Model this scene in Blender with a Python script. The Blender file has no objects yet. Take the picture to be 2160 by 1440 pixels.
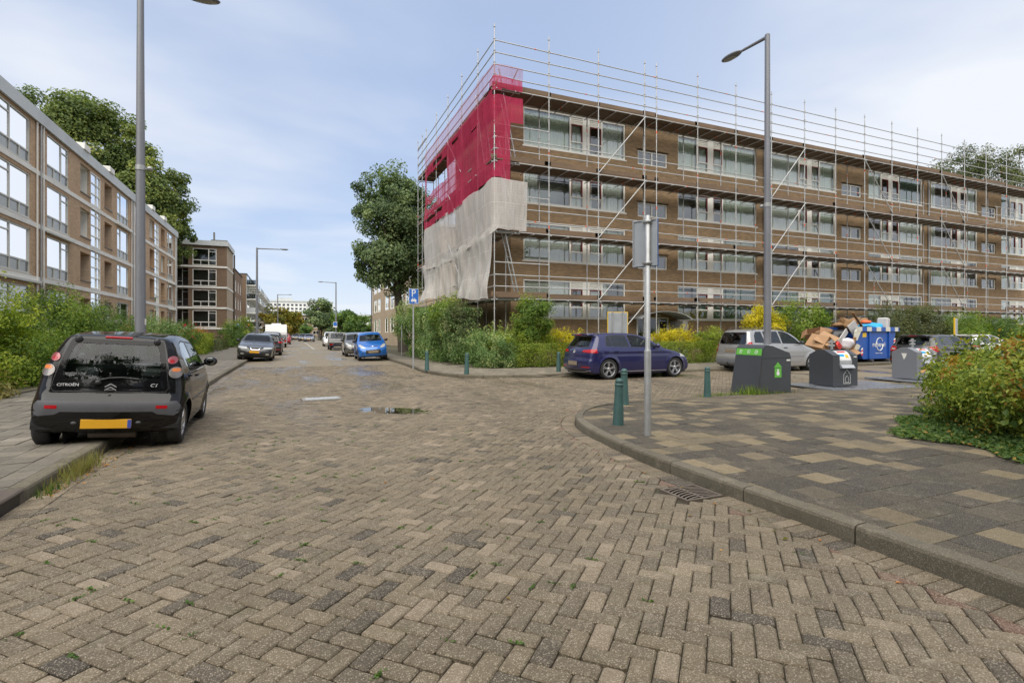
import bpy, bmesh, math, random
import numpy as np
from mathutils import Vector, Matrix, Euler
from mathutils.bvhtree import BVHTree
R = math.radians
rnd = random.Random(7)
nrg = np.random.default_rng(11)
sc = bpy.context.scene
col = sc.collection
# ------------------------------------------------------------------ camera
YAW = R(22.8); F = 1101.0; HZ = 703.0; EYE = 1.5
cam_d = bpy.data.cameras.new('camera'); cam = bpy.data.objects.new('camera', cam_d); col.objects.link(cam)
cam_d.sensor_width = 36; cam_d.lens = F / 2160 * 36; cam_d.shift_y = -(720 - HZ) / 2160
cam_d.clip_start = 0.05; cam_d.clip_end = 3000
cam.location = (0, 0, EYE); cam.rotation_euler = (R(90), 0, -YAW)
sc.camera = cam
# ------------------------------------------------------------------ sky, sun, exposure
SUN_EL, SUN_AZ = R(56), R(212)          # azimuth measured clockwise from +Y (the street direction)
world = bpy.data.worlds.new('World'); sc.world = world; world.use_nodes = True
wn, wl = world.node_tree.nodes, world.node_tree.links
wn.clear()
def wnode(t, **k):
    n = wn.new(t)
    for a, v in k.items(): setattr(n, a, v)
    return n
w_out = wnode('ShaderNodeOutputWorld'); w_bg = wnode('ShaderNodeBackground'); w_bg.inputs['Strength'].default_value = 0.096
w_sky = wnode('ShaderNodeTexSky', sky_type='NISHITA'); w_sky.sun_disc = False
w_sky.sun_elevation = SUN_EL; w_sky.sun_rotation = SUN_AZ; w_sky.air_density = 1.0; w_sky.dust_density = 0.4; w_sky.ozone_density = 2.0
w_tc = wnode('ShaderNodeTexCoord'); w_sep = wnode('ShaderNodeSeparateXYZ'); wl.new(w_tc.outputs['Generated'], w_sep.inputs[0])
def wmath(op, a, b=None, c=None, clamp=False):
    n = wnode('ShaderNodeMath', operation=op); n.use_clamp = clamp
    for i, v in enumerate((a, b, c)):
        if v is None: continue
        if isinstance(v, (int, float)): n.inputs[i].default_value = v
        else: wl.new(v, n.inputs[i])
    return n.outputs[0]
zc = wmath('MAXIMUM', w_sep.outputs[2], 0.0)
den = wmath('ADD', zc, 0.16)
cx = wmath('DIVIDE', w_sep.outputs[0], den); cy = wmath('DIVIDE', w_sep.outputs[1], den)
w_comb = wnode('ShaderNodeCombineXYZ'); wl.new(cx, w_comb.inputs[0]); wl.new(cy, w_comb.inputs[1])
w_n = wnode('ShaderNodeTexNoise'); w_n.inputs['Scale'].default_value = 0.75; w_n.inputs['Detail'].default_value = 5; w_n.inputs['Roughness'].default_value = 0.5; w_n.inputs['Distortion'].default_value = 0.25
w_map = wnode('ShaderNodeMapping'); w_map.inputs['Location'].default_value = (1.7, 0.4, 0); w_map.inputs['Rotation'].default_value = (0, 0, 0.6); w_map.inputs['Scale'].default_value = (0.85, 1.15, 1)
wl.new(w_comb.outputs[0], w_map.inputs[0]); wl.new(w_map.outputs[0], w_n.inputs[0])
cl = wnode('ShaderNodeMapRange'); cl.interpolation_type = 'SMOOTHSTEP'
cl.inputs['From Min'].default_value = 0.36; cl.inputs['From Max'].default_value = 0.72
cl.inputs['To Min'].default_value = 0.08; cl.inputs['To Max'].default_value = 0.93
wl.new(w_n.outputs['Fac'], cl.inputs[0])
hz = wmath('POWER', wmath('SUBTRACT', 1.0, zc, clamp=True), 7.0)
side = wnode('ShaderNodeMapRange'); side.interpolation_type = 'SMOOTHSTEP'; wl.new(w_sep.outputs[0], side.inputs[0])
for k_, v_ in (('From Min', 0.35), ('From Max', 0.95), ('To Min', 0.0), ('To Max', 0.42)): side.inputs[k_].default_value = v_
mask = wmath('MAXIMUM', wmath('ADD', cl.outputs[0], side.outputs[0], clamp=True), wmath('MULTIPLY', hz, 0.72))
bank_x = wnode('ShaderNodeMapRange'); bank_x.interpolation_type = 'SMOOTHSTEP'; wl.new(w_sep.outputs[0], bank_x.inputs[0])
for k_, v_ in (('From Min', 0.22), ('From Max', 0.33), ('To Min', 0.0), ('To Max', 0.95)): bank_x.inputs[k_].default_value = v_
bank_z = wnode('ShaderNodeMapRange'); bank_z.interpolation_type = 'SMOOTHSTEP'; wl.new(zc, bank_z.inputs[0])
for k_, v_ in (('From Min', 0.28), ('From Max', 0.46), ('To Min', 1.0), ('To Max', 0.0)): bank_z.inputs[k_].default_value = v_
mask = wmath('MAXIMUM', mask, wmath('MULTIPLY', bank_x.outputs[0], bank_z.outputs[0]))      # the white cloud bank low on the right
w_veil = wnode('ShaderNodeMix', data_type='RGBA'); w_veil.inputs[0].default_value = 0.66
wl.new(w_sky.outputs[0], w_veil.inputs[6]); w_veil.inputs[7].default_value = (3.35, 4.25, 6.1, 1)
w_mix = wnode('ShaderNodeMix', data_type='RGBA')
wl.new(mask, w_mix.inputs[0]); wl.new(w_veil.outputs[2], w_mix.inputs[6]); w_mix.inputs[7].default_value = (5.9, 6.15, 6.6, 1)
wl.new(w_mix.outputs[2], w_bg.inputs[0]); wl.new(w_bg.outputs[0], w_out.inputs[0])
sun_d = bpy.data.lights.new('sun', 'SUN'); sun_d.energy = 3.3; sun_d.angle = R(84); sun_d.color = (1.0, 0.93, 0.82)
sun = bpy.data.objects.new('sun', sun_d); col.objects.link(sun)
sdir = Vector((math.sin(SUN_AZ) * math.cos(SUN_EL), math.cos(SUN_AZ) * math.cos(SUN_EL), math.sin(SUN_EL)))
sun.rotation_euler = sdir.to_track_quat('Z', 'Y').to_euler()
sc.view_settings.view_transform = 'Standard'; sc.view_settings.look = 'None'; sc.view_settings.gamma = 1; sc.view_settings.use_curve_mapping = False
sc.view_settings.exposure = 0.66
sc.render.engine = 'CYCLES'
sc.cycles.max_bounces = 8; sc.cycles.transparent_max_bounces = 16; sc.cycles.sample_clamp_indirect = 6
sc.cycles.use_denoising = True

# ------------------------------------------------------------------ scene helpers
def gp(px, py, z=0.0):
    d = (EYE - z) * F / (py - HZ); r = d * (px - 1080) / F
    return Vector((r * math.cos(YAW) + d * math.sin(YAW), d * math.cos(YAW) - r * math.sin(YAW), z))
def depth(x, y): return x * math.sin(YAW) + y * math.cos(YAW)
def pix(x, y, z=0.0):
    d = depth(x, y); r = x * math.cos(YAW) - y * math.sin(YAW)
    return 1080 + F * r / max(d, 1e-3), HZ + (EYE - z) * F / max(d, 1e-3)
def tag(o, label=None, cat=None, group=None, kind=None):
    if label: o['label'] = label
    if cat: o['category'] = cat
    if group: o['group'] = group
    if kind: o['kind'] = kind
    return o
def empty(name, loc=(0, 0, 0), rz=0.0, label=None, cat=None, group=None, kind=None, parent=None):
    o = bpy.data.objects.new(name, None); col.objects.link(o); o.location = loc; o.rotation_euler = (0, 0, rz)
    o.empty_display_size = 0.1
    if parent: o.parent = parent
    return tag(o, label, cat, group, kind)
def link(name, me, parent=None, loc=None, rz=None):
    o = bpy.data.objects.new(name, me); col.objects.link(o)
    if parent: o.parent = parent
    if loc is not None: o.location = loc
    if rz is not None: o.rotation_euler = (0, 0, rz)
    return o
def copy_tree(o, parent=None):
    c = o.copy(); col.objects.link(c)
    if parent: c.parent = parent
    for ch in list(o.children): copy_tree(ch, c)
    return c
class MB:
    """collects simple shapes into one mesh"""
    def __init__(s): s.v = []; s.f = []; s.m = []; s.mi = 0; s.sm = []; s.smooth = False; s.M = None
    def _add(s, vs, fs):
        b = len(s.v)
        if s.M is not None: vs = [tuple(s.M @ Vector(p)) for p in vs]
        s.v += [tuple(p) for p in vs]
        for f in fs: s.f.append([b + i for i in f]); s.m.append(s.mi); s.sm.append(s.smooth)
    def box(s, x0, x1, y0, y1, z0, z1):
        s._add([(x0,y0,z0),(x1,y0,z0),(x1,y1,z0),(x0,y1,z0),(x0,y0,z1),(x1,y0,z1),(x1,y1,z1),(x0,y1,z1)],
               [(0,3,2,1),(4,5,6,7),(0,1,5,4),(1,2,6,5),(2,3,7,6),(3,0,4,7)]); return s
    def bbox(s, x0, x1, y0, y1, z0, z1, b=0.01):
        xs = (x0, x0+b, x1-b, x1); ys = (y0, y0+b, y1-b, y1); 
        rings = []
        def ring(z, i): return [(x0+i, y0+b, z) , (x0+b, y0+i, z), (x1-b, y0+i, z), (x1-i, y0+b, z), (x1-i, y1-b, z), (x1-b, y1-i, z), (x0+b, y1-i, z), (x0+i, y1-b, z)]
        def ring_in(z): return [(x0+b, y0+b+1e-4, z), (x0+b+1e-4, y0+b, z), (x1-b-1e-4, y0+b, z), (x1-b, y0+b+1e-4, z), (x1-b, y1-b-1e-4, z), (x1-b-1e-4, y1-b, z), (x0+b+1e-4, y1-b, z), (x0+b, y1-b-1e-4, z)]
        rs = [ring_in(z0), ring(z0+b, 0), ring(z1-b, 0), ring_in(z1)]
        vs = [p for r in rs for p in r]; fs = []
        for k in range(3):
            for i in range(8): fs.append((k*8+i, k*8+(i+1) % 8, k*8+8+(i+1) % 8, k*8+8+i))
        fs.append(tuple(range(7, -1, -1))); fs.append(tuple(range(24, 32)))
        s._add(vs, fs); return s
    def tube(s, p0, p1, r0, r1=None, n=8, caps=True):
        r1 = r0 if r1 is None else r1
        p0 = Vector(p0); p1 = Vector(p1); d = p1 - p0
        if d.length < 1e-6: return s
        q = d.to_track_quat('Z', 'Y'); vs = []
        for p, r in ((p0, r0), (p1, r1)):
            for i in range(n):
                a = 2 * math.pi * i / n; vs.append(p + q @ Vector((r * math.cos(a), r * math.sin(a), 0)))
        fs = [(i, (i+1) % n, n + (i+1) % n, n + i) for i in range(n)]
        sm = s.smooth; s.smooth = True; s._add(vs, fs); s.smooth = sm
        if caps:
            s._add(vs[:n], [tuple(range(n-1, -1, -1))]); s._add(vs[n:], [tuple(range(n))])
        return s
    def path(s, pts, r, n=6, r1=None):
        m = len(pts) - 1
        for i in range(m):
            ra = r if r1 is None else r + (r1 - r) * i / m; rb = r if r1 is None else r + (r1 - r) * (i+1) / m
            s.tube(pts[i], pts[i+1], ra, rb, n)
        return s
    def lathe(s, prof, c=(0, 0, 0), n=20, axis='z', smooth=True):
        vs = []; fs = []
        for r, h in prof:
            for i in range(n):
                a = 2 * math.pi * i / n; x, y = r * math.cos(a), r * math.sin(a)
                p = (x, y, h) if axis == 'z' else ((x, h, y) if axis == 'y' else (h, x, y))
                vs.append((p[0]+c[0], p[1]+c[1], p[2]+c[2]))
        for k in range(len(prof) - 1):
            for i in range(n):
                q = (k*n+i, k*n+(i+1) % n, k*n+n+(i+1) % n, k*n+n+i)
                fs.append(q if axis == 'z' or axis == 'x' else q[::-1])
        sm = s.smooth; s.smooth = smooth; s._add(vs, fs); s.smooth = sm; return s
    def prism(s, poly, z0, z1, axis='z', c=0.0):
        """extrude a 2D polygon; axis z: (x,y); axis y: (x,z) from y=z0 to z1; axis x: (y,z)"""
        n = len(poly)
        def P(p, h): return (p[0], p[1], h) if axis == 'z' else ((p[0], h, p[1]) if axis == 'y' else (h, p[0], p[1]))
        vs = [P(p, z0) for p in poly] + [P(p, z1) for p in poly]
        fs = [(i, (i+1) % n, n+(i+1) % n, n+i) for i in range(n)] + [tuple(range(n-1, -1, -1)), tuple(range(n, 2*n))]
        if axis == 'y': fs = [f[::-1] for f in fs]
        s._add(vs, fs); return s
    def quad(s, a, b, c, d): s._add([a, b, c, d], [(0, 1, 2, 3)]); return s
    def poly(s, pts): s._add(pts, [tuple(range(len(pts)))]); return s
    def ball(s, c, rx, ry, rz, n=12, m=8):
        vs = []; fs = []
        for j in range(m + 1):
            t = math.pi * j / m
            for i in range(n):
                a = 2 * math.pi * i / n
                vs.append((c[0] + rx * math.sin(t) * math.cos(a), c[1] + ry * math.sin(t) * math.sin(a), c[2] - rz * math.cos(t)))
        for j in range(m):
            for i in range(n): fs.append((j*n+i, j*n+(i+1) % n, j*n+n+(i+1) % n, j*n+n+i))
        sm = s.smooth; s.smooth = True; s._add(vs, fs); s.smooth = sm; return s
    def grid(s, fn, nu, nv):
        vs = [fn(i / nu, j / nv) for j in range(nv + 1) for i in range(nu + 1)]
        fs = [(j*(nu+1)+i, j*(nu+1)+i+1, (j+1)*(nu+1)+i+1, (j+1)*(nu+1)+i) for j in range(nv) for i in range(nu)]
        sm = s.smooth; s.smooth = True; s._add(vs, fs); s.smooth = sm; return s
    def mesh(s, name, mats):
        me = bpy.data.meshes.new(name); me.from_pydata(s.v, [], s.f)
        for m in (mats if isinstance(mats, (list, tuple)) else [mats]): me.materials.append(m)
        me.polygons.foreach_set('material_index', s.m); me.polygons.foreach_set('use_smooth', s.sm); me.update(); return me
    def build(s, name, mats, parent=None, loc=None, rz=None):
        return link(name, s.mesh(name, mats), parent, loc, rz)
def np_mesh(name, V, faces_flat, nper, mats, attrs=None, smooth=False):
    """fast mesh: V (n,3), faces (m,nper)"""
    me = bpy.data.meshes.new(name); V = np.ascontiguousarray(V, dtype=np.float32); Fc = np.ascontiguousarray(faces_flat, dtype=np.int32)
    me.vertices.add(len(V)); me.vertices.foreach_set('co', V.ravel())
    me.loops.add(Fc.size); me.loops.foreach_set('vertex_index', Fc.ravel())
    m = len(Fc); me.polygons.add(m)
    me.polygons.foreach_set('loop_start', np.arange(0, Fc.size, nper, dtype=np.int32))
    try: me.polygons.foreach_set('loop_total', np.full(m, nper, dtype=np.int32))
    except Exception: pass
    me.polygons.foreach_set('use_smooth', np.full(m, smooth, dtype=bool))
    for mt in (mats if isinstance(mats, (list, tuple)) else [mats]): me.materials.append(mt)
    for k, (dom, arr) in (attrs or {}).items():
        a = me.attributes.new(k, 'FLOAT', dom); a.data.foreach_set('value', np.ascontiguousarray(arr, dtype=np.float32))
    me.update(calc_edges=True); return me

# ------------------------------------------------------------------ materials
class NT:
    def __init__(s, name):
        s.m = bpy.data.materials.new(name); s.m.use_nodes = True; s.t = s.m.node_tree; s.t.nodes.clear()
        s.out = s.n('ShaderNodeOutputMaterial')
    def n(s, t, inp=None, **k):
        n = s.t.nodes.new(t)
        for a, v in k.items(): setattr(n, a, v)
        for a, v in (inp or {}).items(): s.set(n, a, v)
        return n
    def set(s, n, a, v):
        if isinstance(v, bpy.types.NodeSocket): s.t.links.new(v, n.inputs[a])
        else:
            if isinstance(v, tuple) and len(v) == 3 and n.inputs[a].type == 'RGBA': v = v + (1,)
            n.inputs[a].default_value = v
    def math(s, op, a, b=0.0, clamp=False):
        n = s.n('ShaderNodeMath', {0: a, 1: b}, operation=op); n.use_clamp = clamp; return n.outputs[0]
    def mix(s, f, a, b, blend='MIX'):
        return s.n('ShaderNodeMix', {0: f, 6: a, 7: b}, data_type='RGBA', blend_type=blend).outputs[2]
    def rng(s, v, a, b, c=0.0, d=1.0):
        return s.n('ShaderNodeMapRange', {0: v, 1: a, 2: b, 3: c, 4: d}).outputs[0]
    def noise(s, scale, vec=None, det=3.0, rough=0.55, out='Fac', dist=0.0):
        i = {'Scale': float(scale), 'Detail': float(det), 'Roughness': float(rough), 'Distortion': float(dist)}
        if vec is not None: i['Vector'] = vec
        return s.n('ShaderNodeTexNoise', i).outputs[out]
    def pos(s): return s.n('ShaderNodeNewGeometry').outputs['Position']
    def obj(s): return s.n('ShaderNodeTexCoord').outputs['Object']
    def attr(s, name, typ='GEOMETRY'): return s.n('ShaderNodeAttribute', attribute_name=name, attribute_type=typ).outputs['Fac']
    def ramp(s, f, stops, interp='LINEAR'):
        n = s.n('ShaderNodeValToRGB', {0: f}); r = n.color_ramp; r.interpolation = interp
        while len(r.elements) < len(stops): r.elements.new(0.5)
        for e, (p, c) in zip(r.elements, stops): e.position = p; e.color = (*c, 1)
        return n.outputs[0]
    def bump(s, h, st=0.3, dist=0.01): return s.n('ShaderNodeBump', {'Height': h, 'Strength': st, 'Distance': dist}).outputs[0]
    def bsdf(s, color, rough=0.6, metal=0.0, normal=None, **k):
        i = {'Base Color': color, 'Roughness': rough, 'Metallic': metal}
        if normal is not None: i['Normal'] = normal
        i.update(k); return s.n('ShaderNodeBsdfPrincipled', i).outputs[0]
    def done(s, sh): s.t.links.new(sh, s.out.inputs[0]); return s.m
def solid(name, c, rough=0.6, metal=0.0, var=0.15, scale=6.0, bump=0.0, coat=0.0, grime=0.0, spec=0.5):
    t = NT(name); p = t.pos(); n = t.noise(scale, p, 5, 0.6)
    lo = tuple(x * (1 - var) for x in c); hi = tuple(min(1, x * (1 + var)) for x in c)
    cc = t.mix(n, lo, hi)
    if grime: cc = t.mix(t.rng(t.noise(scale * 0.35, p, 6, 0.65), 0.45, 0.75, 0, grime), cc, (0.05, 0.045, 0.035))
    nr = t.bump(t.noise(scale * 12, p, 3), bump, 0.004) if bump else None
    rr = t.rng(n, 0.3, 0.7, max(0.02, rough - 0.08), min(1, rough + 0.08))
    return t.done(t.bsdf(cc, rr, metal, nr, **{'Coat Weight': coat, 'Coat Roughness': 0.05, 'Specular IOR Level': spec}))
def paint(name, c, flake=0.1, coat=1.0):
    t = NT(name); p = t.pos()
    dirt = t.rng(t.noise(3.0, p, 6, 0.65), 0.4, 0.8, 0, 0.06)
    cc = t.mix(dirt, c, (0.09, 0.085, 0.075))
    drops = t.rng(t.n('ShaderNodeTexVoronoi', {'Vector': p, 'Scale': 70.0}).outputs['Distance'], 0.0, 0.35, 1, 0)
    nr = t.bump(drops, 0.06, 0.002)
    return t.done(t.bsdf(cc, 0.35, flake, nr, **{'Specular IOR Level': 0.0 if not flake else 0.4, 'Coat Weight': coat, 'Coat Roughness': 0.03, 'Coat Normal': nr}))
def glass(name, tint=(0.55, 0.6, 0.58), ior=1.55, boost=1.0, add=0.0, rough=0.0):
    t = NT(name); fr = t.n('ShaderNodeFresnel', {'IOR': ior}).outputs[0]
    f = t.math('ADD', t.math('MULTIPLY', fr, boost), add, True)
    a = t.n('ShaderNodeBsdfTransparent', {'Color': tint}).outputs[0]; b = t.n('ShaderNodeBsdfGlossy', {'Roughness': rough, 'Color': (0.95, 0.97, 1.0)}).outputs[0]
    return t.done(t.n('ShaderNodeMixShader', {0: f, 1: a, 2: b}).outputs[0])
def foliage(name, stops, rough=0.55, trans=0.38):
    t = NT(name); a = t.attr('tint'); c = t.ramp(a, stops)
    c = t.mix(t.rng(t.noise(0.9, t.pos(), 3), 0.3, 0.7, 0, 0.35), c, t.mix(1.0, c, (0.75, 0.8, 0.7), 'MULTIPLY'))
    b = t.bsdf(c, rough, 0, None, **{'Specular IOR Level': 0.35})
    tr = t.n('ShaderNodeBsdfTranslucent', {'Color': t.mix(1.0, c, (1.15, 1.2, 0.5), 'MULTIPLY')}).outputs[0]
    return t.done(t.n('ShaderNodeMixShader', {0: trans, 1: b, 2: tr}).outputs[0])
def brick_wall(name, c1, c2, mortar, axis='x', bump=0.4):
    """running-bond brick in world coordinates; axis = horizontal direction of the wall"""
    t = NT(name); s = t.n('ShaderNodeSeparateXYZ', {0: t.pos()})
    v = t.n('ShaderNodeCombineXYZ', {0: s.outputs[0 if axis == 'x' else 1], 1: s.outputs[2]}).outputs[0]
    b = t.n('ShaderNodeTexBrick', {'Vector': v, 'Color1': c1, 'Color2': c2, 'Mortar': mortar, 'Scale': 1.0, 'Mortar Size': 0.006, 'Mortar Smooth': 0.3, 'Bias': 0.0, 'Brick Width': 0.22, 'Row Height': 0.0635})
    b.offset = 0.5
    c = t.mix(t.rng(t.noise(0.45, t.pos(), 6, 0.6), 0.35, 0.7, 0, 0.35), b.outputs[0], t.mix(1.0, b.outputs[0], (0.62, 0.62, 0.6), 'MULTIPLY'))
    c = t.mix(t.rng(t.noise(7, t.pos(), 3, 0.6), 0.4, 0.75, 0, 0.3), c, t.mix(1.0, c, (1.3, 1.22, 1.1), 'MULTIPLY'))
    nr = t.bump(t.math('SUBTRACT', 1.0, b.outputs[1]), bump, 0.006)
    return t.done(t.bsdf(c, 0.85, 0, nr, **{'Specular IOR Level': 0.25}))
M = {}
M['brick_dark_x'] = brick_wall('dark_brick_x', (0.33, 0.215, 0.115), (0.225, 0.15, 0.085), (0.27, 0.225, 0.16), 'x')
M['brick_dark_y'] = brick_wall('dark_brick_y', (0.30, 0.205, 0.112), (0.20, 0.14, 0.08), (0.25, 0.215, 0.155), 'y')
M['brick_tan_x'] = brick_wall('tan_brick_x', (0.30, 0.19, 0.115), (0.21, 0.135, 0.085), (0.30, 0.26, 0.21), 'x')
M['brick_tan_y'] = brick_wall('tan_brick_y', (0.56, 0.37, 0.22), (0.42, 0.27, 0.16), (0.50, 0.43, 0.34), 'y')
M['brick_pale_y'] = brick_wall('pale_brick_y', (0.46, 0.36, 0.25), (0.38, 0.29, 0.20), (0.4, 0.36, 0.3), 'y')
M['brick_brown_x'] = brick_wall('brown_brick_x', (0.21, 0.135, 0.085), (0.15, 0.095, 0.06), (0.2, 0.165, 0.13), 'x')
M['brick_red_y'] = brick_wall('brown_brick_y', (0.28, 0.17, 0.10), (0.2, 0.12, 0.075), (0.25, 0.2, 0.16), 'y')
M['white_frame'] = solid('white_frame_paint', (0.78, 0.76, 0.69), 0.45, var=0.06, scale=3, grime=0.12)
M['grey_frame'] = solid('grey_frame_paint', (0.60, 0.59, 0.53), 0.5, var=0.1, scale=3, grime=0.2)
M['red_frame'] = solid('red_frame_paint', (0.16, 0.025, 0.02), 0.45)
M['concrete'] = solid('concrete_band', (0.76, 0.74, 0.68), 0.8, var=0.1, scale=2, grime=0.2, bump=0.2)
M['concrete_dark'] = solid('concrete_dark', (0.22, 0.21, 0.19), 0.85, var=0.2, scale=3, grime=0.3, bump=0.3)
M['fascia'] = solid('roof_fascia', (0.52, 0.54, 0.53), 0.6, var=0.1, scale=1.2, grime=0.25)
M['roofing'] = solid('bitumen_roof', (0.05, 0.05, 0.05), 0.9)
M['dark'] = solid('dark_interior', (0.035, 0.037, 0.036), 0.9)
M['room'] = solid('room_shade', (0.32, 0.34, 0.29), 0.9, scale=0.7, var=0.5)
M['curtain'] = solid('curtain_cloth', (0.68, 0.72, 0.62), 0.85, var=0.15, scale=1.0)
M['curtain_white'] = solid('net_curtain', (0.80, 0.81, 0.75), 0.85, var=0.1, scale=1.0)
M['curtain_green'] = solid('green_blind', (0.10, 0.20, 0.15), 0.7)
M['win'] = glass('window_glass', (0.90, 0.94, 0.90), 1.5, 1.5, 0.13)
M['win_bright'] = glass('street_window_glass', (0.5, 0.53, 0.53), 1.55, 1.9, 0.72)
M['win_dark'] = glass('shaded_window_glass', (0.4, 0.42, 0.41), 1.5, 1.2, 0.04)
M['carglass'] = glass('car_glass', (0.74, 0.82, 0.79), 1.5, 0.85, 0.0)
M['cardark'] = glass('tinted_car_glass', (0.16, 0.18, 0.18), 1.5, 1.3, 0.03)
M['black'] = solid('black_plastic', (0.018, 0.018, 0.019), 0.45)
M['blackgloss'] = paint('black_gloss', (0.006, 0.006, 0.007), 0.0, 0.5)
M['rubber'] = solid('tyre_rubber', (0.022, 0.022, 0.022), 0.8, bump=0.2, scale=10)
M['alloy'] = solid('alloy_rim', (0.55, 0.55, 0.56), 0.3, 0.85, var=0.08)
M['darkmetal'] = solid('dark_metal', (0.08, 0.08, 0.085), 0.5, 0.5)
M['mirrorglass'] = solid('mirror_glass', (0.30, 0.32, 0.31), 0.08, 0.9, var=0.03)
M['chrome'] = solid('chrome', (0.75, 0.75, 0.76), 0.15, 0.95, var=0.03)
M['redlens'] = paint('red_lens', (0.38, 0.008, 0.012), 0.0)
M['orangelens'] = paint('orange_lens', (0.65, 0.20, 0.05), 0.0)
M['clearlens'] = paint('clear_lens', (0.55, 0.55, 0.52), 0.4)
M['pinklens'] = paint('pink_red_lens', (0.30, 0.07, 0.08), 0.3)
M['smokelens'] = paint('smoke_lens', (0.20, 0.18, 0.17), 0.5)
M['plate_yellow'] = solid('yellow_plate', (0.70, 0.36, 0.02), 0.4, var=0.06)
M['plate_blue'] = solid('blue_plate_band', (0.05, 0.08, 0.35), 0.4)
M['plate_grey'] = solid('grey_brown_plate', (0.24, 0.19, 0.13), 0.5, var=0.08)
M['lining'] = solid('cabin_lining', (0.11, 0.115, 0.12), 0.9)
M['emblem'] = solid('silver_emblem', (0.62, 0.62, 0.63), 0.3, 0.2, var=0.03)
M['seat'] = solid('seat_cloth', (0.10, 0.105, 0.11), 0.9, scale=12)
M['galv'] = solid('galvanised_steel', (0.40, 0.41, 0.41), 0.45, 0.45, var=0.28, scale=9, grime=0.2)
M['tube'] = solid('scaffold_tube', (0.46, 0.46, 0.45), 0.45, 0.3, var=0.22, scale=4, grime=0.25)
M['orange'] = solid('orange_tape', (0.75, 0.13, 0.04), 0.5)
M['plank'] = solid('scaffold_plank', (0.135, 0.088, 0.054), 0.85, var=0.45, scale=2.2, grime=0.45, bump=0.3)
M['toeboard'] = solid('toe_board', (0.165, 0.108, 0.066), 0.85, var=0.4, scale=1.6, grime=0.4, bump=0.3)
M['lamp'] = solid('lamp_post_paint', (0.20, 0.205, 0.225), 0.45, 0.2, var=0.12, scale=1.5, grime=0.12)
M['lamplens'] = solid('lamp_lens', (0.35, 0.35, 0.33), 0.3)
M['bollard'] = solid('green_bollard_paint', (0.045, 0.105, 0.098), 0.5, var=0.3, scale=7, grime=0.3, bump=0.15)
M['bin'] = solid('anthracite_steel', (0.060, 0.066, 0.075), 0.45, 0.1, var=0.12, scale=2, grime=0.12)
M['bin_grey'] = solid('grey_steel', (0.21, 0.22, 0.24), 0.5, 0.1, var=0.12, scale=2, grime=0.15)
M['binlid'] = solid('brushed_lid', (0.50, 0.51, 0.52), 0.4, 0.6, var=0.1)
M['green'] = solid('bright_green_sticker', (0.13, 0.45, 0.06), 0.45, var=0.05)
M['white'] = solid('white_paint', (0.78, 0.78, 0.76), 0.5, var=0.06, grime=0.08)
M['signblue'] = solid('sign_blue', (0.02, 0.13, 0.50), 0.4, var=0.05)
M['signback'] = solid('sign_back_alu', (0.36, 0.38, 0.40), 0.5, 0.35, var=0.12, scale=5, grime=0.2)
M['yellow'] = solid('yellow_paint', (0.75, 0.48, 0.02), 0.5)
M['skip'] = solid('blue_skip_paint', (0.015, 0.085, 0.36), 0.42, var=0.15, scale=4, grime=0.2)
M['skipcream'] = solid('cream_skip_paint', (0.62, 0.60, 0.50), 0.5, var=0.1, grime=0.25)
M['card'] = solid('cardboard', (0.36, 0.215, 0.115), 0.85, var=0.12)
M['card2'] = solid('dark_cardboard', (0.26, 0.14, 0.07), 0.85, var=0.15)
M['boardgrey'] = solid('grey_board', (0.45, 0.44, 0.43), 0.7)
M['wood'] = solid('waste_wood', (0.24, 0.135, 0.06), 0.8, var=0.3)
M['bag_white'] = solid('white_bag', (0.66, 0.64, 0.68), 0.5)
M['bag_black'] = solid('black_bag', (0.025, 0.025, 0.027), 0.35)
M['tarp'] = solid('light_blue_tarp', (0.02, 0.34, 0.66), 0.5, var=0.2)
M['redprint'] = solid('red_print', (0.60, 0.03, 0.03), 0.5)
M['bark'] = solid('bark', (0.075, 0.062, 0.048), 0.95, var=0.4, scale=8, bump=0.6)
M['twig'] = solid('twig', (0.11, 0.085, 0.055), 0.9, var=0.3)
M['rust'] = solid('rusty_iron', (0.13, 0.105, 0.085), 0.7, 0.4, var=0.35, scale=12, grime=0.3, bump=0.3)
M['plateiron'] = solid('steel_floor_plate', (0.30, 0.32, 0.35), 0.3, 0.5, var=0.15, scale=5, grime=0.15)
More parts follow.
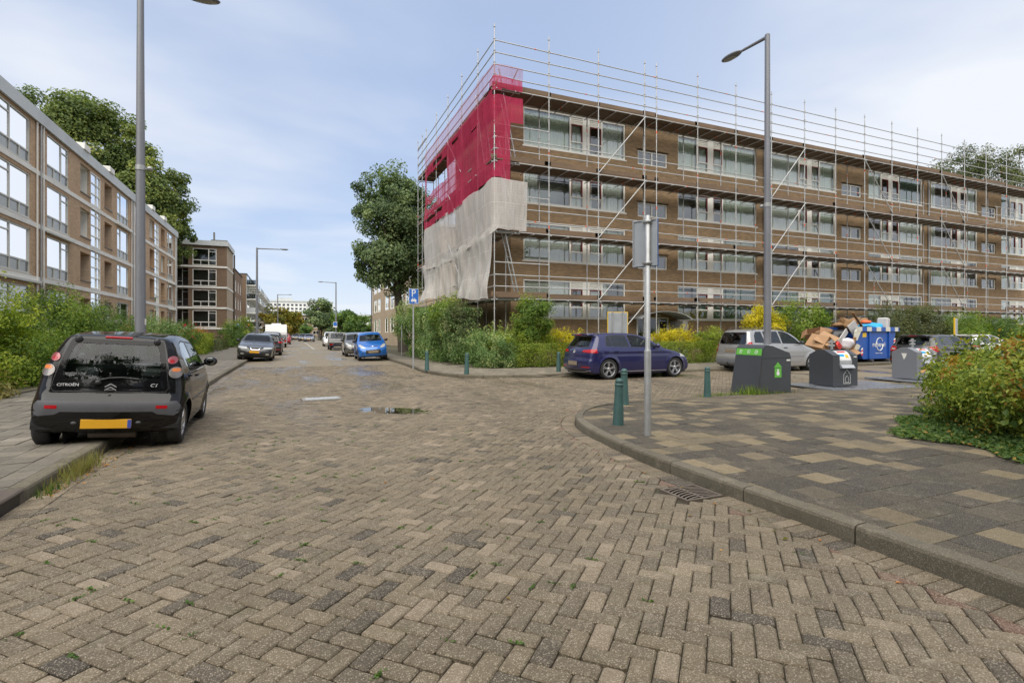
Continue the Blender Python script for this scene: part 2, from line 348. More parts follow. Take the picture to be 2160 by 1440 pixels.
# ------------------------------------------------------------------ ground materials
def paving_mat(name, stops, speck=0.38, wet_zone=True, rough=0.82, specscale=140.0):
    t = NT(name); p = t.pos()
    tint = t.math('ADD', t.attr('tint'), t.attr('tint', 'OBJECT'))
    c = t.ramp(tint, stops)
    n1 = t.noise(specscale, p, 2, 0.6)
    vo = t.n('ShaderNodeTexVoronoi', {'Vector': p, 'Scale': specscale*0.75}); vs = t.n('ShaderNodeSeparateXYZ', {0: vo.outputs['Color']}).outputs[0]
    grit = t.math('MULTIPLY', t.rng(vo.outputs['Distance'], 0.48, 0.25), t.rng(vs, 0.35, 0.75))
    c = t.mix(t.rng(n1, 0.54, 0.66, 0, speck), c, t.mix(0.5, c, (0.72, 0.63, 0.48)))
    c = t.mix(t.rng(n1, 0.47, 0.36, 0, speck * 1.3), c, t.mix(1.0, c, (0.50, 0.47, 0.42), 'MULTIPLY'))
    c = t.mix(t.math('MULTIPLY', grit, min(1.0, speck*1.5)), c, t.mix(0.7, c, (0.72, 0.62, 0.48)))
    c = t.mix(t.rng(t.noise(9, p, 5, 0.7), 0.45, 0.8, 0, 0.5), c, t.mix(1.0, c, (0.55, 0.53, 0.46), 'MULTIPLY'))
    c = t.mix(t.rng(t.noise(0.55, p, 4, 0.6), 0.38, 0.68, 0, 0.5), c, t.mix(1.0, c, (0.62, 0.60, 0.54), 'MULTIPLY'))
    c = t.mix(t.rng(t.noise(2.1, p, 5, 0.7), 0.58, 0.75, 0, 0.3), c, (0.12, 0.115, 0.04))
    c = t.mix(t.rng(t.noise(4.3, p, 6, 0.75), 0.56, 0.70, 0, 0.35), c, (0.36, 0.31, 0.23))
    r = rough
    if wet_zone:
        s = t.n('ShaderNodeSeparateXYZ', {0: p})
        far = t.rng(s.outputs[1], 7.0, 15.0)
        st = t.n('ShaderNodeMapping', {0: p, 'Scale': (1.0, 0.28, 1.0)}).outputs[0]
        w = t.math('MULTIPLY', far, t.rng(t.noise(0.55, st, 5, 0.6), 0.47, 0.60))
        r = t.rng(w, 0, 1, rough, 0.15); c = t.mix(w, c, t.mix(1.0, c, (0.72, 0.72, 0.72), 'MULTIPLY'))
    nr = t.bump(t.math('ADD', n1, t.math('MULTIPLY', t.noise(30, p, 3), 0.8)), t.rng(w, 0, 1, 0.45, 0.08) if wet_zone else 0.45, 0.005)
    return t.done(t.bsdf(c, r, 0, nr, **{'Specular IOR Level': 0.45}))
BR = [(0.0, (0.0486, 0.0407, 0.0312)), (0.1, (0.0736, 0.0604, 0.0437)), (0.22, (0.1141, 0.0913, 0.0623)), (0.45, (0.1472, 0.1166, 0.0773)), (0.65, (0.173, 0.1369, 0.0885)), (0.85, (0.2098, 0.167, 0.111)), (0.95, (0.2502, 0.2001, 0.1402)), (1.0, (0.1472, 0.0878, 0.0593))]
M['brick'] = paving_mat('road_brick', BR)
TL = [(0.0, (0.0382, 0.0322, 0.0241)), (0.35, (0.0534, 0.0446, 0.0318)), (0.55, (0.073, 0.0599, 0.0409)), (0.72, (0.1132, 0.0915, 0.0585)), (0.85, (0.1698, 0.133, 0.0756)), (1.0, (0.2263, 0.1771, 0.1003))]
M['tile'] = paving_mat('pavement_tile', TL, 0.30, False, 0.8, 190.0)
TL2 = [(0.0, (0.1105, 0.1003, 0.0833)), (0.4, (0.1487, 0.1343, 0.1105)), (0.8, (0.204, 0.1827, 0.1462)), (1.0, (0.2635, 0.238, 0.1955))]
M['tile_left'] = paving_mat('left_pavement_tile', TL2, 0.25, False, 0.72, 190.0)
TL3 = [(0.0, (0.126, 0.1125, 0.09)), (0.5, (0.18, 0.1575, 0.1215)), (1.0, (0.252, 0.216, 0.1665))]
M['tile_far'] = paving_mat('far_pavement_tile', TL3, 0.2, False, 0.8, 120.0)
M['kerbstone'] = paving_mat('kerb_concrete', [(0.0, (0.10, 0.088, 0.062)), (1.0, (0.15, 0.132, 0.095))], 0.2, False, 0.85, 150.0)
t = NT('joint_sand'); p = t.pos()
c = t.mix(t.rng(t.noise(1.3, p, 5, 0.65), 0.4, 0.7), (0.050, 0.040, 0.026), (0.044, 0.043, 0.018))
M['joint'] = t.done(t.bsdf(t.mix(t.rng(t.noise(60, p, 3), 0.4, 0.7, 0, 0.5), c, (0.075, 0.063, 0.045)), 0.95, 0, t.bump(t.noise(90, p, 3), 0.5, 0.004)))
# far road: the pieces are too small to tell apart, so the surface takes over
t = NT('far_road_surface'); p = t.pos()
rp = t.n('ShaderNodeMapping', {0: p, 'Rotation': (0, 0, R(45))}).outputs[0]
bt = t.n('ShaderNodeTexBrick', {'Vector': rp, 'Color1': (0.235, 0.195, 0.13), 'Color2': (0.195, 0.162, 0.112), 'Mortar': (0.14, 0.115, 0.08), 'Scale': 1.0, 'Mortar Size': 0.006, 'Brick Width': 0.214, 'Row Height': 0.107})
c = t.mix(t.rng(t.noise(0.4, p, 5, 0.6), 0.4, 0.7, 0, 0.4), bt.outputs[0], (0.19, 0.16, 0.115))
st = t.n('ShaderNodeMapping', {0: p, 'Scale': (1.0, 0.16, 1.0)}).outputs[0]
w = t.rng(t.noise(0.6, st, 5, 0.6), 0.50, 0.64)
r_ = t.rng(w, 0, 1, 0.75, 0.17)
M['road_far'] = t.done(t.bsdf(t.mix(w, c, t.mix(1.0, c, (0.75, 0.75, 0.75), 'MULTIPLY')), r_, 0, t.bump(t.noise(14, p, 4), 0.25, 0.008), **{'Specular IOR Level': 0.5}))
t = NT('soil'); p = t.pos()
M['soil'] = t.done(t.bsdf(t.mix(t.noise(1.5, p, 6, 0.7), (0.05, 0.04, 0.025), (0.09, 0.085, 0.04)), 0.95, 0, t.bump(t.noise(12, p, 5), 0.7, 0.03)))
t = NT('lawn_ground'); p = t.pos()
M['ground'] = t.done(t.bsdf(t.mix(t.noise(0.6, p, 6, 0.7), (0.05, 0.065, 0.022), (0.09, 0.095, 0.04)), 0.95))
t = NT('puddle_water')
M['puddle'] = t.done(t.bsdf((0.022, 0.02, 0.013), 0.02, 0, None, **{'IOR': 1.33, 'Specular IOR Level': 0.55}))

# ------------------------------------------------------------------ kerb lines (derived from the photograph's perspective)
def catmull(pts, step=0.12):
    P = [Vector((*p, 0)) for p in pts]; out = []
    for i in range(len(P) - 1):
        p0 = P[max(i-1, 0)]; p1 = P[i]; p2 = P[i+1]; p3 = P[min(i+2, len(P)-1)]
        n = max(1, int((p2 - p1).length / step))
        for k in range(n):
            u = k / n
            out.append(0.5 * ((2*p1) + (p2-p0)*u + (2*p0-5*p1+4*p2-p3)*u*u + (3*p1-p0-3*p2+p3)*u**3))
    out.append(P[-1]); return [(v.x, v.y) for v in out]
KR = catmull([(3.74, -1.5), (3.73, 0.5), (3.72, 2.5), (3.72, 4.2), (3.80, 5.5), (4.02, 6.75), (4.42, 7.75), (5.1, 8.5), (6.1, 9.1), (7.3, 9.52), (9.3, 9.85), (11.5, 9.95), (14, 10.0), (24, 10.1)])
KL = [(-2.2, -1.0), (-2.2, 12.0), (-2.15, 60.0), (-2.1, 82.0)]
KF = catmull([(5.0, 80.0), (4.95, 45.0), (4.9, 28.0), (4.75, 22.5), (4.62, 19.6), (4.95, 17.5), (5.6, 16.5), (6.8, 16.1), (8.5, 15.95), (14.0, 15.95), (24.0, 16.0), (34.0, 16.05), (52.0, 16.1)], 0.3)
def seg_info(x, y, line):
    """signed distance to a polyline (positive on its right-hand side), tangent and arc length"""
    best = None; s = 0
    for (x0, y0), (x1, y1) in zip(line[:-1], line[1:]):
        dx, dy = x1-x0, y1-y0; L2 = dx*dx+dy*dy; L = math.sqrt(L2)
        u = max(0, min(1, ((x-x0)*dx+(y-y0)*dy)/L2)); qx, qy = x0+u*dx, y0+u*dy
        d = math.hypot(x-qx, y-qy)
        if best is None or d < best[0]:
            sgn = 1 if (dx*(y-y0) - dy*(x-x0)) < 0 else -1
            best = (d, sgn, qx, qy, dx/L, dy/L, s + u*L)
        s += L
    return best
KRn = np.array(KR); KFn = np.array(KF)
def near_poly(line, pts):
    a = line[:-1]; b = line[1:]; d = b - a; L2 = (d**2).sum(1)
    out = np.empty(len(pts)); idx = np.empty(len(pts), int); sg = np.empty(len(pts))
    for i in range(0, len(pts), 4000):
        q = pts[i:i+4000]; w = q[:, None, :] - a[None]; u = np.clip((w*d[None]).sum(2)/L2[None], 0, 1)
        r = w - u[..., None]*d[None]; dd = (r**2).sum(2); j = dd.argmin(1); rr = np.arange(len(q))
        out[i:i+4000] = np.sqrt(dd[rr, j]); idx[i:i+4000] = j
        cr = d[j, 0]*(q[:, 1]-a[j, 1]) - d[j, 1]*(q[:, 0]-a[j, 0]); sg[i:i+4000] = np.where(cr < 0, 1, -1)
    return out, idx, sg
def clip_half(poly, nx, ny, c):
    """keep points with nx*x+ny*y <= c"""
    out = []; n = len(poly)
    for i in range(n):
        a, b = poly[i], poly[(i+1) % n]; da = nx*a[0]+ny*a[1]-c; db = nx*b[0]+ny*b[1]-c
        if da <= 0: out.append(a)
        if da*db < 0:
            u = da/(da-db); out.append((a[0]+(b[0]-a[0])*u, a[1]+(b[1]-a[1])*u))
    return out
def parea(p): return 0.5*abs(sum(p[i][0]*p[(i+1) % len(p)][1]-p[(i+1) % len(p)][0]*p[i][1] for i in range(len(p))))
def rounded(poly, r):
    out = []; n = len(poly)
    for i in range(n):
        p0, p1, p2 = (Vector(poly[i-1]), Vector(poly[i]), Vector(poly[(i+1) % n])); a = (p0-p1); b = (p2-p1)
        ra = min(r*rnd.uniform(.5, 1.7), a.length*.3); rb_ = min(r*rnd.uniform(.5, 1.7), b.length*.3); out += [tuple(p1+a.normalized()*ra), tuple(p1+b.normalized()*rb_)]
    return out
class Pieces:
    """paving pieces joined into one mesh, each with its own edges, height and tint"""
    def __init__(s): s.v = []; s.f = []; s.t = []
    def add(s, poly, zf, th=0.05, ch=0.006, dz=0.0, tint=0.5, drop=0.005):
        n = len(poly); a = sum(poly[i][0]*poly[(i+1) % n][1]-poly[(i+1) % n][0]*poly[i][1] for i in range(n))
        if a < 0: poly = poly[::-1]
        cx = sum(p[0] for p in poly)/n; cy = sum(p[1] for p in poly)/n
        ins = []
        for i in range(n):
            p0, p1, p2 = poly[i-1], poly[i], poly[(i+1) % n]
            e1 = Vector((p1[0]-p0[0], p1[1]-p0[1])); e2 = Vector((p2[0]-p1[0], p2[1]-p1[1]))
            if e1.length < 1e-5 or e2.length < 1e-5: ins.append((p1[0]+(cx-p1[0])*0.1, p1[1]+(cy-p1[1])*0.1)); continue
            n1 = Vector((-e1.y, e1.x)).normalized(); n2 = Vector((-e2.y, e2.x)).normalized()
            k = n1 + n2; kk = k.dot(n1)
            if kk < 0.25: k = k.normalized() if k.length > 1e-6 else n1; kk = 0.6
            o = k * (ch/kk); ins.append((p1[0]+o.x, p1[1]+o.y))
        b = len(s.v); tx = rnd.uniform(-1, 1)*0.012; ty = rnd.uniform(-1, 1)*0.012
        def Z(p): return zf(p[0], p[1]) + dz + tx*(p[0]-cx) + ty*(p[1]-cy)
        for p in poly: s.v.append((p[0], p[1], Z(p)-th))
        for p in poly: s.v.append((p[0], p[1], Z(p)-drop))
        for p in ins: s.v.append((p[0], p[1], Z(p)))
        m0 = len(s.f)
        for i in range(n):
            j = (i+1) % n
            s.f.append((b+i, b+j, b+n+j, b+n+i)); s.f.append((b+n+i, b+n+j, b+2*n+j, b+2*n+i))
        s.f.append(tuple(range(b+2*n, b+3*n))); s.t += [tint]*(len(s.f)-m0)
    def build(s, name, m, parent, kind='stuff'):
        me = bpy.data.meshes.new(name); me.from_pydata(s.v, [], s.f); me.materials.append(m)
        a = me.attributes.new('tint', 'FLOAT', 'FACE'); a.data.foreach_set('value', s.t); me.update()
        o = link(name, me, parent)
        if kind: o['kind'] = kind
        return o
# ------------------------------------------------------------------ ground and road
def wave(x, y): return 0.010*math.sin(x*1.1+0.7)*math.sin(y*0.83+0.3) + 0.006*math.sin(x*2.3+y*1.9)
PUD = (1.85, 10.40)
def road_z(x, y):
    """gentle unevenness, with a worn hollow where the rain stands"""
    u, v = x-PUD[0], y-PUD[1]; a = u*0.75-v*0.66; b = u*0.66+v*0.75
    g = math.exp(-((a/0.85)**2+(b/0.50)**2))
    fl = max(0.0, min(1.0, (24.0-y)/3.0))*max(0.0, min(1.0, (15.0-x)/2.0))
    return wave(x, y)*(1-g)*fl - 0.040*g
ground = MB(); ground.quad((-1500, -400, -0.16), (1500, -400, -0.16), (1500, 2000, -0.16), (-1500, 2000, -0.16))
tag(ground.build('ground', M['ground']), kind='structure')
road = empty('road', kind='structure')
def base_z(x, y): return road_z(x, y) - 0.020
rb = MB(); rb.grid(lambda u, v: (-2.3+18.5*u, -1.0+26.2*v, base_z(-2.3+18.5*u, -1.0+26.2*v)), 60, 80)
rb.build('joint_bed', M['joint'], road)
fr = MB(); fr.quad((-2.3, 25.0, -0.006), (5.2, 25.0, -0.006), (5.2, 140.0, -0.006), (-2.3, 140.0, -0.006)); fr.quad((16.0, 9.8, -0.004), (60.0, 9.8, -0.004), (60.0, 16.3, -0.004), (16.0, 16.3, -0.004))
fr.quad((-30, 140, -0.006), (60, 140, -0.006), (60, 165, -0.006), (-30, 165, -0.006))
fr.build('far_surface', M['road_far'], road)
def tint_brick():
    r = rnd.random()
    return rnd.uniform(0.03, 0.14) if r < 0.035 else (rnd.uniform(0.86, 0.96) if r < 0.075 else min(0.88, max(0.16, rnd.gauss(0.50, 0.16))))
MOD = 0.1075; c45 = math.sqrt(0.5)
def w2(a, b): return ((a + b)*c45, (b - a)*c45 + 3.0)
EDGE = 0.235
bricks_big = []; stuffp = Pieces()
cand = []
for i in range(-180, 215):
    for j in range(-135, 235):
        k = (i - j) % 4
        if k == 0: cand.append((i, j, 2, 1))
        elif k == 3: cand.append((i, j, 1, 2))
ctr = np.array([w2((i + w/2)*MOD, (j + h/2)*MOD) for i, j, w, h in cand])
dpt = ctr[:, 0]*math.sin(YAW) + ctr[:, 1]*math.cos(YAW); rgt = ctr[:, 0]*math.cos(YAW) - ctr[:, 1]*math.sin(YAW)
vis = (dpt > 1.95) & (np.abs(rgt) < dpt*1.04 + 0.4) & (ctr[:, 1] < 25.6) & (ctr[:, 0] > -2.35) & (ctr[:, 0] < 16.0) & (ctr[:, 1] > -1)
cand = [c_ for c_, v_ in zip(cand, vis) if v_]; ctr = ctr[vis]; dpt = dpt[vis]
dr, ir, sr = near_poly(KRn, ctr); df, jf, sf = near_poly(KFn, ctr)
# KR runs away from the camera: the road lies on its left; KF runs towards the camera then right: the road lies on its right
def in_fitting(x, y): return (3.20 < x < 3.68 and 3.63 < y < 4.09) or (abs(x-.62) < .40 and abs(y-12.75) < .27)
order = []
for n_, (i, j, w, h) in enumerate(cand):
    x, y = ctr[n_]
    if in_fitting(x, y): continue
    if sr[n_] > 0 and dr[n_] > 0.02: continue
    if sf[n_] < 0 and df[n_] > 0.02: continue
    g = 0.0030; jx = rnd.uniform(-1, 1)*0.0015
    a0, a1, b0, b1 = i*MOD+g+jx, (i+w)*MOD-g+jx, j*MOD+g, (j+h)*MOD-g
    poly = [w2(a0, b0), w2(a1, b0), w2(a1, b1), w2(a0, b1)]
    clipped = False
    if x < -2.2+EDGE+0.25:
        q = clip_half(poly, -1, 0, 2.2-EDGE+0.0); clipped |= len(q) != 4 or parea(q) < parea(poly)*0.98; poly = q
    if dr[n_] < EDGE+0.25 and len(poly) > 2:
        a_, b_ = KRn[ir[n_]], KRn[ir[n_]+1]; tx, ty = (b_-a_)/np.linalg.norm(b_-a_); nx, ny = ty, -tx
        q = clip_half(poly, nx, ny, nx*a_[0]+ny*a_[1]-EDGE); clipped |= parea(q) < parea(poly)*0.98 if len(q) > 2 else True; poly = q
    if df[n_] < EDGE+0.25 and len(poly) > 2:
        a_, b_ = KFn[jf[n_]], KFn[jf[n_]+1]; tx, ty = (b_-a_)/np.linalg.norm(b_-a_); nx, ny = -ty, tx
        q = clip_half(poly, nx, ny, nx*a_[0]+ny*a_[1]-EDGE); poly = q
    if len(poly) < 3 or parea(poly) < 0.0006: continue
    ti = tint_brick()
    if clipped: ti = 1.0 if .003 < parea(poly) < 0.016 and x > 2 and rnd.random() < 0.6 else ti
    order.append((dpt[n_], poly, ti, clipped, (i, j, w, h), (x, y)))
order.sort(key=lambda e: e[0])
# the 300 largest in view are bricks of their own, the rest one part
bm_ = Pieces(); hl, hw = MOD-0.0031, MOD/2-0.0031
bmes = []
for _ in range(8):
    bm_ = Pieces(); bm_.add(rounded([(-hl, -hw), (hl, -hw), (hl, hw), (-hl, hw)], .010), lambda x, y: 0.0, 0.05, 0.0075, 0, 0.0, 0.0075)
    bme = bpy.data.meshes.new('brick'); bme.from_pydata(bm_.v, [], bm_.f); bme.materials.append(M['brick']); bmes.append(bme)
nb = 0
for d_, poly, ti, cl_, (i, j, w, h), (x, y) in order:
    z = road_z(x, y); dz = rnd.gauss(0, 0.0022) + (rnd.uniform(-0.010, -0.004) if rnd.random() < 0.03 else 0)
    px_, py_ = pix(x, y)
    if nb < 300 and not cl_ and -40 < px_ < 2200 and py_ < 1500:
        o = link('brick', rnd.choice(bmes), road, (x, y, z+dz)); o.rotation_euler = (rnd.gauss(0, 0.012), rnd.gauss(0, 0.012), R(-45)+(0 if w == 2 else R(90))+rnd.gauss(0, 0.006))
        o['tint'] = ti; nb += 1
    else: stuffp.add(rounded(poly, .008) if d_ < 11 else poly, road_z, 0.045, 0.0070, dz, ti, 0.0070)
# header course along the kerbs
def course(line, side, t0, depth_, wd, piece, zf, tf, ymax=99, xmax=99):
    L = 0; pts = [Vector((*p, 0)) for p in line]; s = 0.0; seg = 0; acc = 0.0
    cum = [0.0]
    for a, b in zip(pts[:-1], pts[1:]): cum.append(cum[-1] + (b-a).length)
    def at(s):
        for k in range(len(cum)-1):
            if s <= cum[k+1]:
                u = (s-cum[k])/max(1e-6, cum[k+1]-cum[k]); return pts[k].lerp(pts[k+1], u), (pts[k+1]-pts[k]).normalized()
        return pts[-1], (pts[-1]-pts[-2]).normalized()
    s = t0
    while s + wd < cum[-1]:
        a, ta = at(s + 0.003); b, tb = at(s + wd - 0.003)
        if in_fitting((a.x+b.x)/2-.12*side*-1*0-.11, (a.y+b.y)/2) and line is KR: s += wd; continue
        if depth(a.x, a.y) > 1.6 and a.y < ymax and a.x < xmax:
            na = Vector((ta.y, -ta.x, 0))*side; nb_ = Vector((tb.y, -tb.x, 0))*side
            q = [a + na*0.006, b + nb_*0.006, b + nb_*(depth_-0.006), a + na*(depth_-0.006)]
            piece.add([(v.x, v.y) for v in q], zf, 0.045, 0.006, rnd.gauss(0, 0.002), tf(), 0.005)
        s += wd
course(KR, -1, 0.0, EDGE+0.001, 0.1075, stuffp, road_z, tint_brick, xmax=16)
course([(-2.2, -1.0), (-2.2, 25.0)], 1, 0.0, EDGE+0.001, 0.1075, stuffp, road_z, tint_brick)
course([p for p in KF if p[1] < 25 and p[0] < 16.2], 1, 0.0, EDGE+0.001, 0.1075, stuffp, road_z, tint_brick)
stuffp.build('paving_bricks', M['brick'], road)

# ------------------------------------------------------------------ kerbs
def kerb_run(name, line, side, stone, top_f, h=0.14, wd=0.13, dmax=60):
    k = empty(name, kind='structure'); pts = [Vector((*p, 0)) for p in line]; cum = [0.0]
    for a, b in zip(pts[:-1], pts[1:]): cum.append(cum[-1]+(b-a).length)
    def at(s):
        for i in range(len(cum)-1):
            if s <= cum[i+1]: u = (s-cum[i])/max(1e-6, cum[i+1]-cum[i]); return pts[i].lerp(pts[i+1], u), (pts[i+1]-pts[i]).normalized()
        return pts[-1], (pts[-1]-pts[-2]).normalized()
    s = 0.0
    while s < cum[-1]-0.05:
        e = min(s+stone, cum[-1]); n = max(1, int((e-s)/0.12)); mb = MB(); rings = []
        ok = depth(*at(e)[0].xy) > 0.9
        for i in range(n+1):
            u = s+0.006+(e-s-0.012)*i/n; c, tt = at(u); nn = Vector((tt.y, -tt.x, 0))*side; top = top_f(c.x, c.y)
            prof = [(0.0, -0.12), (0.002, top-0.030), (0.012, top-0.008), (0.035, top), (wd, top+0.003), (wd, -0.12)]
            rings.append([(c+nn*o+Vector((0, 0, z))) for o, z in prof])
        if ok:
            m_ = len(rings[0]); vs = [p for r in rings for p in r]; fs = []
            for i in range(n):
                for q in range(m_-1):
                    f = (i*m_+q, (i+1)*m_+q, (i+1)*m_+q+1, i*m_+q+1); fs.append(f if side > 0 else f[::-1])
            fs.append(tuple(range(m_))); fs.append(tuple(range((n)*m_, (n+1)*m_))[::-1])
            mb._add(vs, fs); o = mb.build('kerb_stone', M['kerbstone'], k); o['tint'] = rnd.random()
        s = e
    return k
def kr_top(x, y): return 0.125 if x < 5.2 else max(0.016, 0.125 - (x-5.2)*0.045)
kerb_run('kerb', [p for p in KR if p[0] < 20], 1, 1.0, kr_top)
kerb_run('kerb', [(-2.2, 0.0), (-2.2, 14.0), (-2.16, 60.0)], -1, 1.0, lambda x, y: 0.125)
def kf_top(x, y): return 0.12 - 0.10*max(0, 1-abs(x-8.2)/1.0) if y < 17 else 0.12
kerb_run('kerb', [p for p in KF if p[1] < 60], -1, 1.0, kf_top)

# ------------------------------------------------------------------ pavements
def tile_area(name, x0, x1, y0, y1, inside, zf, tf, m, nbig, vert, sz=0.3, ymod=0.0, base=None):
    st = empty(name, kind='structure'); pc = Pieces(); lst = []
    nx = int((x1-x0)/sz)+2; ny = int((y1-y0)/sz)+2
    for i in range(nx):
        for j in range(ny):
            if vert: x = x0+i*sz; y = y0+j*sz+(sz/2 if i % 2 else 0)
            else: x = x0+i*sz+(sz/2 if j % 2 else 0); y = y0+j*sz
            cx_, cy_ = x+sz/2, y+sz/2; d_ = depth(cx_, cy_)
            if d_ < 1.2: continue
            lst.append((d_, x, y, cx_, cy_))
    lst.sort(); n_ = 0
    g = 0.0025; hb = Pieces(); hb.add([(-sz/2+g, -sz/2+g), (sz/2-g, -sz/2+g), (sz/2-g, sz/2-g), (-sz/2+g, sz/2-g)], lambda a, b: 0, 0.05, 0.003, 0, 0, 0.002)
    tme = bpy.data.meshes.new('tile'); tme.from_pydata(hb.v, [], hb.f); tme.materials.append(m)
    for d_, x, y, cx_, cy_ in lst:
        poly = inside(x+g, y+g, x+sz-g, y+sz-g)
        if poly is None or len(poly) < 3 or parea(poly) < 0.002: continue
        full = parea(poly) > (sz-2*g)**2*0.985; dz = rnd.gauss(0, 0.0016); ti = tf(cx_, cy_)
        px_, py_ = pix(cx_, cy_, 0.1)
        if full and n_ < nbig and -60 < px_ < 2220 and py_ < 1520:
            o = link('tile', tme, st, (cx_, cy_, zf(cx_, cy_)+dz))
            e = 0.15; sx = (zf(cx_+e, cy_)-zf(cx_-e, cy_))/(2*e); sy = (zf(cx_, cy_+e)-zf(cx_, cy_-e))/(2*e)
            o.rotation_euler = (math.atan(sy)+rnd.gauss(0, 0.006), -math.atan(sx)+rnd.gauss(0, 0.006), rnd.gauss(0, 0.004)); o['tint'] = ti; n_ += 1
        else: pc.add(poly, zf, 0.05, 0.003, dz, ti, 0.002)
    pc.build('paving_tiles', m, st); return st
KW = 0.135
def in_right(x0, y0, x1, y1):
    poly = [(x0, y0), (x1, y0), (x1, y1), (x0, y1)]
    cx_, cy_ = (x0+x1)/2, (y0+y1)/2
    d, i, s = near_poly(KRn, np.array([[cx_, cy_]]))
    if s[0] < 0 and d[0] > 0.24: return None
    if d[0] < KW+0.3:
        a, b = KRn[i[0]], KRn[i[0]+1]; tx, ty = (b-a)/np.linalg.norm(b-a); nx, ny = -ty, tx
        poly = clip_half(poly, nx, ny, nx*a[0]+ny*a[1]-KW)
    return poly
def zr(x, y):
    ramp = max(0.0, min(1.0, (y-7.2)/2.6)) * max(0.0, min(1.0, (x-4.6)/2.2))
    return 0.122 - 0.104*ramp + 0.5*wave(x*0.8, y*0.9)
def t_right(x, y):
    if y > 8.2 and x > 8: return rnd.uniform(0.55, 0.78)
    r = rnd.random(); return rnd.uniform(0.0, 0.45) if r < 0.46 else (rnd.uniform(0.45, 0.68) if r < 0.70 else rnd.uniform(0.76, 1.0))
tile_area('pavement', 3.45, 16.4, -0.6, 9.9, in_right, zr, t_right, M['tile'], 300, False)
pb = MB(); pb.quad((3.8, -2, -0.03), (17, -2, -0.03), (17, 9.6, -0.03), (3.8, 9.6, -0.03)); pb.build('joint_bed', M['joint'], bpy.data.objects['pavement'])
pb = MB()
sb_n = (126, 82); sb_c = np.array([[3.86+12.6*(i+.5)/sb_n[0], -1.0+8.2*(j+.5)/sb_n[1]] for j in range(sb_n[1]) for i in range(sb_n[0])]); sb_d, _, sb_s = near_poly(KRn, sb_c)
for k, (x, y) in enumerate(sb_c):
    if sb_s[k] > 0 and sb_d[k] > .10: pb.quad(*[(x+a, y+b_, zr(x+a, y+b_)-0.010) for a, b_ in ((-.05, -.05), (.05, -.05), (.05, .05), (-.05, .05))])
pb.build('sand_bed', M['joint'], bpy.data.objects['pavement'])
pb = MB(); pb.quad((16.3, -5, 0.012), (60, -5, 0.012), (60, 9.9, 0.012), (16.3, 9.9, 0.012)); pb.build('far_surface', M['tile_far'], bpy.data.objects['pavement'])
def in_left(x0, y0, x1, y1):
    p = [(x0, y0), (x1, y0), (x1, y1), (x0, y1)]
    p = clip_half(p, 1, 0, -2.2-KW)
    return clip_half(p, -1, 0, 5.72) if len(p) > 2 else None
pl = tile_area('pavement', -5.85, -2.2, 2.6, 30.0, in_left, lambda x, y: 0.125+0.4*wave(x, y), lambda x, y: min(1, max(0, rnd.gauss(0.45, 0.22))), M['tile_left'], 300, True)
pb = MB(); pb.quad((-5.75, 0, 0.105), (-2.3, 0, 0.105), (-2.3, 30, 0.105), (-5.75, 30, 0.105)); pb.build('sand_bed', M['joint'], pl)
pb = MB(); pb.quad((-5.75, 30, 0.122), (-2.25, 30, 0.122), (-2.2, 110, 0.122), (-5.75, 110, 0.122)); pb.build('far_surface', M['tile_far'], pl)
def in_far(x0, y0, x1, y1):
    poly = [(x0, y0), (x1, y0), (x1, y1), (x0, y1)]; cx_, cy_ = (x0+x1)/2, (y0+y1)/2
    d, i, s = near_poly(KFn, np.array([[cx_, cy_]]))
    if s[0] > 0 and d[0] > 0.24: return None
    if cy_ > 19.2 and cx_ > 7.2: return None
    if d[0] < KW+0.3:
        a, b = KFn[i[0]], KFn[i[0]+1]; tx, ty = (b-a)/np.linalg.norm(b-a); nx, ny = ty, -tx
        poly = clip_half(poly, nx, ny, nx*a[0]+ny*a[1]-KW)
    return poly
pf = tile_area('pavement', 4.6, 17.0, 15.7, 28.0, in_far, lambda x, y: 0.115+0.5*wave(x, y), lambda x, y: min(1, max(0, rnd.gauss(0.5, 0.25))), M['tile_far'], 0, False)
pb = MB(); pb.poly([(x, y, 0.10) for x, y in [(5.0, 80), (4.95, 45), (4.9, 28), (4.85, 22.5), (4.8, 19.6), (5.1, 17.6), (5.8, 16.7), (6.8, 16.3), (8.5, 16.15), (17.0, 16.15), (17.0, 19.3), (7.4, 19.3), (7.0, 80)]])
pb.build('sand_bed', M['joint'], pf)
pb = MB(); pb.quad((4.92, 28, 0.118), (7.4, 28, 0.118), (7.4, 80, 0.118), (5.05, 80, 0.118)); pb.quad((17.0, 16.1, 0.116), (60, 16.2, 0.116), (60, 19.4, 0.116), (17.0, 19.4, 0.116)); pb.build('far_surface', M['tile_far'], pf)
gs = MB(); gs.quad((-40, -5, 0.09), (-5.72, -5, 0.09), (-5.72, 110, 0.09), (-40, 110, 0.09)); gs.quad((7.2, 19.2, 0.10), (60, 19.2, 0.10), (60, 60, 0.10), (7.2, 60, 0.10)); gs.quad((6.2, 22, 0.121), (8, 22, 0.121), (8, 75, 0.121), (6.2, 75, 0.121))
tag(gs.build('garden_soil', M['soil']), kind='structure')
# edging strip of the left planting bed
eb = MB(); eb.box(-5.80, -5.70, 3, 60, 0.05, 0.16); tag(eb.build('edging', M['kerbstone']), 'low concrete edging between the street pavement and the garden shrubs', 'edging', kind='structure')

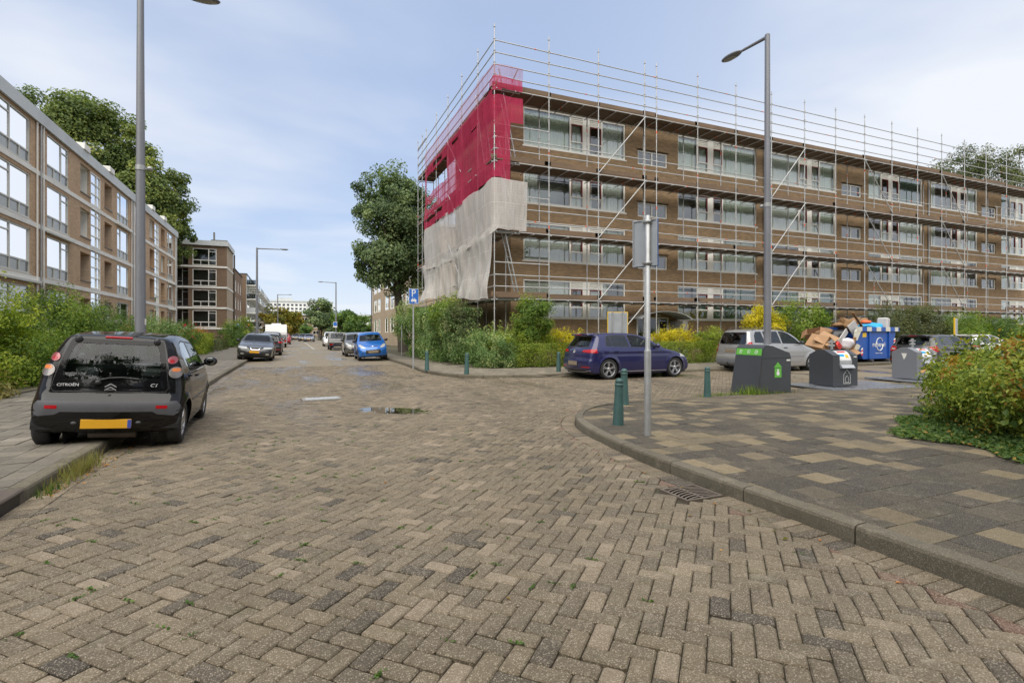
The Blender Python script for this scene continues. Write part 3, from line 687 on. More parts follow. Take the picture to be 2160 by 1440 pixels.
# puddle, manhole, grates
pd = MB()
pts = [(1.22, 10.75), (1.35, 11.1), (1.62, 11.3), (1.95, 11.05), (2.15, 10.75), (2.42, 10.42), (2.75, 10.05), (2.35, 9.95), (1.95, 9.92), (1.6, 10.0), (1.36, 10.3)]
pp = catmull(pts + [pts[0]], 0.06)[:-1]
pp = [(x+rnd.gauss(0, 0.012), y+rnd.gauss(0, 0.02)) for x, y in pp]
pd.poly([(PUD[0]+(x-PUD[0])*1.25, PUD[1]+(y-PUD[1])*1.25, -0.0215) for x, y in pp][::-1]); 
tag(pd.build('puddle', M['puddle']), 'dark rain puddle lying in the middle of the brick crossing', 'puddle')
def wz(x, y): return road_z(x, y)
M['manhole'] = solid('manhole_steel_wet_sheen', (0.42, 0.41, 0.38), 0.3, 0.2, var=.25, scale=8, grime=.3)  # pale grey stands in for the white reflection on wet steel
mh = empty('manhole_cover', (0.62, 12.75, wz(0.62, 12.75)+0.002), R(4), 'pale rectangular manhole cover set flush in the brick road', 'manhole cover')
b = MB(); b.box(-0.42, 0.42, -0.27, 0.27, -0.05, 0.012); b.build('frame', M['concrete_dark'], mh)
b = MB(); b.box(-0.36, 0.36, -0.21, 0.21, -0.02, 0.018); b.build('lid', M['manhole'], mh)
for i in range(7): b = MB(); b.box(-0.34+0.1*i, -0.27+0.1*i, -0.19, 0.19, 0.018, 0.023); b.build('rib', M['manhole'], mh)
M['grate'] = solid('worn_cast_iron', (.17, .14, .11), .6, .3, var=.3, scale=12)
M['pit'] = solid('drain_pit_shade', (.004, .004, .004), 1.0, spec=0.0)  # near-black puts the shade of pit and slots into the colour
gr = empty('drain_grate', (3.44, 3.86, wz(3.44, 3.86)-0.002), R(0), 'rusty iron drain grate with curved slots beside the kerb', 'drain grate')
b = MB(); b.box(-0.21, 0.21, -0.19, -0.165, -0.06, 0.012); b.box(-0.21, 0.21, 0.165, 0.19, -0.06, 0.012); b.box(-0.21, -0.185, -0.165, 0.165, -0.06, 0.012); b.box(0.185, 0.21, -0.165, 0.165, -0.06, 0.012); b.build('frame', M['grate'], gr)
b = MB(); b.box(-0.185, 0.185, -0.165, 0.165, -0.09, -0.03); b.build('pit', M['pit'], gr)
for i in range(7):
    y = -0.138+0.046*i; b = MB(); cv_ = [(-.185+.37*k/8, y+.020-.10*abs(k/8-.5)**2*2.2) for k in range(9)]
    for (xa, ya), (xb, yb) in zip(cv_[:-1], cv_[1:]):
        for mi_, z0_, z1_, w_ in ((1, -.03, .0035, .0085), (0, .0035, .009, .0095)):  # bar sides coloured black to imitate shade between the bars
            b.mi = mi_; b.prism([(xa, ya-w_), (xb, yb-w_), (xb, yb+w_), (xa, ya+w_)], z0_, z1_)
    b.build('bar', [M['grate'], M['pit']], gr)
b = MB(); b.box(-0.012, 0.012, -0.165, 0.165, -0.028, 0.008); b.build('cross_bar', M['grate'], gr)
g2 = empty('kerb_inlet', (-2.24, 5.66, 0.0), 0, 'grey steel kerb inlet with a dark opening, set in the street kerb', 'kerb inlet')
b = MB(); b.bbox(-0.16, 0.055, -0.28, 0.28, 0.095, 0.132, 0.012); b.bbox(-0.15, 0.052, 0.20, 0.28, -0.02, 0.096, 0.008); b.bbox(-0.15, 0.052, -0.28, -0.20, -0.02, 0.096, 0.008); b.build('hood', M['rust'], g2)
b = MB(); b.box(-0.12, 0.046, -0.2, 0.2, -0.02, 0.095); b.build('opening', M['black'], g2)
# ================================================================== vehicles: implicit body surfaces cut into panels
def chaikin(P, n=2):
    P = [tuple(p) for p in P]
    for _ in range(n):
        Q = []
        for i in range(len(P)):
            a, b = P[i], P[(i+1) % len(P)]
            Q += [(0.75*a[0]+0.25*b[0], 0.75*a[1]+0.25*b[1]), (0.25*a[0]+0.75*b[0], 0.25*a[1]+0.75*b[1])]
        P = Q
    return P
def sd_grid(poly, lo, hi, h):
    xs = np.arange(lo[0], hi[0]+h, h); zs = np.arange(lo[1], hi[1]+h, h); X, Z = np.meshgrid(xs, zs, indexing='ij')
    a = np.array(poly); b = np.roll(a, -1, 0); D = np.full(X.shape, 1e9); ins = np.zeros(X.shape, bool)
    for (x0, z0), (x1, z1) in zip(a, b):
        dx, dz = x1-x0, z1-z0; L = dx*dx+dz*dz+1e-12
        u = np.clip(((X-x0)*dx+(Z-z0)*dz)/L, 0, 1); D = np.minimum(D, (X-x0-u*dx)**2+(Z-z0-u*dz)**2)
        c = ((z0 > Z) != (z1 > Z)) & (X < (x1-x0)*(Z-z0)/(z1-z0+1e-12)+x0); ins ^= c
    D = np.sqrt(D); D[ins] *= -1; return D
def bil(D, lo, h, x, z):
    i = np.clip((x-lo[0])/h, 0, D.shape[0]-1.001); j = np.clip((z-lo[1])/h, 0, D.shape[1]-1.001)
    i0 = i.astype(int); j0 = j.astype(int); u = i-i0; v = j-j0
    return D[i0, j0]*(1-u)*(1-v)+D[i0+1, j0]*u*(1-v)+D[i0, j0+1]*(1-u)*v+D[i0+1, j0+1]*u*v
def sstep(x, a, b):
    t = np.clip((x-a)/(b-a), 0, 1); return t*t*(3-2*t)
def smooth_tab(pts, n=400, k=15):
    p = np.array(pts); x = np.linspace(p[0, 0], p[-1, 0], n); y = np.interp(x, p[:, 0], p[:, 1])
    ker = np.hanning(k+2)[1:-1]; ker /= ker.sum(); yp = np.pad(y, k, mode='edge'); y = np.convolve(yp, ker, 'same')[k:-k]
    return x, y
def surface_nets(Fn, lo, hi, h):
    ax = [np.arange(lo[i], hi[i]+h, h) for i in range(3)]; X, Y, Z = np.meshgrid(*ax, indexing='ij')
    V = Fn(X, Y, Z); S = V < 0; n = V.shape
    cs = [(i, j, k) for i in (0, 1) for j in (0, 1) for k in (0, 1)]
    def sh(A, c): return A[c[0]:n[0]-1+c[0], c[1]:n[1]-1+c[1], c[2]:n[2]-1+c[2]]
    cnt = sum(sh(S, c).astype(int) for c in cs); act = (cnt > 0) & (cnt < 8); idx = np.full(act.shape, -1, int); ids = np.argwhere(act); idx[act] = np.arange(len(ids))
    acc = np.zeros((len(ids), 3)); num = np.zeros(len(ids)); ii = ids.T
    for a in cs:
        for d in range(3):
            if a[d]: continue
            b = list(a); b[d] = 1
            va = V[ii[0]+a[0], ii[1]+a[1], ii[2]+a[2]]; vb = V[ii[0]+b[0], ii[1]+b[1], ii[2]+b[2]]
            cr = (va < 0) != (vb < 0); t = np.where(cr, va/(va-vb+1e-12), 0)
            p = np.tile(np.array(a, float), (len(ids), 1)); p[:, d] = t; acc[cr] += p[cr]; num[cr] += 1
    P = np.array(lo)+(ids+acc/num[:, None])*h; Q = []
    for d in range(3):
        e1, e2 = (d+1) % 3, (d+2) % 3
        s0 = [slice(None)]*3; s1 = [slice(None)]*3; s0[d] = slice(0, n[d]-1); s1[d] = slice(1, n[d])
        A = S[tuple(s0)]; B = S[tuple(s1)]; ed = np.argwhere(A != B); ed = ed[(ed[:, e1] > 0) & (ed[:, e2] > 0) & (ed[:, e1] < n[e1]-1) & (ed[:, e2] < n[e2]-1)]
        q = []
        for o1, o2 in ((-1, -1), (0, -1), (0, 0), (-1, 0)):
            c = ed.copy(); c[:, e1] += o1; c[:, e2] += o2; q.append(idx[c[:, 0], c[:, 1], c[:, 2]])
        q = np.stack(q, 1); fl = A[ed[:, 0], ed[:, 1], ed[:, 2]]; q[~fl] = q[~fl][:, ::-1]; Q.append(q)
    Q = np.concatenate(Q)
    def grad(P):
        e = 0.004; g = np.stack([(Fn(P[:, 0]+(e if k == 0 else 0), P[:, 1]+(e if k == 1 else 0), P[:, 2]+(e if k == 2 else 0))-Fn(P[:, 0]-(e if k == 0 else 0), P[:, 1]-(e if k == 1 else 0), P[:, 2]-(e if k == 2 else 0)))/(2*e) for k in range(3)], 1)
        return g
    for _ in range(4):
        g = grad(P); f = Fn(P[:, 0], P[:, 1], P[:, 2]); st = f[:, None]*g/np.maximum((g**2).sum(1), 0.1)[:, None]
        P = P-np.clip(st, -h*0.6, h*0.6)
    g = grad(P); N = g/np.maximum(np.linalg.norm(g, axis=1), 1e-6)[:, None]
    return P, Q, N
class CarBody:
    def __init__(s, sp, cell):
        s.sp = sp; L, W, H = sp['L'], sp['W'], sp['H']; poly = chaikin(sp['prof'], 2); lo = (-0.3, -0.2); h = 0.012
        D = sd_grid(poly, lo, (L+0.3, H+0.3), h); wx, wy = smooth_tab(sp['sec'], 400, 13); px, py = smooth_tab(sp['plan'], 400, 25)
        crown, rbow, fbow = sp.get('crown', 0.05), sp.get('rbow', 0.10), sp.get('fbow', 0.16); k0, k1 = sp.get('k0', 0.10), sp.get('k1', 0.16)
        wh = sp['wheels']; ar = sp['arch']
        def Fn(X, Y, Z):
            ay = np.abs(Y); t2 = np.minimum((ay/(W/2))**2, 1.3); up = sstep(Z, 0.45, 0.85)
            xx = X - rbow*t2*(1-sstep(X, 0.12*L, 0.42*L)) + fbow*t2*sstep(X, 0.50*L, 0.80*L)
            zz = Z + crown*t2*up
            d1 = bil(D, lo, h, xx, zz)
            hw = np.interp(Z, wx, wy)*np.interp(X, px, py)
            d2 = ay-hw
            for cx in wh:
                r = np.sqrt((X-cx)**2+(Z-sp['r'])**2); d2 = d2-0.022*np.exp(-((r-ar)/0.055)**2)
            for (z0, dep, wdt, xa, xb) in sp.get('crease', []):
                d2 = d2+dep*np.exp(-((Z-z0)/wdt)**2)*sstep(X, xa, xa+0.15)*(1-sstep(X, xb-0.15, xb))
            k = (k0+(k1-k0)*(1-sstep(np.minimum(X, L-X), 0.0, 0.6)))*(.35+.65*sstep(Z, .28, .55))
            hh = np.maximum(k-np.abs(d1-d2), 0)/k
            return np.maximum(d1, d2)+hh*hh*k*0.25
        P, Q, N = surface_nets(Fn, (-0.12, -W/2-0.1, 0.05), (L+0.12, W/2+0.1, H+0.1), cell)
        s.bm = bm = bmesh.new(); s.nl = bm.verts.layers.float_vector.new('n0'); s.tl = bm.faces.layers.int.new('tag')
        vs = []
        for p, n in zip(P, N):
            v = bm.verts.new(p); v[s.nl] = Vector(n); vs.append(v)
        for q in Q:
            try: bm.faces.new([vs[i] for i in q])
            except ValueError: pass
        bm.normal_update(); s.tree = BVHTree.FromBMesh(bm); s.tags = {}; s.nt = 0; s.cell = cell
    def tag_id(s, key):
        if key not in s.tags: s.nt += 1; s.tags[key] = s.nt
        return s.tags[key]
    def cut(s, key, proj, poly, over=(), nlim=0.2, lim=None):
        """proj: 'l','r' (x,z) on a side; 'rear','front' (y,z); 'top' (x,y)"""
        bm = s.bm; tid = s.tag_id(key); ok = {0}|{s.tags[o] for o in over if o in s.tags}
        a = sum(poly[i][0]*poly[(i+1) % len(poly)][1]-poly[(i+1) % len(poly)][0]*poly[i][1] for i in range(len(poly)))
        if a < 0: poly = poly[::-1]
        u0 = min(p[0] for p in poly); u1 = max(p[0] for p in poly); v0 = min(p[1] for p in poly); v1 = max(p[1] for p in poly); m = s.cell*1.5
        L = s.sp['L']
        if proj in 'lr':
            sg = 1 if proj == 'l' else -1; uv = lambda c: (c.x, c.z); e3 = lambda n: Vector((n[0], 0, n[1])); p3 = lambda p: Vector((p[0], 0, p[1])); tst = lambda f, c: sg*f.normal.y > nlim and sg*c.y > 0.1
        elif proj == 'top':
            uv = lambda c: (c.x, c.y); e3 = lambda n: Vector((n[0], n[1], 0)); p3 = lambda p: Vector((p[0], p[1], 0)); tst = lambda f, c: f.normal.z > nlim
        else:
            sg = -1 if proj == 'rear' else 1; uv = lambda c: (c.y, c.z); e3 = lambda n: Vector((0, n[0], n[1])); p3 = lambda p: Vector((0, p[0], p[1])); tst = lambda f, c: sg*f.normal.x > nlim and (c.x < (lim or L*0.4) if sg < 0 else c.x > L-(lim or L*0.45))
        cand = []
        for f in bm.faces:
            if f[s.tl] not in ok: continue
            c = f.calc_center_median(); u, v = uv(c)
            if u0-m < u < u1+m and v0-m < v < v1+m and tst(f, c): cand.append(f)
        n = len(poly)
        for i in range(n):
            p, q = poly[i], poly[(i+1) % n]; dx, dy = q[0]-p[0], q[1]-p[1]; l = math.hypot(dx, dy)
            if l < 1e-6 or not cand: continue
            no = e3((-dy/l, dx/l)); co = p3(p)
            g = set(cand)
            for f in cand: g.update(f.edges); g.update(f.verts)
            r = bmesh.ops.bisect_plane(bm, geom=list(g), dist=1e-5, plane_co=co, plane_no=no)
            cand = [f for f in r['geom'] if isinstance(f, bmesh.types.BMFace) and (f.calc_center_median()-co).dot(no) > -1e-6]
        for f in cand: f[s.tl] = tid
    def both(s, key, poly, over=(), nlim=0.2):
        s.cut(key+'|l', 'l', poly, over=[o+'|l' for o in over], nlim=nlim); s.cut(key+'|r', 'r', poly, over=[o+'|r' for o in over], nlim=nlim)
    def part(s, keys, off=0.0, drop=False):
        ids = {s.tags[k] for k in keys if k in s.tags} if keys is not None else {0}
        return [f for f in s.bm.faces if f[s.tl] in ids]
    def mesh(s, name, groups, off=0.0, flip=False):
        """groups: list of (faces, material)"""
        vi = {}; V = []; N = []; Fc = []; mi = []
        for k, (fs, m) in enumerate(groups):
            for f in fs:
                ix = []
                for v in f.verts:
                    if v not in vi:
                        vi[v] = len(V); n = v[s.nl].normalized() if v[s.nl].length > 1e-6 else v.normal
                        V.append(v.co+n*off); N.append(-n if flip else n)
                    ix.append(vi[v])
                Fc.append(ix[::-1] if flip else ix); mi.append(k)
        me = bpy.data.meshes.new(name); me.from_pydata([tuple(v) for v in V], [], Fc)
        for _, m in groups: me.materials.append(m)
        me.polygons.foreach_set('material_index', mi); me.polygons.foreach_set('use_smooth', [True]*len(Fc)); me.update()
        try: me.normals_split_custom_set_from_vertices([tuple(n) for n in N])
        except Exception: pass
        return me
    def surf(s, proj, u, v):
        """point and normal on the body where a ray from outside meets it"""
        L = s.sp['L']
        if proj == 'rear': o, d = Vector((-1, u, v)), Vector((1, 0, 0))
        elif proj == 'front': o, d = Vector((L+1, u, v)), Vector((-1, 0, 0))
        elif proj == 'l': o, d = Vector((u, 2, v)), Vector((0, -1, 0))
        elif proj == 'r': o, d = Vector((u, -2, v)), Vector((0, 1, 0))
        else: o, d = Vector((u, v, 4)), Vector((0, 0, -1))
        h = s.tree.ray_cast(o, d)
        return (h[0], h[1]) if h[0] is not None else (o, -d)
def inset(poly, d):
    n = len(poly); a = sum(poly[i][0]*poly[(i+1) % n][1]-poly[(i+1) % n][0]*poly[i][1] for i in range(n)); P = poly if a > 0 else poly[::-1]; out = []
    for i in range(n):
        p0, p1, p2 = P[i-1], P[i], P[(i+1) % n]; e1 = Vector((p1[0]-p0[0], p1[1]-p0[1])).normalized(); e2 = Vector((p2[0]-p1[0], p2[1]-p1[1])).normalized()
        n1 = Vector((-e1.y, e1.x)); n2 = Vector((-e2.y, e2.x)); k = n1+n2; k = k.normalized() if k.length > 1e-6 else n1; c = max(0.5, k.dot(n1)); out.append((p1[0]+k.x*d/c, p1[1]+k.y*d/c))
    return out
def circ(cx, cz, r, n=16): return [(cx+r*math.cos(2*math.pi*i/n), cz+r*math.sin(2*math.pi*i/n)) for i in range(n)]
def rrect(x0, x1, z0, z1, r=0.02): 
    return [(x0+r, z0), (x1-r, z0), (x1, z0+r), (x1, z1-r), (x1-r, z1), (x0+r, z1), (x0, z1-r), (x0, z0+r)]
WHEELS = {}
def wheel_meshes(r, wd, rimr, kind):
    key = (r, wd, rimr, kind)
    if key in WHEELS: return WHEELS[key]
    b = MB(); h = wd/2
    b.lathe([(rimr-0.004, -h+0.01), (rimr+0.012, -h), (r-0.035, -h-0.006), (r-0.012, -h+0.012), (r, -h+0.04), (r, h-0.04), (r-0.012, h-0.012), (r-0.035, h+0.006), (rimr+0.012, h), (rimr-0.004, h-0.01)], n=36, axis='y')
    ty = b.mesh('tyre', M['rubber'])
    b = MB(); o = h-0.012  # outer face at +y
    b.mi = 0; b.lathe([(rimr+0.002, -h+0.02), (rimr, o), (rimr-0.014, o+0.006), (rimr-0.02, o-0.01), (rimr-0.028, -h+0.03)], n=36, axis='y')
    b.mi = 1; b.lathe([(rimr-0.02, -0.01), (0.0, -0.012)], n=24, axis='y'); b.mi = 0
    b.lathe([(0.062, o-0.045), (0.058, o-0.012), (0.03, o-0.004), (0.0, o-0.003)], n=16, axis='y')
    ns = {'five': 5, 'ten': 5, 'seven': 7, 'cap': 9}[kind]
    for i in range(ns):
        a0 = 2*math.pi*i/ns+0.3
        offs = ((-0.13, 0.02), (0.13, -0.02)) if kind == 'ten' else ((0, 0),)
        for da, tw in offs:
            a = a0+da; wI, wO = {'five': (0.040, 0.034), 'ten': (0.016, 0.014), 'seven': (0.026, 0.02), 'cap': (0.026, 0.032)}[kind]
            d = Vector((math.cos(a), 0, math.sin(a))); t = Vector((-math.sin(a), 0, math.cos(a)))
            p0 = Vector((math.cos(a0), 0, math.sin(a0)))*0.03; p1 = d*(rimr-0.012); vs = []
            for p, w, y in ((p0, wI, o-0.008), (p1, wO, o+0.000)):
                for q, yy in ((-w, y-0.03), (-w*0.8, y), (w*0.8, y), (w, y-0.03)): vs.append(p+t*q+Vector((0, yy, 0)))
            b._add(vs, [(0, 1, 5, 4), (1, 2, 6, 5), (2, 3, 7, 6)])
    ri = b.mesh('rim', [M['alloy'], M['darkmetal']]); WHEELS[key] = (ty, ri); return ty, ri
def add_wheels(root, sp):
    ty, ri = wheel_meshes(sp['r'], sp.get('tw', 0.19), sp.get('rim', sp['r']*0.66), sp.get('rk', 'five'))
    for x in sp['wheels']:
        for sg in (1, -1):
            w = empty('wheel', (x, sg*sp['track'], sp['r']), 0 if sg > 0 else math.pi, parent=root)
            st = sp.get('steer', 0) if x > sp['L']/2 else 0
            w.rotation_euler = (0, 0, (0 if sg > 0 else math.pi)+st)
            w.location.z += sp.get('susp', {}).get((sg > 0), 0)
            link('tyre', ty, w); link('rim', ri, w)
def build_car(name, sp, cell, pmat, label, group=None, interior=True):
    """car at the origin, rear bumper at x=0, heading +x"""
    cb = CarBody(sp, cell); L, W = sp['L'], sp['W']
    for x in sp['wheels']: cb.both('hole', circ(x, sp['r'], sp['arch'], 24), nlim=0.6)
    seal = []; plan = []
    for p in sp['panels']:
        nm, proj, poly, mat = p[:4]; o = p[4] if len(p) > 4 else {}
        projs = ('l', 'r') if proj == 'side' else (proj,)
        polys = [poly] if not o.get('mirror') else [poly, [(-a, b) for a, b in poly]]
        for i, pr in enumerate(projs):
            for k, pl in enumerate(polys):
                grp = o.get('join'); key = '%s|%s%d' % (grp or nm+str(sp['panels'].index(p)), pr if not grp else o.get('side', pr), k)
                over = [q for q in cb.tags if any(q.startswith(x) for x in o.get('over', ()))]
                lm = o.get('lim', .36 if o.get('nlim', .2) < -.1 and pr == 'rear' else (.62 if o.get('nlim', .2) < -.05 and pr == 'front' else None))
                if o.get('seal'):
                    sk = 'seal%d|%s%d' % (sp['panels'].index(p), pr, k); cb.cut(sk, pr, pl, over, o.get('nlim', 0.2), lm); seal.append(sk)
                    cb.cut(key, pr, inset(pl, o['seal']), [sk], o.get('nlim', 0.2), lm)
                else: cb.cut(key, pr, pl, over, o.get('nlim', 0.2), lm)
                if key not in [x[0] for x in plan]: plan.append((key, nm, mat, o))
    root = empty(name, label=label, cat='car', group=group)
    body_f = cb.part(None); seal_f = cb.part(seal)
    link('body', cb.mesh('body', [(body_f, pmat), (seal_f, M['black'])]), root)
    opaque = [(body_f, M['lining']), (seal_f, M['lining'])]
    for key, nm, mat, o in plan:
        fs = cb.part([key])
        if not fs: continue
        m = pmat if mat == 'paint' else M[mat]
        link(nm, cb.mesh(nm, [(fs, m)], o.get('off', -0.003 if nm.endswith('window') or nm == 'windscreen' else 0.0)), root)
        if 'window' not in nm and nm != 'windscreen': opaque.append((fs, M['lining']))
    if interior: link('lining', cb.mesh('lining', opaque, -0.02, True), root)
    # wheel housings
    b = MB()
    for x in sp['wheels']:
        for sg in (1, -1):
            y1 = sg*(sp['track']+0.07); y0 = sg*(sp['track']-0.24); r = sp['arch']+0.012; n = 20
            for i in range(n):
                a0 = math.pi*(i/n)*1.06-0.09; a1 = math.pi*((i+1)/n)*1.06-0.09
                P = lambda a, y: (x+r*math.cos(a), y, sp['r']+r*math.sin(a))
                b.quad(P(a0, y0), P(a1, y0), P(a1, y1), P(a0, y1))
            b.poly([(x+r*math.cos(2*math.pi*i/16), y0, sp['r']+r*math.sin(2*math.pi*i/16)) for i in range(16)])
    b.mi = 0; b.box(0.25, L-0.3, -W/2+0.16, W/2-0.16, sp.get('floor', 0.2)-0.02, sp.get('floor', 0.2)+0.02)
    b.build('wheel_housing', M['black'], root)
    add_wheels(root, sp)
    if interior:
        zb = sp.get('seatz', 0.45)
        for sx, ys in ((sp['seats'][0], (0.33, -0.33)), (sp['seats'][1], (0.36, -0.36))):
            for y in ys:
                b = MB(); b.bbox(sx, sx+0.45, y-0.22, y+0.22, zb-0.15, zb, 0.04); b.M = Matrix.Translation((sx+0.02, y, zb))@Matrix.Rotation(R(-14), 4, 'Y')
                hs_ = 0 if sx == sp['seats'][0] else .14
                b.bbox(-0.07, 0.05, -0.22, 0.22, -0.05, 0.52-hs_, 0.04); b.bbox(-0.05, 0.03, -0.12, 0.12, 0.55-hs_, 0.70-hs_*1.2, 0.03); b.build('seat', M['seat'], root)
        b = MB(); dx = sp['dash']; b.bbox(dx, dx+0.4, -W/2+0.18, W/2-0.18, 0.62, sp.get('dashz', 0.93), 0.05); b.build('dashboard', M['black'], root)
        b = MB(); cz = sp.get('dashz', 0.93)+0.02
        b.M = Matrix.Translation((dx-0.10, 0.34, cz))@Matrix.Rotation(R(-65), 4, 'Y')
        n = 18
        for i in range(n):
            a, a2 = 2*math.pi*i/n, 2*math.pi*(i+1)/n; b.tube((0.18*math.cos(a), 0.18*math.sin(a), 0), (0.18*math.cos(a2), 0.18*math.sin(a2), 0), 0.014, None, 6, False)
        b.tube((0, -0.17, 0), (0, 0.17, 0), 0.016); b.tube((0, 0, 0), (-0.16, 0, 0), 0.018); b.build('steering_wheel', M['black'], root)
    # mirrors
    mx, mz = sp['mirror']
    for sg in (1, -1):
        p, n = cb.surf('l' if sg > 0 else 'r', mx+0.02, mz-0.03)
        b = MB(); b.mi = 0; b.ball((mx, p.y+sg*0.115, mz+0.03), 0.075, 0.105, 0.078, 12, 8); b.tube((mx+0.02, p.y-sg*0.02, mz-0.02), (mx+0.01, p.y+sg*0.07, mz), 0.025)
        b.mi = 1; b.lathe([(0.0, -0.0505), (0.058, -0.0505), (0.066, -0.046)], (mx-0.012, p.y+sg*0.115, mz+0.03), 14, 'x'); b.build('mirror', [pmat if sp.get('mpaint', True) else M['black'], M['mirrorglass']], root)
    for hx, hz_ in sp.get('handles', []):
        for pr, sg in (('l', 1), ('r', -1)):
            p, n = cb.surf(pr, hx, hz_); b = MB(); b.bbox(hx-0.09, hx+0.09, min(p.y, p.y+sg*0.028), max(p.y, p.y+sg*0.028), hz_-0.015, hz_+0.015, 0.007); b.build('door_handle', sp.get('hmat') and M[sp['hmat']] or pmat, root)
    return root, cb
def plate(root, cb, proj, y, z, w, h, mat, blue=True, name='number_plate', tilt=None):
    p, n = cb.surf(proj, y, z); sg = -1 if proj == 'rear' else 1
    ps = [cb.surf(proj, y+s_*w/2*0.95, z)[0].x for s_ in (-1, 1)]+[p.x]
    x = min(ps) if sg < 0 else max(ps)
    b = MB(); b.mi = 0; b.bbox(min(x, x+sg*0.016), max(x, x+sg*0.016), y-w/2, y+w/2, z-h/2, z+h/2, 0.004)
    b.mi = 1; e = x+sg*0.0175
    if blue: b.poly([(e, y-sg*(-w/2+0.0), z-h/2+.005), (e, y-sg*(-w/2+0.04), z-h/2+.005), (e, y-sg*(-w/2+0.04), z+h/2-.005), (e, y-sg*(-w/2), z+h/2-.005)][::(1 if sg > 0 else 1)])
    b.build(name, [M[mat], M['plate_blue']], root); return x
def text(body, size, m, parent, loc, rot, ext=0.002, align='CENTER', name='lettering', sx=1.0, shear=0.0):
    c = bpy.data.curves.new(name, 'FONT'); c.body = body; c.size = size; c.extrude = ext; c.align_x = align; c.align_y = 'CENTER'; c.shear = shear; c.materials.append(m); c.resolution_u = 3
    tmp = bpy.data.objects.new('letters', c); col.objects.link(tmp); bpy.context.view_layer.update()
    me = bpy.data.meshes.new_from_object(tmp.evaluated_get(bpy.context.evaluated_depsgraph_get())); bpy.data.objects.remove(tmp); me.name = name
    o = link(name, me, parent, loc); o.rotation_euler = rot; o.scale = (sx, 1, 1); return o

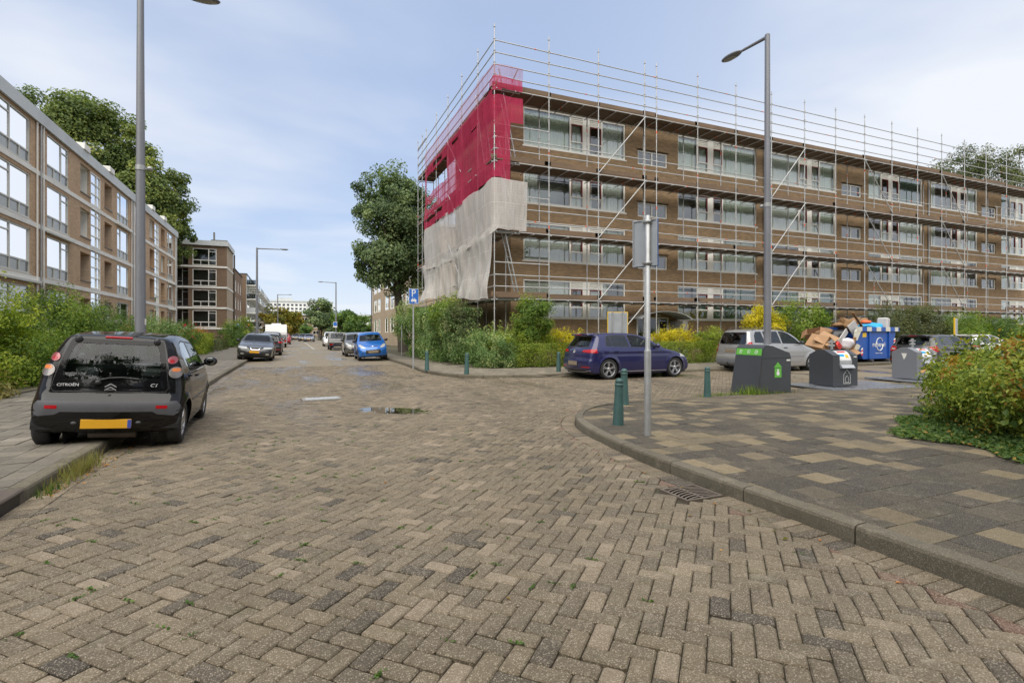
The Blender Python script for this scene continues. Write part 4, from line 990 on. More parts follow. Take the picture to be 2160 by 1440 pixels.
# ------------------------------------------------------------------ car types
MINI = dict(L=3.435, W=1.63, H=1.465, r=0.285, arch=0.325, wheels=(0.42, 2.76), track=0.695, tw=0.165, rim=0.19, rk='seven', floor=0.2,
    prof=[(0.06, .22), (0.0, .36), (-.015, .50), (.0, .60), (.055, .665), (.085, .72), (.10, .80), (.145, .98), (.23, 1.20), (.325, 1.375), (.36, 1.425), (.50, 1.445), (.9, 1.475), (1.35, 1.480), (1.75, 1.455), (2.02, 1.395), (2.35, 1.215), (2.70, 1.0), (2.95, .93), (3.2, .82), (3.37, .67), (3.43, .5), (3.42, .30), (3.36, .19), (3.0, .17), (.4, .17), (.15, .19)],
    sec=[(.1, .73), (.2, .765), (.33, .79), (.5, .812), (.65, .815), (.78, .80), (.92, .775), (1.0, .75), (1.15, .69), (1.3, .625), (1.42, .565), (1.55, .50)],
    plan=[(-.2, .90), (.0, .925), (.3, .975), (.75, 1), (2.4, 1), (2.95, .97), (3.25, .91), (3.6, .80)], k0=.085, k1=.16, rbow=.08, fbow=.22, crown=.045,
    seats=(1.45, .62), dash=2.05, dashz=.95, mirror=(2.28, 1.0), handles=((1.42, .86), (.82, .90)), seatz=.48,
    panels=[('tailgate', 'rear', [(-.585, .715), (.585, .715), (.615, .76), (.60, .86), (.555, 1.12), (.515, 1.30), (.49, 1.375), (-.49, 1.375), (-.515, 1.30), (-.555, 1.12), (-.60, .86), (-.615, .76)], 'blackgloss', {'seal': .006}),
        ('rear_window', 'rear', [(-.47, .875), (.47, .875), (.505, .90), (.51, .98), (.47, 1.20), (.445, 1.29), (.42, 1.315), (-.42, 1.315), (-.445, 1.29), (-.47, 1.20), (-.51, .98), (-.505, .90)], 'carglass', {'over': ('tailgate',)}),
        ('light_panel', 'rear', [(.612, .86), (.80, .86), (.80, 1.0), (.72, 1.18), (.64, 1.28), (.545, 1.28), (.567, 1.10)], 'blackgloss', {'mirror': 1, 'nlim': -.12}),
        ('tail_light', 'rear', circ(.668, .968, .074), 'smokelens', {'mirror': 1, 'nlim': -.12, 'over': ('light_panel',), 'off': .012}),
        ('indicator', 'rear', rrect(.622, .714, .978, 1.026, .02), 'orangelens', {'mirror': 1, 'nlim': -.12, 'over': ('tail_light',), 'off': .014}),
        ('stop_light', 'rear', circ(.618, 1.130, .052), 'pinklens', {'mirror': 1, 'nlim': -.12, 'over': ('light_panel',), 'off': .012}),
        ('stop_light', 'rear', circ(.615, 1.112, .026), 'redlens', {'mirror': 1, 'nlim': -.12, 'over': ('stop_light',), 'off': .0135}),
        ('bumper_band', 'rear', [(-.72, .475), (.72, .475), (.755, .50), (.765, .55), (.72, .605), (-.72, .605), (-.765, .55), (-.755, .50)], 'bumpergrey', {'nlim': .03, 'join': 'band'}),
        ('bumper_band', 'rear', [(.47, .475), (.53, .44), (.70, .42), (.745, .445), (.755, .475)], 'bumpergrey', {'nlim': .03, 'join': 'band'}),
        ('bumper_band', 'rear', [(-.755, .475), (-.745, .445), (-.70, .42), (-.53, .44), (-.47, .475)], 'bumpergrey', {'nlim': .03, 'join': 'band'}),
        ('reflector', 'rear', rrect(.505, .63, .513, .553, .006), 'redlens', {'mirror': 1, 'over': ('band',), 'off': .003}),
        ('side_window', 'side', [(.60, 1.10), (.70, 1.015), (1.27, .975), (1.285, 1.37), (1.02, 1.385), (.78, 1.35), (.64, 1.24)], 'cardark', {'seal': .016}),
        ('side_window', 'side', [(1.325, .97), (2.42, .945), (2.38, 1.05), (2.08, 1.26), (1.88, 1.345), (1.34, 1.37)], 'carglass', {'seal': .016}),
        ('rear_door', 'side', [(.92, .27), (1.30, .27), (1.305, .955), (.69, .985), (.68, .80), (.80, .55)], 'paint', {'seal': .004}),
        ('front_door', 'side', [(1.305, .27), (2.30, .27), (2.46, .5), (2.44, .925), (1.31, .955)], 'paint', {'seal': .004}),
        ('windscreen', 'front', [(-.60, .99), (.60, .99), (.52, 1.30), (.47, 1.36), (-.47, 1.36), (-.52, 1.30)], 'carglass', {'seal': .02}),
        ('headlight', 'front', [(.42, .60), (.70, .66), (.68, .84), (.50, .76)], 'clearlens', {'mirror': 1})])
HATCH = dict(L=4.26, W=1.80, H=1.475, r=0.325, arch=0.365, wheels=(.80, 3.43), track=.775, tw=.21, rim=.235, rk='ten', floor=.18,
    prof=[(.12, .20), (.04, .30), (.0, .45), (.0, .58), (.045, .69), (.05, .78), (.085, .92), (.16, 1.02), (.36, 1.28), (.40, 1.36), (.32, 1.40), (.45, 1.43), (.8, 1.455), (1.2, 1.475), (1.6, 1.470), (2.05, 1.435), (2.4, 1.345), (2.8, 1.15), (3.12, 1.0), (3.5, .93), (3.85, .84), (4.1, .72), (4.22, .58), (4.26, .42), (4.2, .22), (3.9, .18), (.4, .18)],
    sec=[(.1, .80), (.2, .85), (.35, .875), (.55, .895), (.70, .895), (.84, .895), (.90, .885), (1.0, .845), (1.15, .77), (1.3, .695), (1.42, .625), (1.55, .55)],
    plan=[(-.2, .90), (.0, .93), (.3, .975), (.8, 1), (3.2, 1), (3.7, .975), (4.0, .93), (4.4, .82)], k0=.08, k1=.17, rbow=.12, fbow=.22,
    crease=[(.80, .012, .05, .5, 3.3)],
    seats=(1.75, .95), dash=2.55, dashz=.97, mirror=(2.62, 1.02), handles=((2.0, .87), (1.06, .885)),
    panels=[('rear_window', 'rear', [(-.60, 1.0), (.60, 1.0), (.55, 1.20), (.49, 1.345), (-.49, 1.345), (-.55, 1.20)], 'carglass', {'seal': .03}),
        ('tail_light', 'rear', [(.40, .855), (.86, .825), (.95, .845), (.95, .945), (.86, .955), (.46, .925)], 'redlens', {'mirror': 1, 'nlim': -.35, 'off': .006, 'seal': .004}),
        ('tailgate', 'rear', [(-.60, .66), (.60, .66), (.66, .72), (.66, .985), (-.66, .985), (-.66, .72)], 'paint', {'seal': .005}),
        ('reflector', 'rear', rrect(.45, .80, .375, .41, .008), 'redlens', {'mirror': 1, 'nlim': .1, 'off': .002}),
        ('diffuser', 'rear', [(-.70, .17), (.70, .17), (.72, .30), (-.72, .30)], 'black', {'nlim': .05}),
        ('side_window', 'side', [(.72, 1.035), (.955, 1.025), (.90, 1.385), (.80, 1.35), (.75, 1.25)], 'cardark', {'seal': .014}),
        ('side_window', 'side', [(.965, 1.025), (1.60, 1.005), (1.53, 1.395), (1.1, 1.395), (.91, 1.388)], 'cardark', {'seal': .014}),
        ('side_window', 'side', [(1.665, 1.0), (2.72, .985), (2.48, 1.165), (2.12, 1.335), (1.88, 1.39), (1.60, 1.395)], 'carglass', {'seal': .014}),
        ('rear_door', 'side', [(1.20, .30), (1.64, .30), (1.66, .985), (.93, 1.005), (.93, .86), (1.12, .62)], 'paint', {'seal': .004}),
        ('front_door', 'side', [(1.645, .30), (2.70, .30), (2.90, .50), (2.90, .80), (2.76, .965), (1.665, .985)], 'paint', {'seal': .004}),
        ('sill_trim', 'side', [(1.15, .235), (3.05, .235), (3.05, .255), (1.15, .255)], 'chrome', {}),
        ('windscreen', 'front', [(-.66, 1.02), (.66, 1.02), (.58, 1.32), (.53, 1.375), (-.53, 1.375), (-.58, 1.32)], 'carglass', {'seal': .02}),
        ('headlight', 'front', [(.40, .66), (.90, .68), (.90, .84), (.62, .80), (.40, .74)], 'clearlens', {'mirror': 1, 'nlim': -.3}),
        ('grille', 'front', [(-.38, .66), (.38, .66), (.38, .74), (-.38, .74)], 'black', {}),
        ('air_intake', 'front', [(-.5, .28), (.5, .28), (.55, .45), (-.55, .45)], 'black', {})])
MPV = dict(L=4.32, W=1.76, H=1.66, r=.315, arch=.36, wheels=(.82, 3.52), track=.755, tw=.2, rim=.215, rk='five', floor=.2,
    prof=[(.12, .22), (.03, .32), (.0, .45), (.0, .60), (.055, .68), (.06, .80), (.10, 1.02), (.20, 1.36), (.27, 1.54), (.34, 1.61), (.6, 1.645), (1.2, 1.665), (1.8, 1.655), (2.3, 1.60), (2.65, 1.485), (3.0, 1.27), (3.3, 1.07), (3.65, .97), (3.95, .87), (4.18, .72), (4.29, .55), (4.32, .38), (4.26, .22), (3.9, .18), (.4, .19)],
    sec=[(.1, .79), (.25, .84), (.4, .865), (.6, .878), (.8, .875), (.95, .86), (1.1, .815), (1.3, .745), (1.5, .665), (1.62, .61), (1.75, .54)],
    plan=[(-.2, .90), (.0, .935), (.3, .98), (.8, 1), (3.2, 1), (3.7, .975), (4.0, .93), (4.4, .82)], k0=.09, k1=.16, rbow=.10, fbow=.24,
    seats=(1.75, .95), dash=2.6, dashz=1.0, mirror=(2.86, 1.09), mpaint=False, handles=((2.05, .93), (1.12, .97)), hmat='black',
    panels=[('rear_window', 'rear', [(-.62, 1.06), (.62, 1.06), (.66, 1.12), (.60, 1.45), (.56, 1.53), (-.56, 1.53), (-.60, 1.45), (-.66, 1.12)], 'cardark', {'seal': .025}),
        ('tail_light', 'rear', [(.70, .77), (.90, .77), (.90, 1.14), (.74, 1.16), (.70, 1.05)], 'redlens', {'mirror': 1, 'nlim': -.4, 'off': .008, 'seal': .004}),
        ('reversing_light', 'rear', rrect(.72, .86, .90, .97, .01), 'clearlens', {'mirror': 1, 'nlim': -.4, 'off': .010, 'over': ('tail_light',)}),
        ('tailgate', 'rear', [(-.63, .66), (.63, .66), (.67, .75), (.67, 1.03), (-.67, 1.03), (-.67, .75)], 'paint', {'seal': .005}),
        ('bumper', 'rear', [(-.9, .24), (.9, .24), (.9, .50), (-.9, .50)], 'bumpersilver', {'nlim': -.2}),
        ('side_window', 'side', [(.50, 1.13), (1.0, 1.11), (.95, 1.555), (.66, 1.55), (.55, 1.40)], 'cardark', {'seal': .016}),
        ('side_window', 'side', [(1.08, 1.11), (1.86, 1.095), (1.80, 1.565), (1.03, 1.56)], 'cardark', {'seal': .016}),
        ('side_window', 'side', [(1.93, 1.09), (2.93, 1.07), (2.68, 1.29), (2.36, 1.49), (2.15, 1.555), (1.87, 1.565)], 'carglass', {'seal': .016}),
        ('quarter_window', 'side', [(2.97, 1.07), (3.20, 1.06), (2.80, 1.25)], 'cardark', {'seal': .008}),
        ('rear_door', 'side', [(1.2, .34), (1.90, .34), (1.90, 1.07), (1.0, 1.085), (1.0, .85), (1.14, .65)], 'paint', {'seal': .004}),
        ('front_door', 'side', [(1.905, .34), (2.85, .34), (3.05, .6), (3.0, 1.04), (1.905, 1.07)], 'paint', {'seal': .004}),
        ('rub_strip', 'side', [(1.2, .56), (3.05, .56), (3.05, .60), (1.2, .60)], 'bumpersilver', {'over': ('rear_door', 'front_door')}),
        ('windscreen', 'front', [(-.66, 1.10), (.66, 1.10), (.58, 1.48), (.53, 1.54), (-.53, 1.54), (-.58, 1.48)], 'carglass', {'seal': .02}),
        ('headlight', 'front', [(.42, .66), (.88, .68), (.88, .88), (.6, .84)], 'clearlens', {'mirror': 1, 'nlim': -.3})])
SEDAN = dict(L=4.63, W=1.78, H=1.44, r=.315, arch=.36, wheels=(.95, 3.63), track=.765, tw=.2, rim=.21, rk='five', floor=.18,
    prof=[(.1, .22), (.02, .32), (.0, .50), (.01, .68), (.05, .85), (.12, .96), (.45, .99), (.72, 1.03), (1.2, 1.30), (1.5, 1.40), (1.95, 1.44), (2.3, 1.43), (2.62, 1.36), (3.0, 1.14), (3.25, 1.0), (3.7, .93), (4.2, .82), (4.48, .70), (4.60, .58), (4.64, .42), (4.58, .24), (4.3, .18), (.4, .19)],
    sec=[(.1, .79), (.25, .85), (.45, .88), (.65, .888), (.80, .88), (.9, .865), (1.0, .83), (1.15, .75), (1.3, .665), (1.4, .60), (1.5, .54)],
    plan=[(-.2, .86), (.0, .90), (.5, .97), (1.0, 1), (3.5, 1), (4.0, .975), (4.4, .92), (4.8, .80)], k0=.09, k1=.17, rbow=.12, fbow=.20,
    seats=(2.0, 1.15), dash=2.8, dashz=.96, mirror=(2.95, 1.0), mpaint=False, handles=((2.2, .86), (1.3, .88)),
    panels=[('windscreen', 'front', [(-.68, 1.0), (.68, 1.0), (.60, 1.28), (.53, 1.365), (-.53, 1.365), (-.60, 1.28)], 'carglass', {'seal': .02}),
        ('headlight', 'front', [(.36, .635), (.80, .645), (.86, .70), (.80, .755), (.42, .735)], 'clearlens', {'mirror': 1, 'nlim': -.1, 'seal': .005}),
        ('grille_frame', 'front', [(-.19, .585), (.19, .585), (.265, .735), (-.265, .735)], 'chrome', {'nlim': 0}),
        ('grille', 'front', [(-.165, .605), (.165, .605), (.23, .718), (-.23, .718)], 'black', {'nlim': 0, 'over': ('grille_frame',), 'off': .002}),
        ('grille', 'front', [(.215, .60), (.27, .60), (.34, .715), (.285, .715)], 'black', {'mirror': 1, 'nlim': 0}),
        ('bumper_strip', 'front', [(-.85, .53), (.85, .53), (.85, .555), (-.85, .555)], 'black', {'nlim': -.1}),
        ('fog_light', 'front', rrect(.52, .68, .33, .40, .02), 'clearlens', {'mirror': 1, 'nlim': 0}),
        ('air_intake', 'front', [(-.42, .25), (.42, .25), (.45, .40), (-.45, .40)], 'black', {}),
        ('bonnet', 'top', [(3.3, -.66), (4.42, -.52), (4.50, 0), (4.42, .52), (3.3, .66)], 'paint', {'seal': .004, 'nlim': .4}),
        ('rear_window', 'rear', [(-.60, 1.03), (.60, 1.03), (.52, 1.32), (-.52, 1.32)], 'cardark', {'seal': .02}),
        ('tail_light', 'rear', [(.45, .70), (.88, .70), (.88, .86), (.45, .86)], 'redlens', {'mirror': 1, 'nlim': -.2}),
        ('side_window', 'side', [(1.15, 1.0), (2.0, .98), (1.95, 1.36), (1.55, 1.355), (1.25, 1.20)], 'cardark', {'seal': .014}),
        ('side_window', 'side', [(2.07, .98), (3.05, .97), (2.72, 1.22), (2.42, 1.345), (2.02, 1.36)], 'carglass', {'seal': .014}),
        ('rear_door', 'side', [(1.35, .30), (2.03, .30), (2.03, .955), (1.1, .975), (1.1, .8)], 'paint', {'seal': .004}),
        ('front_door', 'side', [(2.035, .30), (3.1, .30), (3.15, .6), (3.1, .94), (2.035, .955)], 'paint', {'seal': .004})])
CITY = dict(L=3.565, W=1.60, H=1.54, r=.285, arch=.33, wheels=(.50, 2.88), track=.69, tw=.17, rim=.19, rk='cap', floor=.2,
    prof=[(.1, .22), (.02, .32), (.0, .5), (.02, .75), (.08, 1.0), (.2, 1.3), (.3, 1.47), (.55, 1.52), (1.0, 1.545), (1.5, 1.53), (1.85, 1.46), (2.2, 1.27), (2.6, 1.05), (2.95, .96), (3.25, .84), (3.46, .70), (3.55, .54), (3.565, .38), (3.5, .22), (3.2, .18), (.4, .19)],
    sec=[(.1, .72), (.25, .77), (.45, .79), (.65, .80), (.82, .795), (.95, .775), (1.1, .72), (1.3, .65), (1.45, .59), (1.6, .52)],
    plan=[(-.2, .88), (.0, .93), (.4, .985), (.8, 1), (2.6, 1), (3.0, .98), (3.3, .93), (3.7, .80)], k0=.09, k1=.16, rbow=.10, fbow=.20,
    seats=(1.45, .7), dash=2.0, dashz=.98, mirror=(2.2, 1.03), mpaint=False, handles=((1.5, .9), (.8, .93)),
    panels=[('windscreen', 'front', [(-.62, 1.04), (.62, 1.04), (.55, 1.38), (.49, 1.46), (-.49, 1.46), (-.55, 1.38)], 'carglass', {'seal': .018}),
        ('headlight', 'front', [(.36, .70), (.46, .66), (.62, .70), (.74, .84), (.70, .90), (.60, .87)], 'clearlens', {'mirror': 1, 'nlim': -.2, 'seal': .004}),
        ('grille', 'front', [(.05, .725), (.30, .755), (.30, .78), (.05, .765)], 'black', {'mirror': 1, 'nlim': 0}),
        ('air_intake', 'front', [(-.36, .36), (.36, .36), (.42, .42), (.38, .58), (-.38, .58), (-.42, .42)], 'black', {'seal': .008, 'nlim': 0}),
        ('bumper_strip', 'front', [(.46, .50), (.79, .51), (.79, .535), (.46, .53)], 'black', {'mirror': 1, 'nlim': -.2}),
        ('fog_light', 'front', circ(.56, .40, .04), 'black', {'mirror': 1, 'nlim': -.1}),
        ('bonnet', 'top', [(2.7, -.6), (3.25, -.55), (3.40, -.3), (3.42, 0), (3.40, .3), (3.25, .55), (2.7, .6)], 'paint', {'seal': .004, 'nlim': .3}),
        ('side_window', 'side', [(.5, 1.06), (1.24, 1.03), (1.24, 1.44), (.62, 1.43), (.5, 1.25)], 'cardark', {'seal': .014}),
        ('side_window', 'side', [(1.30, 1.03), (2.25, 1.0), (2.05, 1.2), (1.75, 1.39), (1.3, 1.44)], 'carglass', {'seal': .014}),
        ('front_door', 'side', [(1.27, .28), (2.2, .28), (2.4, .5), (2.35, .98), (1.27, 1.0)], 'paint', {'seal': .004}),
        ('rear_door', 'side', [(.9, .28), (1.265, .28), (1.265, 1.0), (.55, 1.03), (.6, .8)], 'paint', {'seal': .004}),
        ('rear_window', 'rear', [(-.52, 1.08), (.52, 1.08), (.48, 1.40), (-.48, 1.40)], 'cardark', {'seal': .02}),
        ('tail_light', 'rear', [(.58, .8), (.8, .8), (.8, 1.2), (.62, 1.2)], 'redlens', {'mirror': 1, 'nlim': -.2})])
def place(root, x, y, heading, z=0.0, roll=0.0, scale=1.0, pitch=0.0):
    """rear bumper centre at (x, y); heading in radians from +X"""
    root.location = (x, y, z); root.rotation_euler = (roll, pitch, heading); root.scale = (scale,)*3
P_black = paint('black_car_paint', (0.006, 0.006, 0.0065), 0.0, 0.8); P_navy = paint('dark_blue_car_paint', (0.011, 0.012, 0.075), 0.15); P_silver = paint('silver_car_paint', (0.36, 0.36, 0.36), 0.45)
P_char = paint('charcoal_car_paint', (0.028, 0.029, 0.032), 0.3); P_olive = paint('dark_grey_green_car_paint', (0.032, 0.034, 0.033), 0.3); P_blue = paint('bright_blue_car_paint', (0.010, 0.135, 0.50), 0.25)
P_grey = paint('grey_car_paint', (0.13, 0.128, 0.12), 0.4); P_white = paint('white_car_paint', (0.62, 0.62, 0.61)); P_red = paint('red_car_paint', (0.28, 0.015, 0.03)); P_mauve = paint('grey_blue_car_paint', (0.14, 0.14, 0.17), 0.3)
M['bumpergrey'] = solid('worn_grey_bumper', (0.075, 0.075, 0.082), 0.6, var=0.25, scale=4); M['bumpersilver'] = solid('silver_bumper_plastic', (0.19, 0.20, 0.22), 0.5)
# black small hatchback half on the left pavement
c1, cb = build_car('parked_car', MINI, 0.026, P_black, 'small black hatchback seen from behind, parked with two wheels up on the kerb')
def on_rear(cb, y, z): return cb.surf('rear', y, z)
px_ = plate(c1, cb, 'rear', 0.0, .325, .52, .115, 'plate_yellow')
p, n = cb.surf('rear', 0, 1.395); q = Vector((-1, 0, 0))
def rear_rot(n):  # text facing rearwards (-x), leaning with the panel
    zax = n.normalized(); xax = Vector((0, -1, 0)); xax = (xax - zax*xax.dot(zax)).normalized(); yax = zax.cross(xax)
    return Matrix((xax, yax, zax)).transposed().to_euler()
def rear_text(root, cb, body, y, z, size, m, sx=1.0, shear=0.0):
    p, n = cb.surf('rear', y, z); return text(body, size, m, root, p+n*0.003, rear_rot(n), 0.003, sx=sx, shear=shear)
rear_text(c1, cb, 'CITROËN', .44, .795, .048, M['emblem'], 1.12); rear_text(c1, cb, 'C1', -.45, .80, .058, M['emblem'], 1.2, 0.25)
def strip_on_rear(root, cb, name, pts, w, m, lift=0.006):
    b = MB()
    for (y0, z0), (y1, z1) in zip(pts[:-1], pts[1:]):
        p, n = cb.surf('rear', y0, z0); p2, n2 = cb.surf('rear', y1, z1); b.tube(p+n*lift, p2+n2*lift, w, None, 6)
    return b.build(name, m, root)
b = MB()
for k in (0, 1):
    for sg in (1, -1):
        pts = [(0, .822-.040*k), (sg*.060, .785-.040*k)]
        (p, n), (p2, n2) = cb.surf('rear', *pts[0]), cb.surf('rear', *pts[1])
        d = Vector((0, 0, -0.017)); b._add([p+n*.004, p2+n2*.004, p2+n2*.004+d, p+n*.004+d, p+n*.012, p2+n2*.010, p2+n2*.010+d, p+n*.012+d], [(4, 5, 6, 7), (0, 1, 5, 4), (3, 2, 6, 7), (1, 2, 6, 5), (7, 6, 5, 4)])
b.build('chevron_emblem', M['emblem'], c1)
strip_on_rear(c1, cb, 'wiper', [(.135, .825), (.11, .86), (.02, .885), (-.12, .893), (-.29, .872)], .011, M['black'], .022)
b = MB(); p, n = cb.surf('rear', .135, .83); b.lathe([(0.0, -.03), (.032, -.028), (.034, .01)], (p.x, p.y, p.z), 12, 'x'); b.build('wiper_pivot', M['black'], c1)
b = MB(); p, n = cb.surf('rear', 0, 1.405)
for i in range(8):
    ya, yb = -.145+.29*i/8, -.145+.29*(i+1)/8; (pa, na), (pb_, nb2) = cb.surf('rear', ya, 1.398), cb.surf('rear', yb, 1.398)
    b.tube(pa+na*.0, pb_+nb2*.0, .017, None, 8)
b.build('brake_light_strip', M['redlens'], c1)
for sg in (1, -1):
    p, n = cb.surf('rear', sg*.42, 1.355); b = MB(); b.ball(p+n*.008, .03, .042, .055, 10, 6); b.build('hinge_cover', M['black'], c1)
p, n = cb.surf('rear', 0, .675); b = MB(); b.lathe([(0, -.006), (.016, -.005), (.018, .004)], (p.x, 0, p.z), 12, 'x'); b.build('lock_button', M['black'], c1)
p, n = cb.surf('rear', 0, .735); b = MB(); b.ball(p, .02, .055, .016, 10, 6); b.build('tailgate_handle', M['black'], c1)
for sg in (1, -1): p, n = cb.surf('rear', sg*.33, .335); b = MB(); b.ball(p, .02, .035, .022, 10, 6); b.build('plate_lamp', M['darkmetal'], c1)
b = MB(); b.tube((.22, -.28, .165), (.22, .22, .165), .05, None, 12); b.build('silencer', M['rust'], c1)
b = MB()
for pr, sg in (('l', 1), ('r', -1)):
    for x0, x1 in ((.9, 1.29), (1.32, 2.4)):
        n_ = 6
        for i in range(n_):
            xa = x0+(x1-x0)*i/n_; xb = x0+(x1-x0)*(i+1)/n_; pa = cb.surf(pr, xa, .545)[0]; pb2 = cb.surf(pr, xb, .545)[0]; b.tube(pa, pb2, .009, None, 6, False)
b.build('rub_strip', M['bumpergrey'], c1)
place(c1, -2.17, 7.98, R(91.6), 0.045, R(3.4))
c1.rotation_euler = (R(3.4), 0, R(91.6)); cb.bm.free()
# dark blue hatchback by the clipped hedge
gf, cb = build_car('parked_car', HATCH, 0.034, P_navy, 'dark blue hatchback with two-tone alloy wheels, parked by the clipped hedge')
plate(gf, cb, 'rear', 0, .50, .52, .12, 'plate_grey', False)
b = MB(); p, n = cb.surf('rear', 0, .87); X0 = p.x-.008
for i in range(20):
    a, a2 = 2*math.pi*i/20, 2*math.pi*(i+1)/20; b.tube((X0, .058*math.cos(a), .87+.058*math.sin(a)), (X0, .058*math.cos(a2), .87+.058*math.sin(a2)), .006, None, 5, False)
for pts in ([(-.022, .052), (0, .008), (.022, .052)], [(-.046, .03), (-.02, -.045), (0, .0), (.02, -.045), (.046, .03)]):
    b.path([(X0, y, .87+z) for y, z in pts], .005, 5)
b.build('round_emblem', M['chrome'], gf)
strip_on_rear(gf, cb, 'wiper', [(.0, 1.03), (-.05, 1.05), (-.30, 1.045)], .012, M['black'], .02)
strip_on_rear(gf, cb, 'chrome_strip', [(.80, .285), (.62, .262), (.45, .235), (.3, .23), (0, .23), (-.3, .23), (-.45, .235), (-.62, .262), (-.8, .285)], .009, M['chrome'], .004)
b = MB(); b.prism([(-.50, 0), (.50, 0), (.46, .035), (-.46, .035)], 0, .26, 'x'); 
for i_, v_ in enumerate(b.v): b.v[i_] = (v_[0]+.24, v_[1], v_[2]+1.375+v_[0]*.16)
b.build('spoiler', P_navy, gf)
b = MB(); b.bbox(.232, .245, -.16, .16, 1.383, 1.402, .003); b.build('brake_light_strip', M['redlens'], gf)
place(gf, 8.62, 15.28, R(1.5), 0.0, 0, 1.04); cb.bm.free()
# silver people carrier behind the lamp post
zf_, cb = build_car('parked_car', MPV, 0.036, P_silver, 'silver people carrier with roof rails, parked nose towards the blue skip')
plate(zf_, cb, 'rear', 0, .80, .50, .12, 'plate_grey', False)
strip_on_rear(zf_, cb, 'wiper', [(.0, 1.05), (.04, 1.09), (-.10, 1.13), (-.34, 1.16)], .012, M['black'], .022)
b = MB()
for sg in (1, -1): b.path([(.55, sg*.60, 1.60), (.70, sg*.585, 1.69), (1.3, sg*.58, 1.715), (2.0, sg*.58, 1.69), (2.25, sg*.60, 1.57)], .014, 6)
b.build('roof_rail', M['darkmetal'], zf_)
b = MB(); b.path([(.1, 0, .30), (-.06, 0, .27), (-.08, 0, .34)], .018, 8); b.ball((-.08, 0, .36), .026, .026, .026, 8, 6); b.build('tow_hook', M['black'], zf_)
strip_on_rear(zf_, cb, 'handle_strip', [(.33, .91), (0, .92), (-.33, .91)], .014, M['chrome'], .004)
place(zf_, 15.75, 15.55, R(0), 0.015, 0, 1.0); cb.bm.free()
# black hatchback beyond the bush
bk_sp = dict(HATCH); bk_sp['panels'] = [('rear_window', 'rear', [(-.66, 1.0), (.66, 1.0), (.60, 1.20), (.53, 1.345), (-.53, 1.345), (-.60, 1.20)], 'carglass', {'seal': .03}), ('tail_light', 'rear', [(.50, .76), (.95, .74), (.95, .985), (.80, .985), (.56, .94)], 'redlens', {'mirror': 1, 'nlim': -.45, 'off': .008, 'seal': .004}), ('reversing_light', 'rear', rrect(.58, .74, .82, .88, .01), 'clearlens', {'mirror': 1, 'nlim': -.3, 'off': .01, 'over': ('tail_light',)})] + [q for q in HATCH['panels'] if q[0] not in ('rear_window', 'tail_light', 'sill_trim')]
bk_sp['rk'] = 'five'
bk, cb = build_car('parked_car', bk_sp, 0.04, P_char, 'black hatchback with large red tail lights, parked beyond the skip behind the bindweed bush')
strip_on_rear(bk, cb, 'wiper', [(.1, 1.02), (.0, 1.05), (-.3, 1.055)], .014, M['black'], .02)
plate(bk, cb, 'rear', 0, .52, .5, .12, 'plate_grey', False)
b = MB(); b.prism([(-.52, 0), (.52, 0), (.48, .04), (-.48, .04)], 0, .24, 'x')
for i_, v_ in enumerate(b.v): b.v[i_] = (v_[0]+.24, v_[1], v_[2]+1.375+v_[0]*.16)
b.build('spoiler', P_char, bk); b = MB(); b.bbox(.232, .245, -.14, .14, 1.383, 1.402, .003); b.build('brake_light_strip', M['redlens'], bk)
BK_PLACE = (23.6, 13.6); place(bk, *BK_PLACE, R(2), 0, 0, 1.0); cb.bm.free()
# dark saloon facing the camera
sb, cb = build_car('parked_car', SEDAN, 0.045, P_olive, 'dark grey saloon facing the camera, parked half on the street pavement')
plate(sb, cb, 'front', .0, .47, .52, .11, 'plate_yellow')
place(sb, -1.87, 35.2, R(-90), 0.05, R(-4), 1.0); cb.bm.free()
# bright blue small car
ib, cb = build_car('parked_car', CITY, 0.045, P_blue, 'bright blue small car facing the camera, two wheels on the kerb')
plate(ib, cb, 'front', .0, .46, .52, .12, 'plate_grey', False)
b = MB(); p, n = cb.surf('front', 0, .75); b.ball(p, .02, .07, .03, 12, 6); b.build('oval_emblem', M['chrome'], ib)
place(ib, 4.18, 32.45, R(-92), 0.045, R(3.5), 1.0); cb.bm.free()
# farther cars share coarser bodies
def repaint(root, m):
    for ch in root.children_recursive:
        for s_ in getattr(ch, 'material_slots', []):
            if s_.material and s_.material.name.endswith('car_paint'): s_.link = 'OBJECT'; s_.material = m
fh, cb = build_car('parked_car', HATCH, 0.07, P_char, 'dark hatchback with red tail lights, parked tail to camera behind the saloon', interior=False); plate(fh, cb, 'rear', 0, .50, .5, .12, 'plate_grey', False); cb.bm.free()
fm, cb = build_car('parked_car', MPV, 0.075, P_grey, 'grey estate parked in front of the white caravan', interior=False); cb.bm.free()
fs_, cb = build_car('parked_car', SEDAN, 0.08, P_mauve, 'grey-blue saloon crossing at the far end of the street', interior=False); plate(fs_, cb, 'front', 0, .47, .5, .11, 'plate_yellow', False); cb.bm.free()
fc, cb = build_car('parked_car', CITY, 0.07, P_grey, 'grey small car parked right behind the bright blue one', interior=False); cb.bm.free()
for r_, m_ in ((fh, P_char), (fm, P_grey), (fs_, P_mauve), (fc, P_grey)): pass
def clone(src, m, label, x, y, h, z=0, roll=0, sc_=1.0):
    c = copy_tree(src); repaint(c, m); c['label'] = label; place(c, x, y, h, z, roll, sc_); return c
for o in [ch for r_ in (fh, fm, fs_, fc) for ch in r_.children_recursive]:
    for s_ in getattr(o, 'material_slots', []): pass
place(fh, -1.55, 38.6, R(91), 0.03, R(2)); place(fm, -1.55, 45.0, R(91), 0.03, R(2), 0.98); place(fs_, 3.0, 104.0, R(-95)); place(fc, 3.95, 38.2, R(-91), 0.03, R(2))
clone(fm, P_white, 'white estate parked beyond the flatbed truck', 4.15, 67.0, R(-91), 0.03)
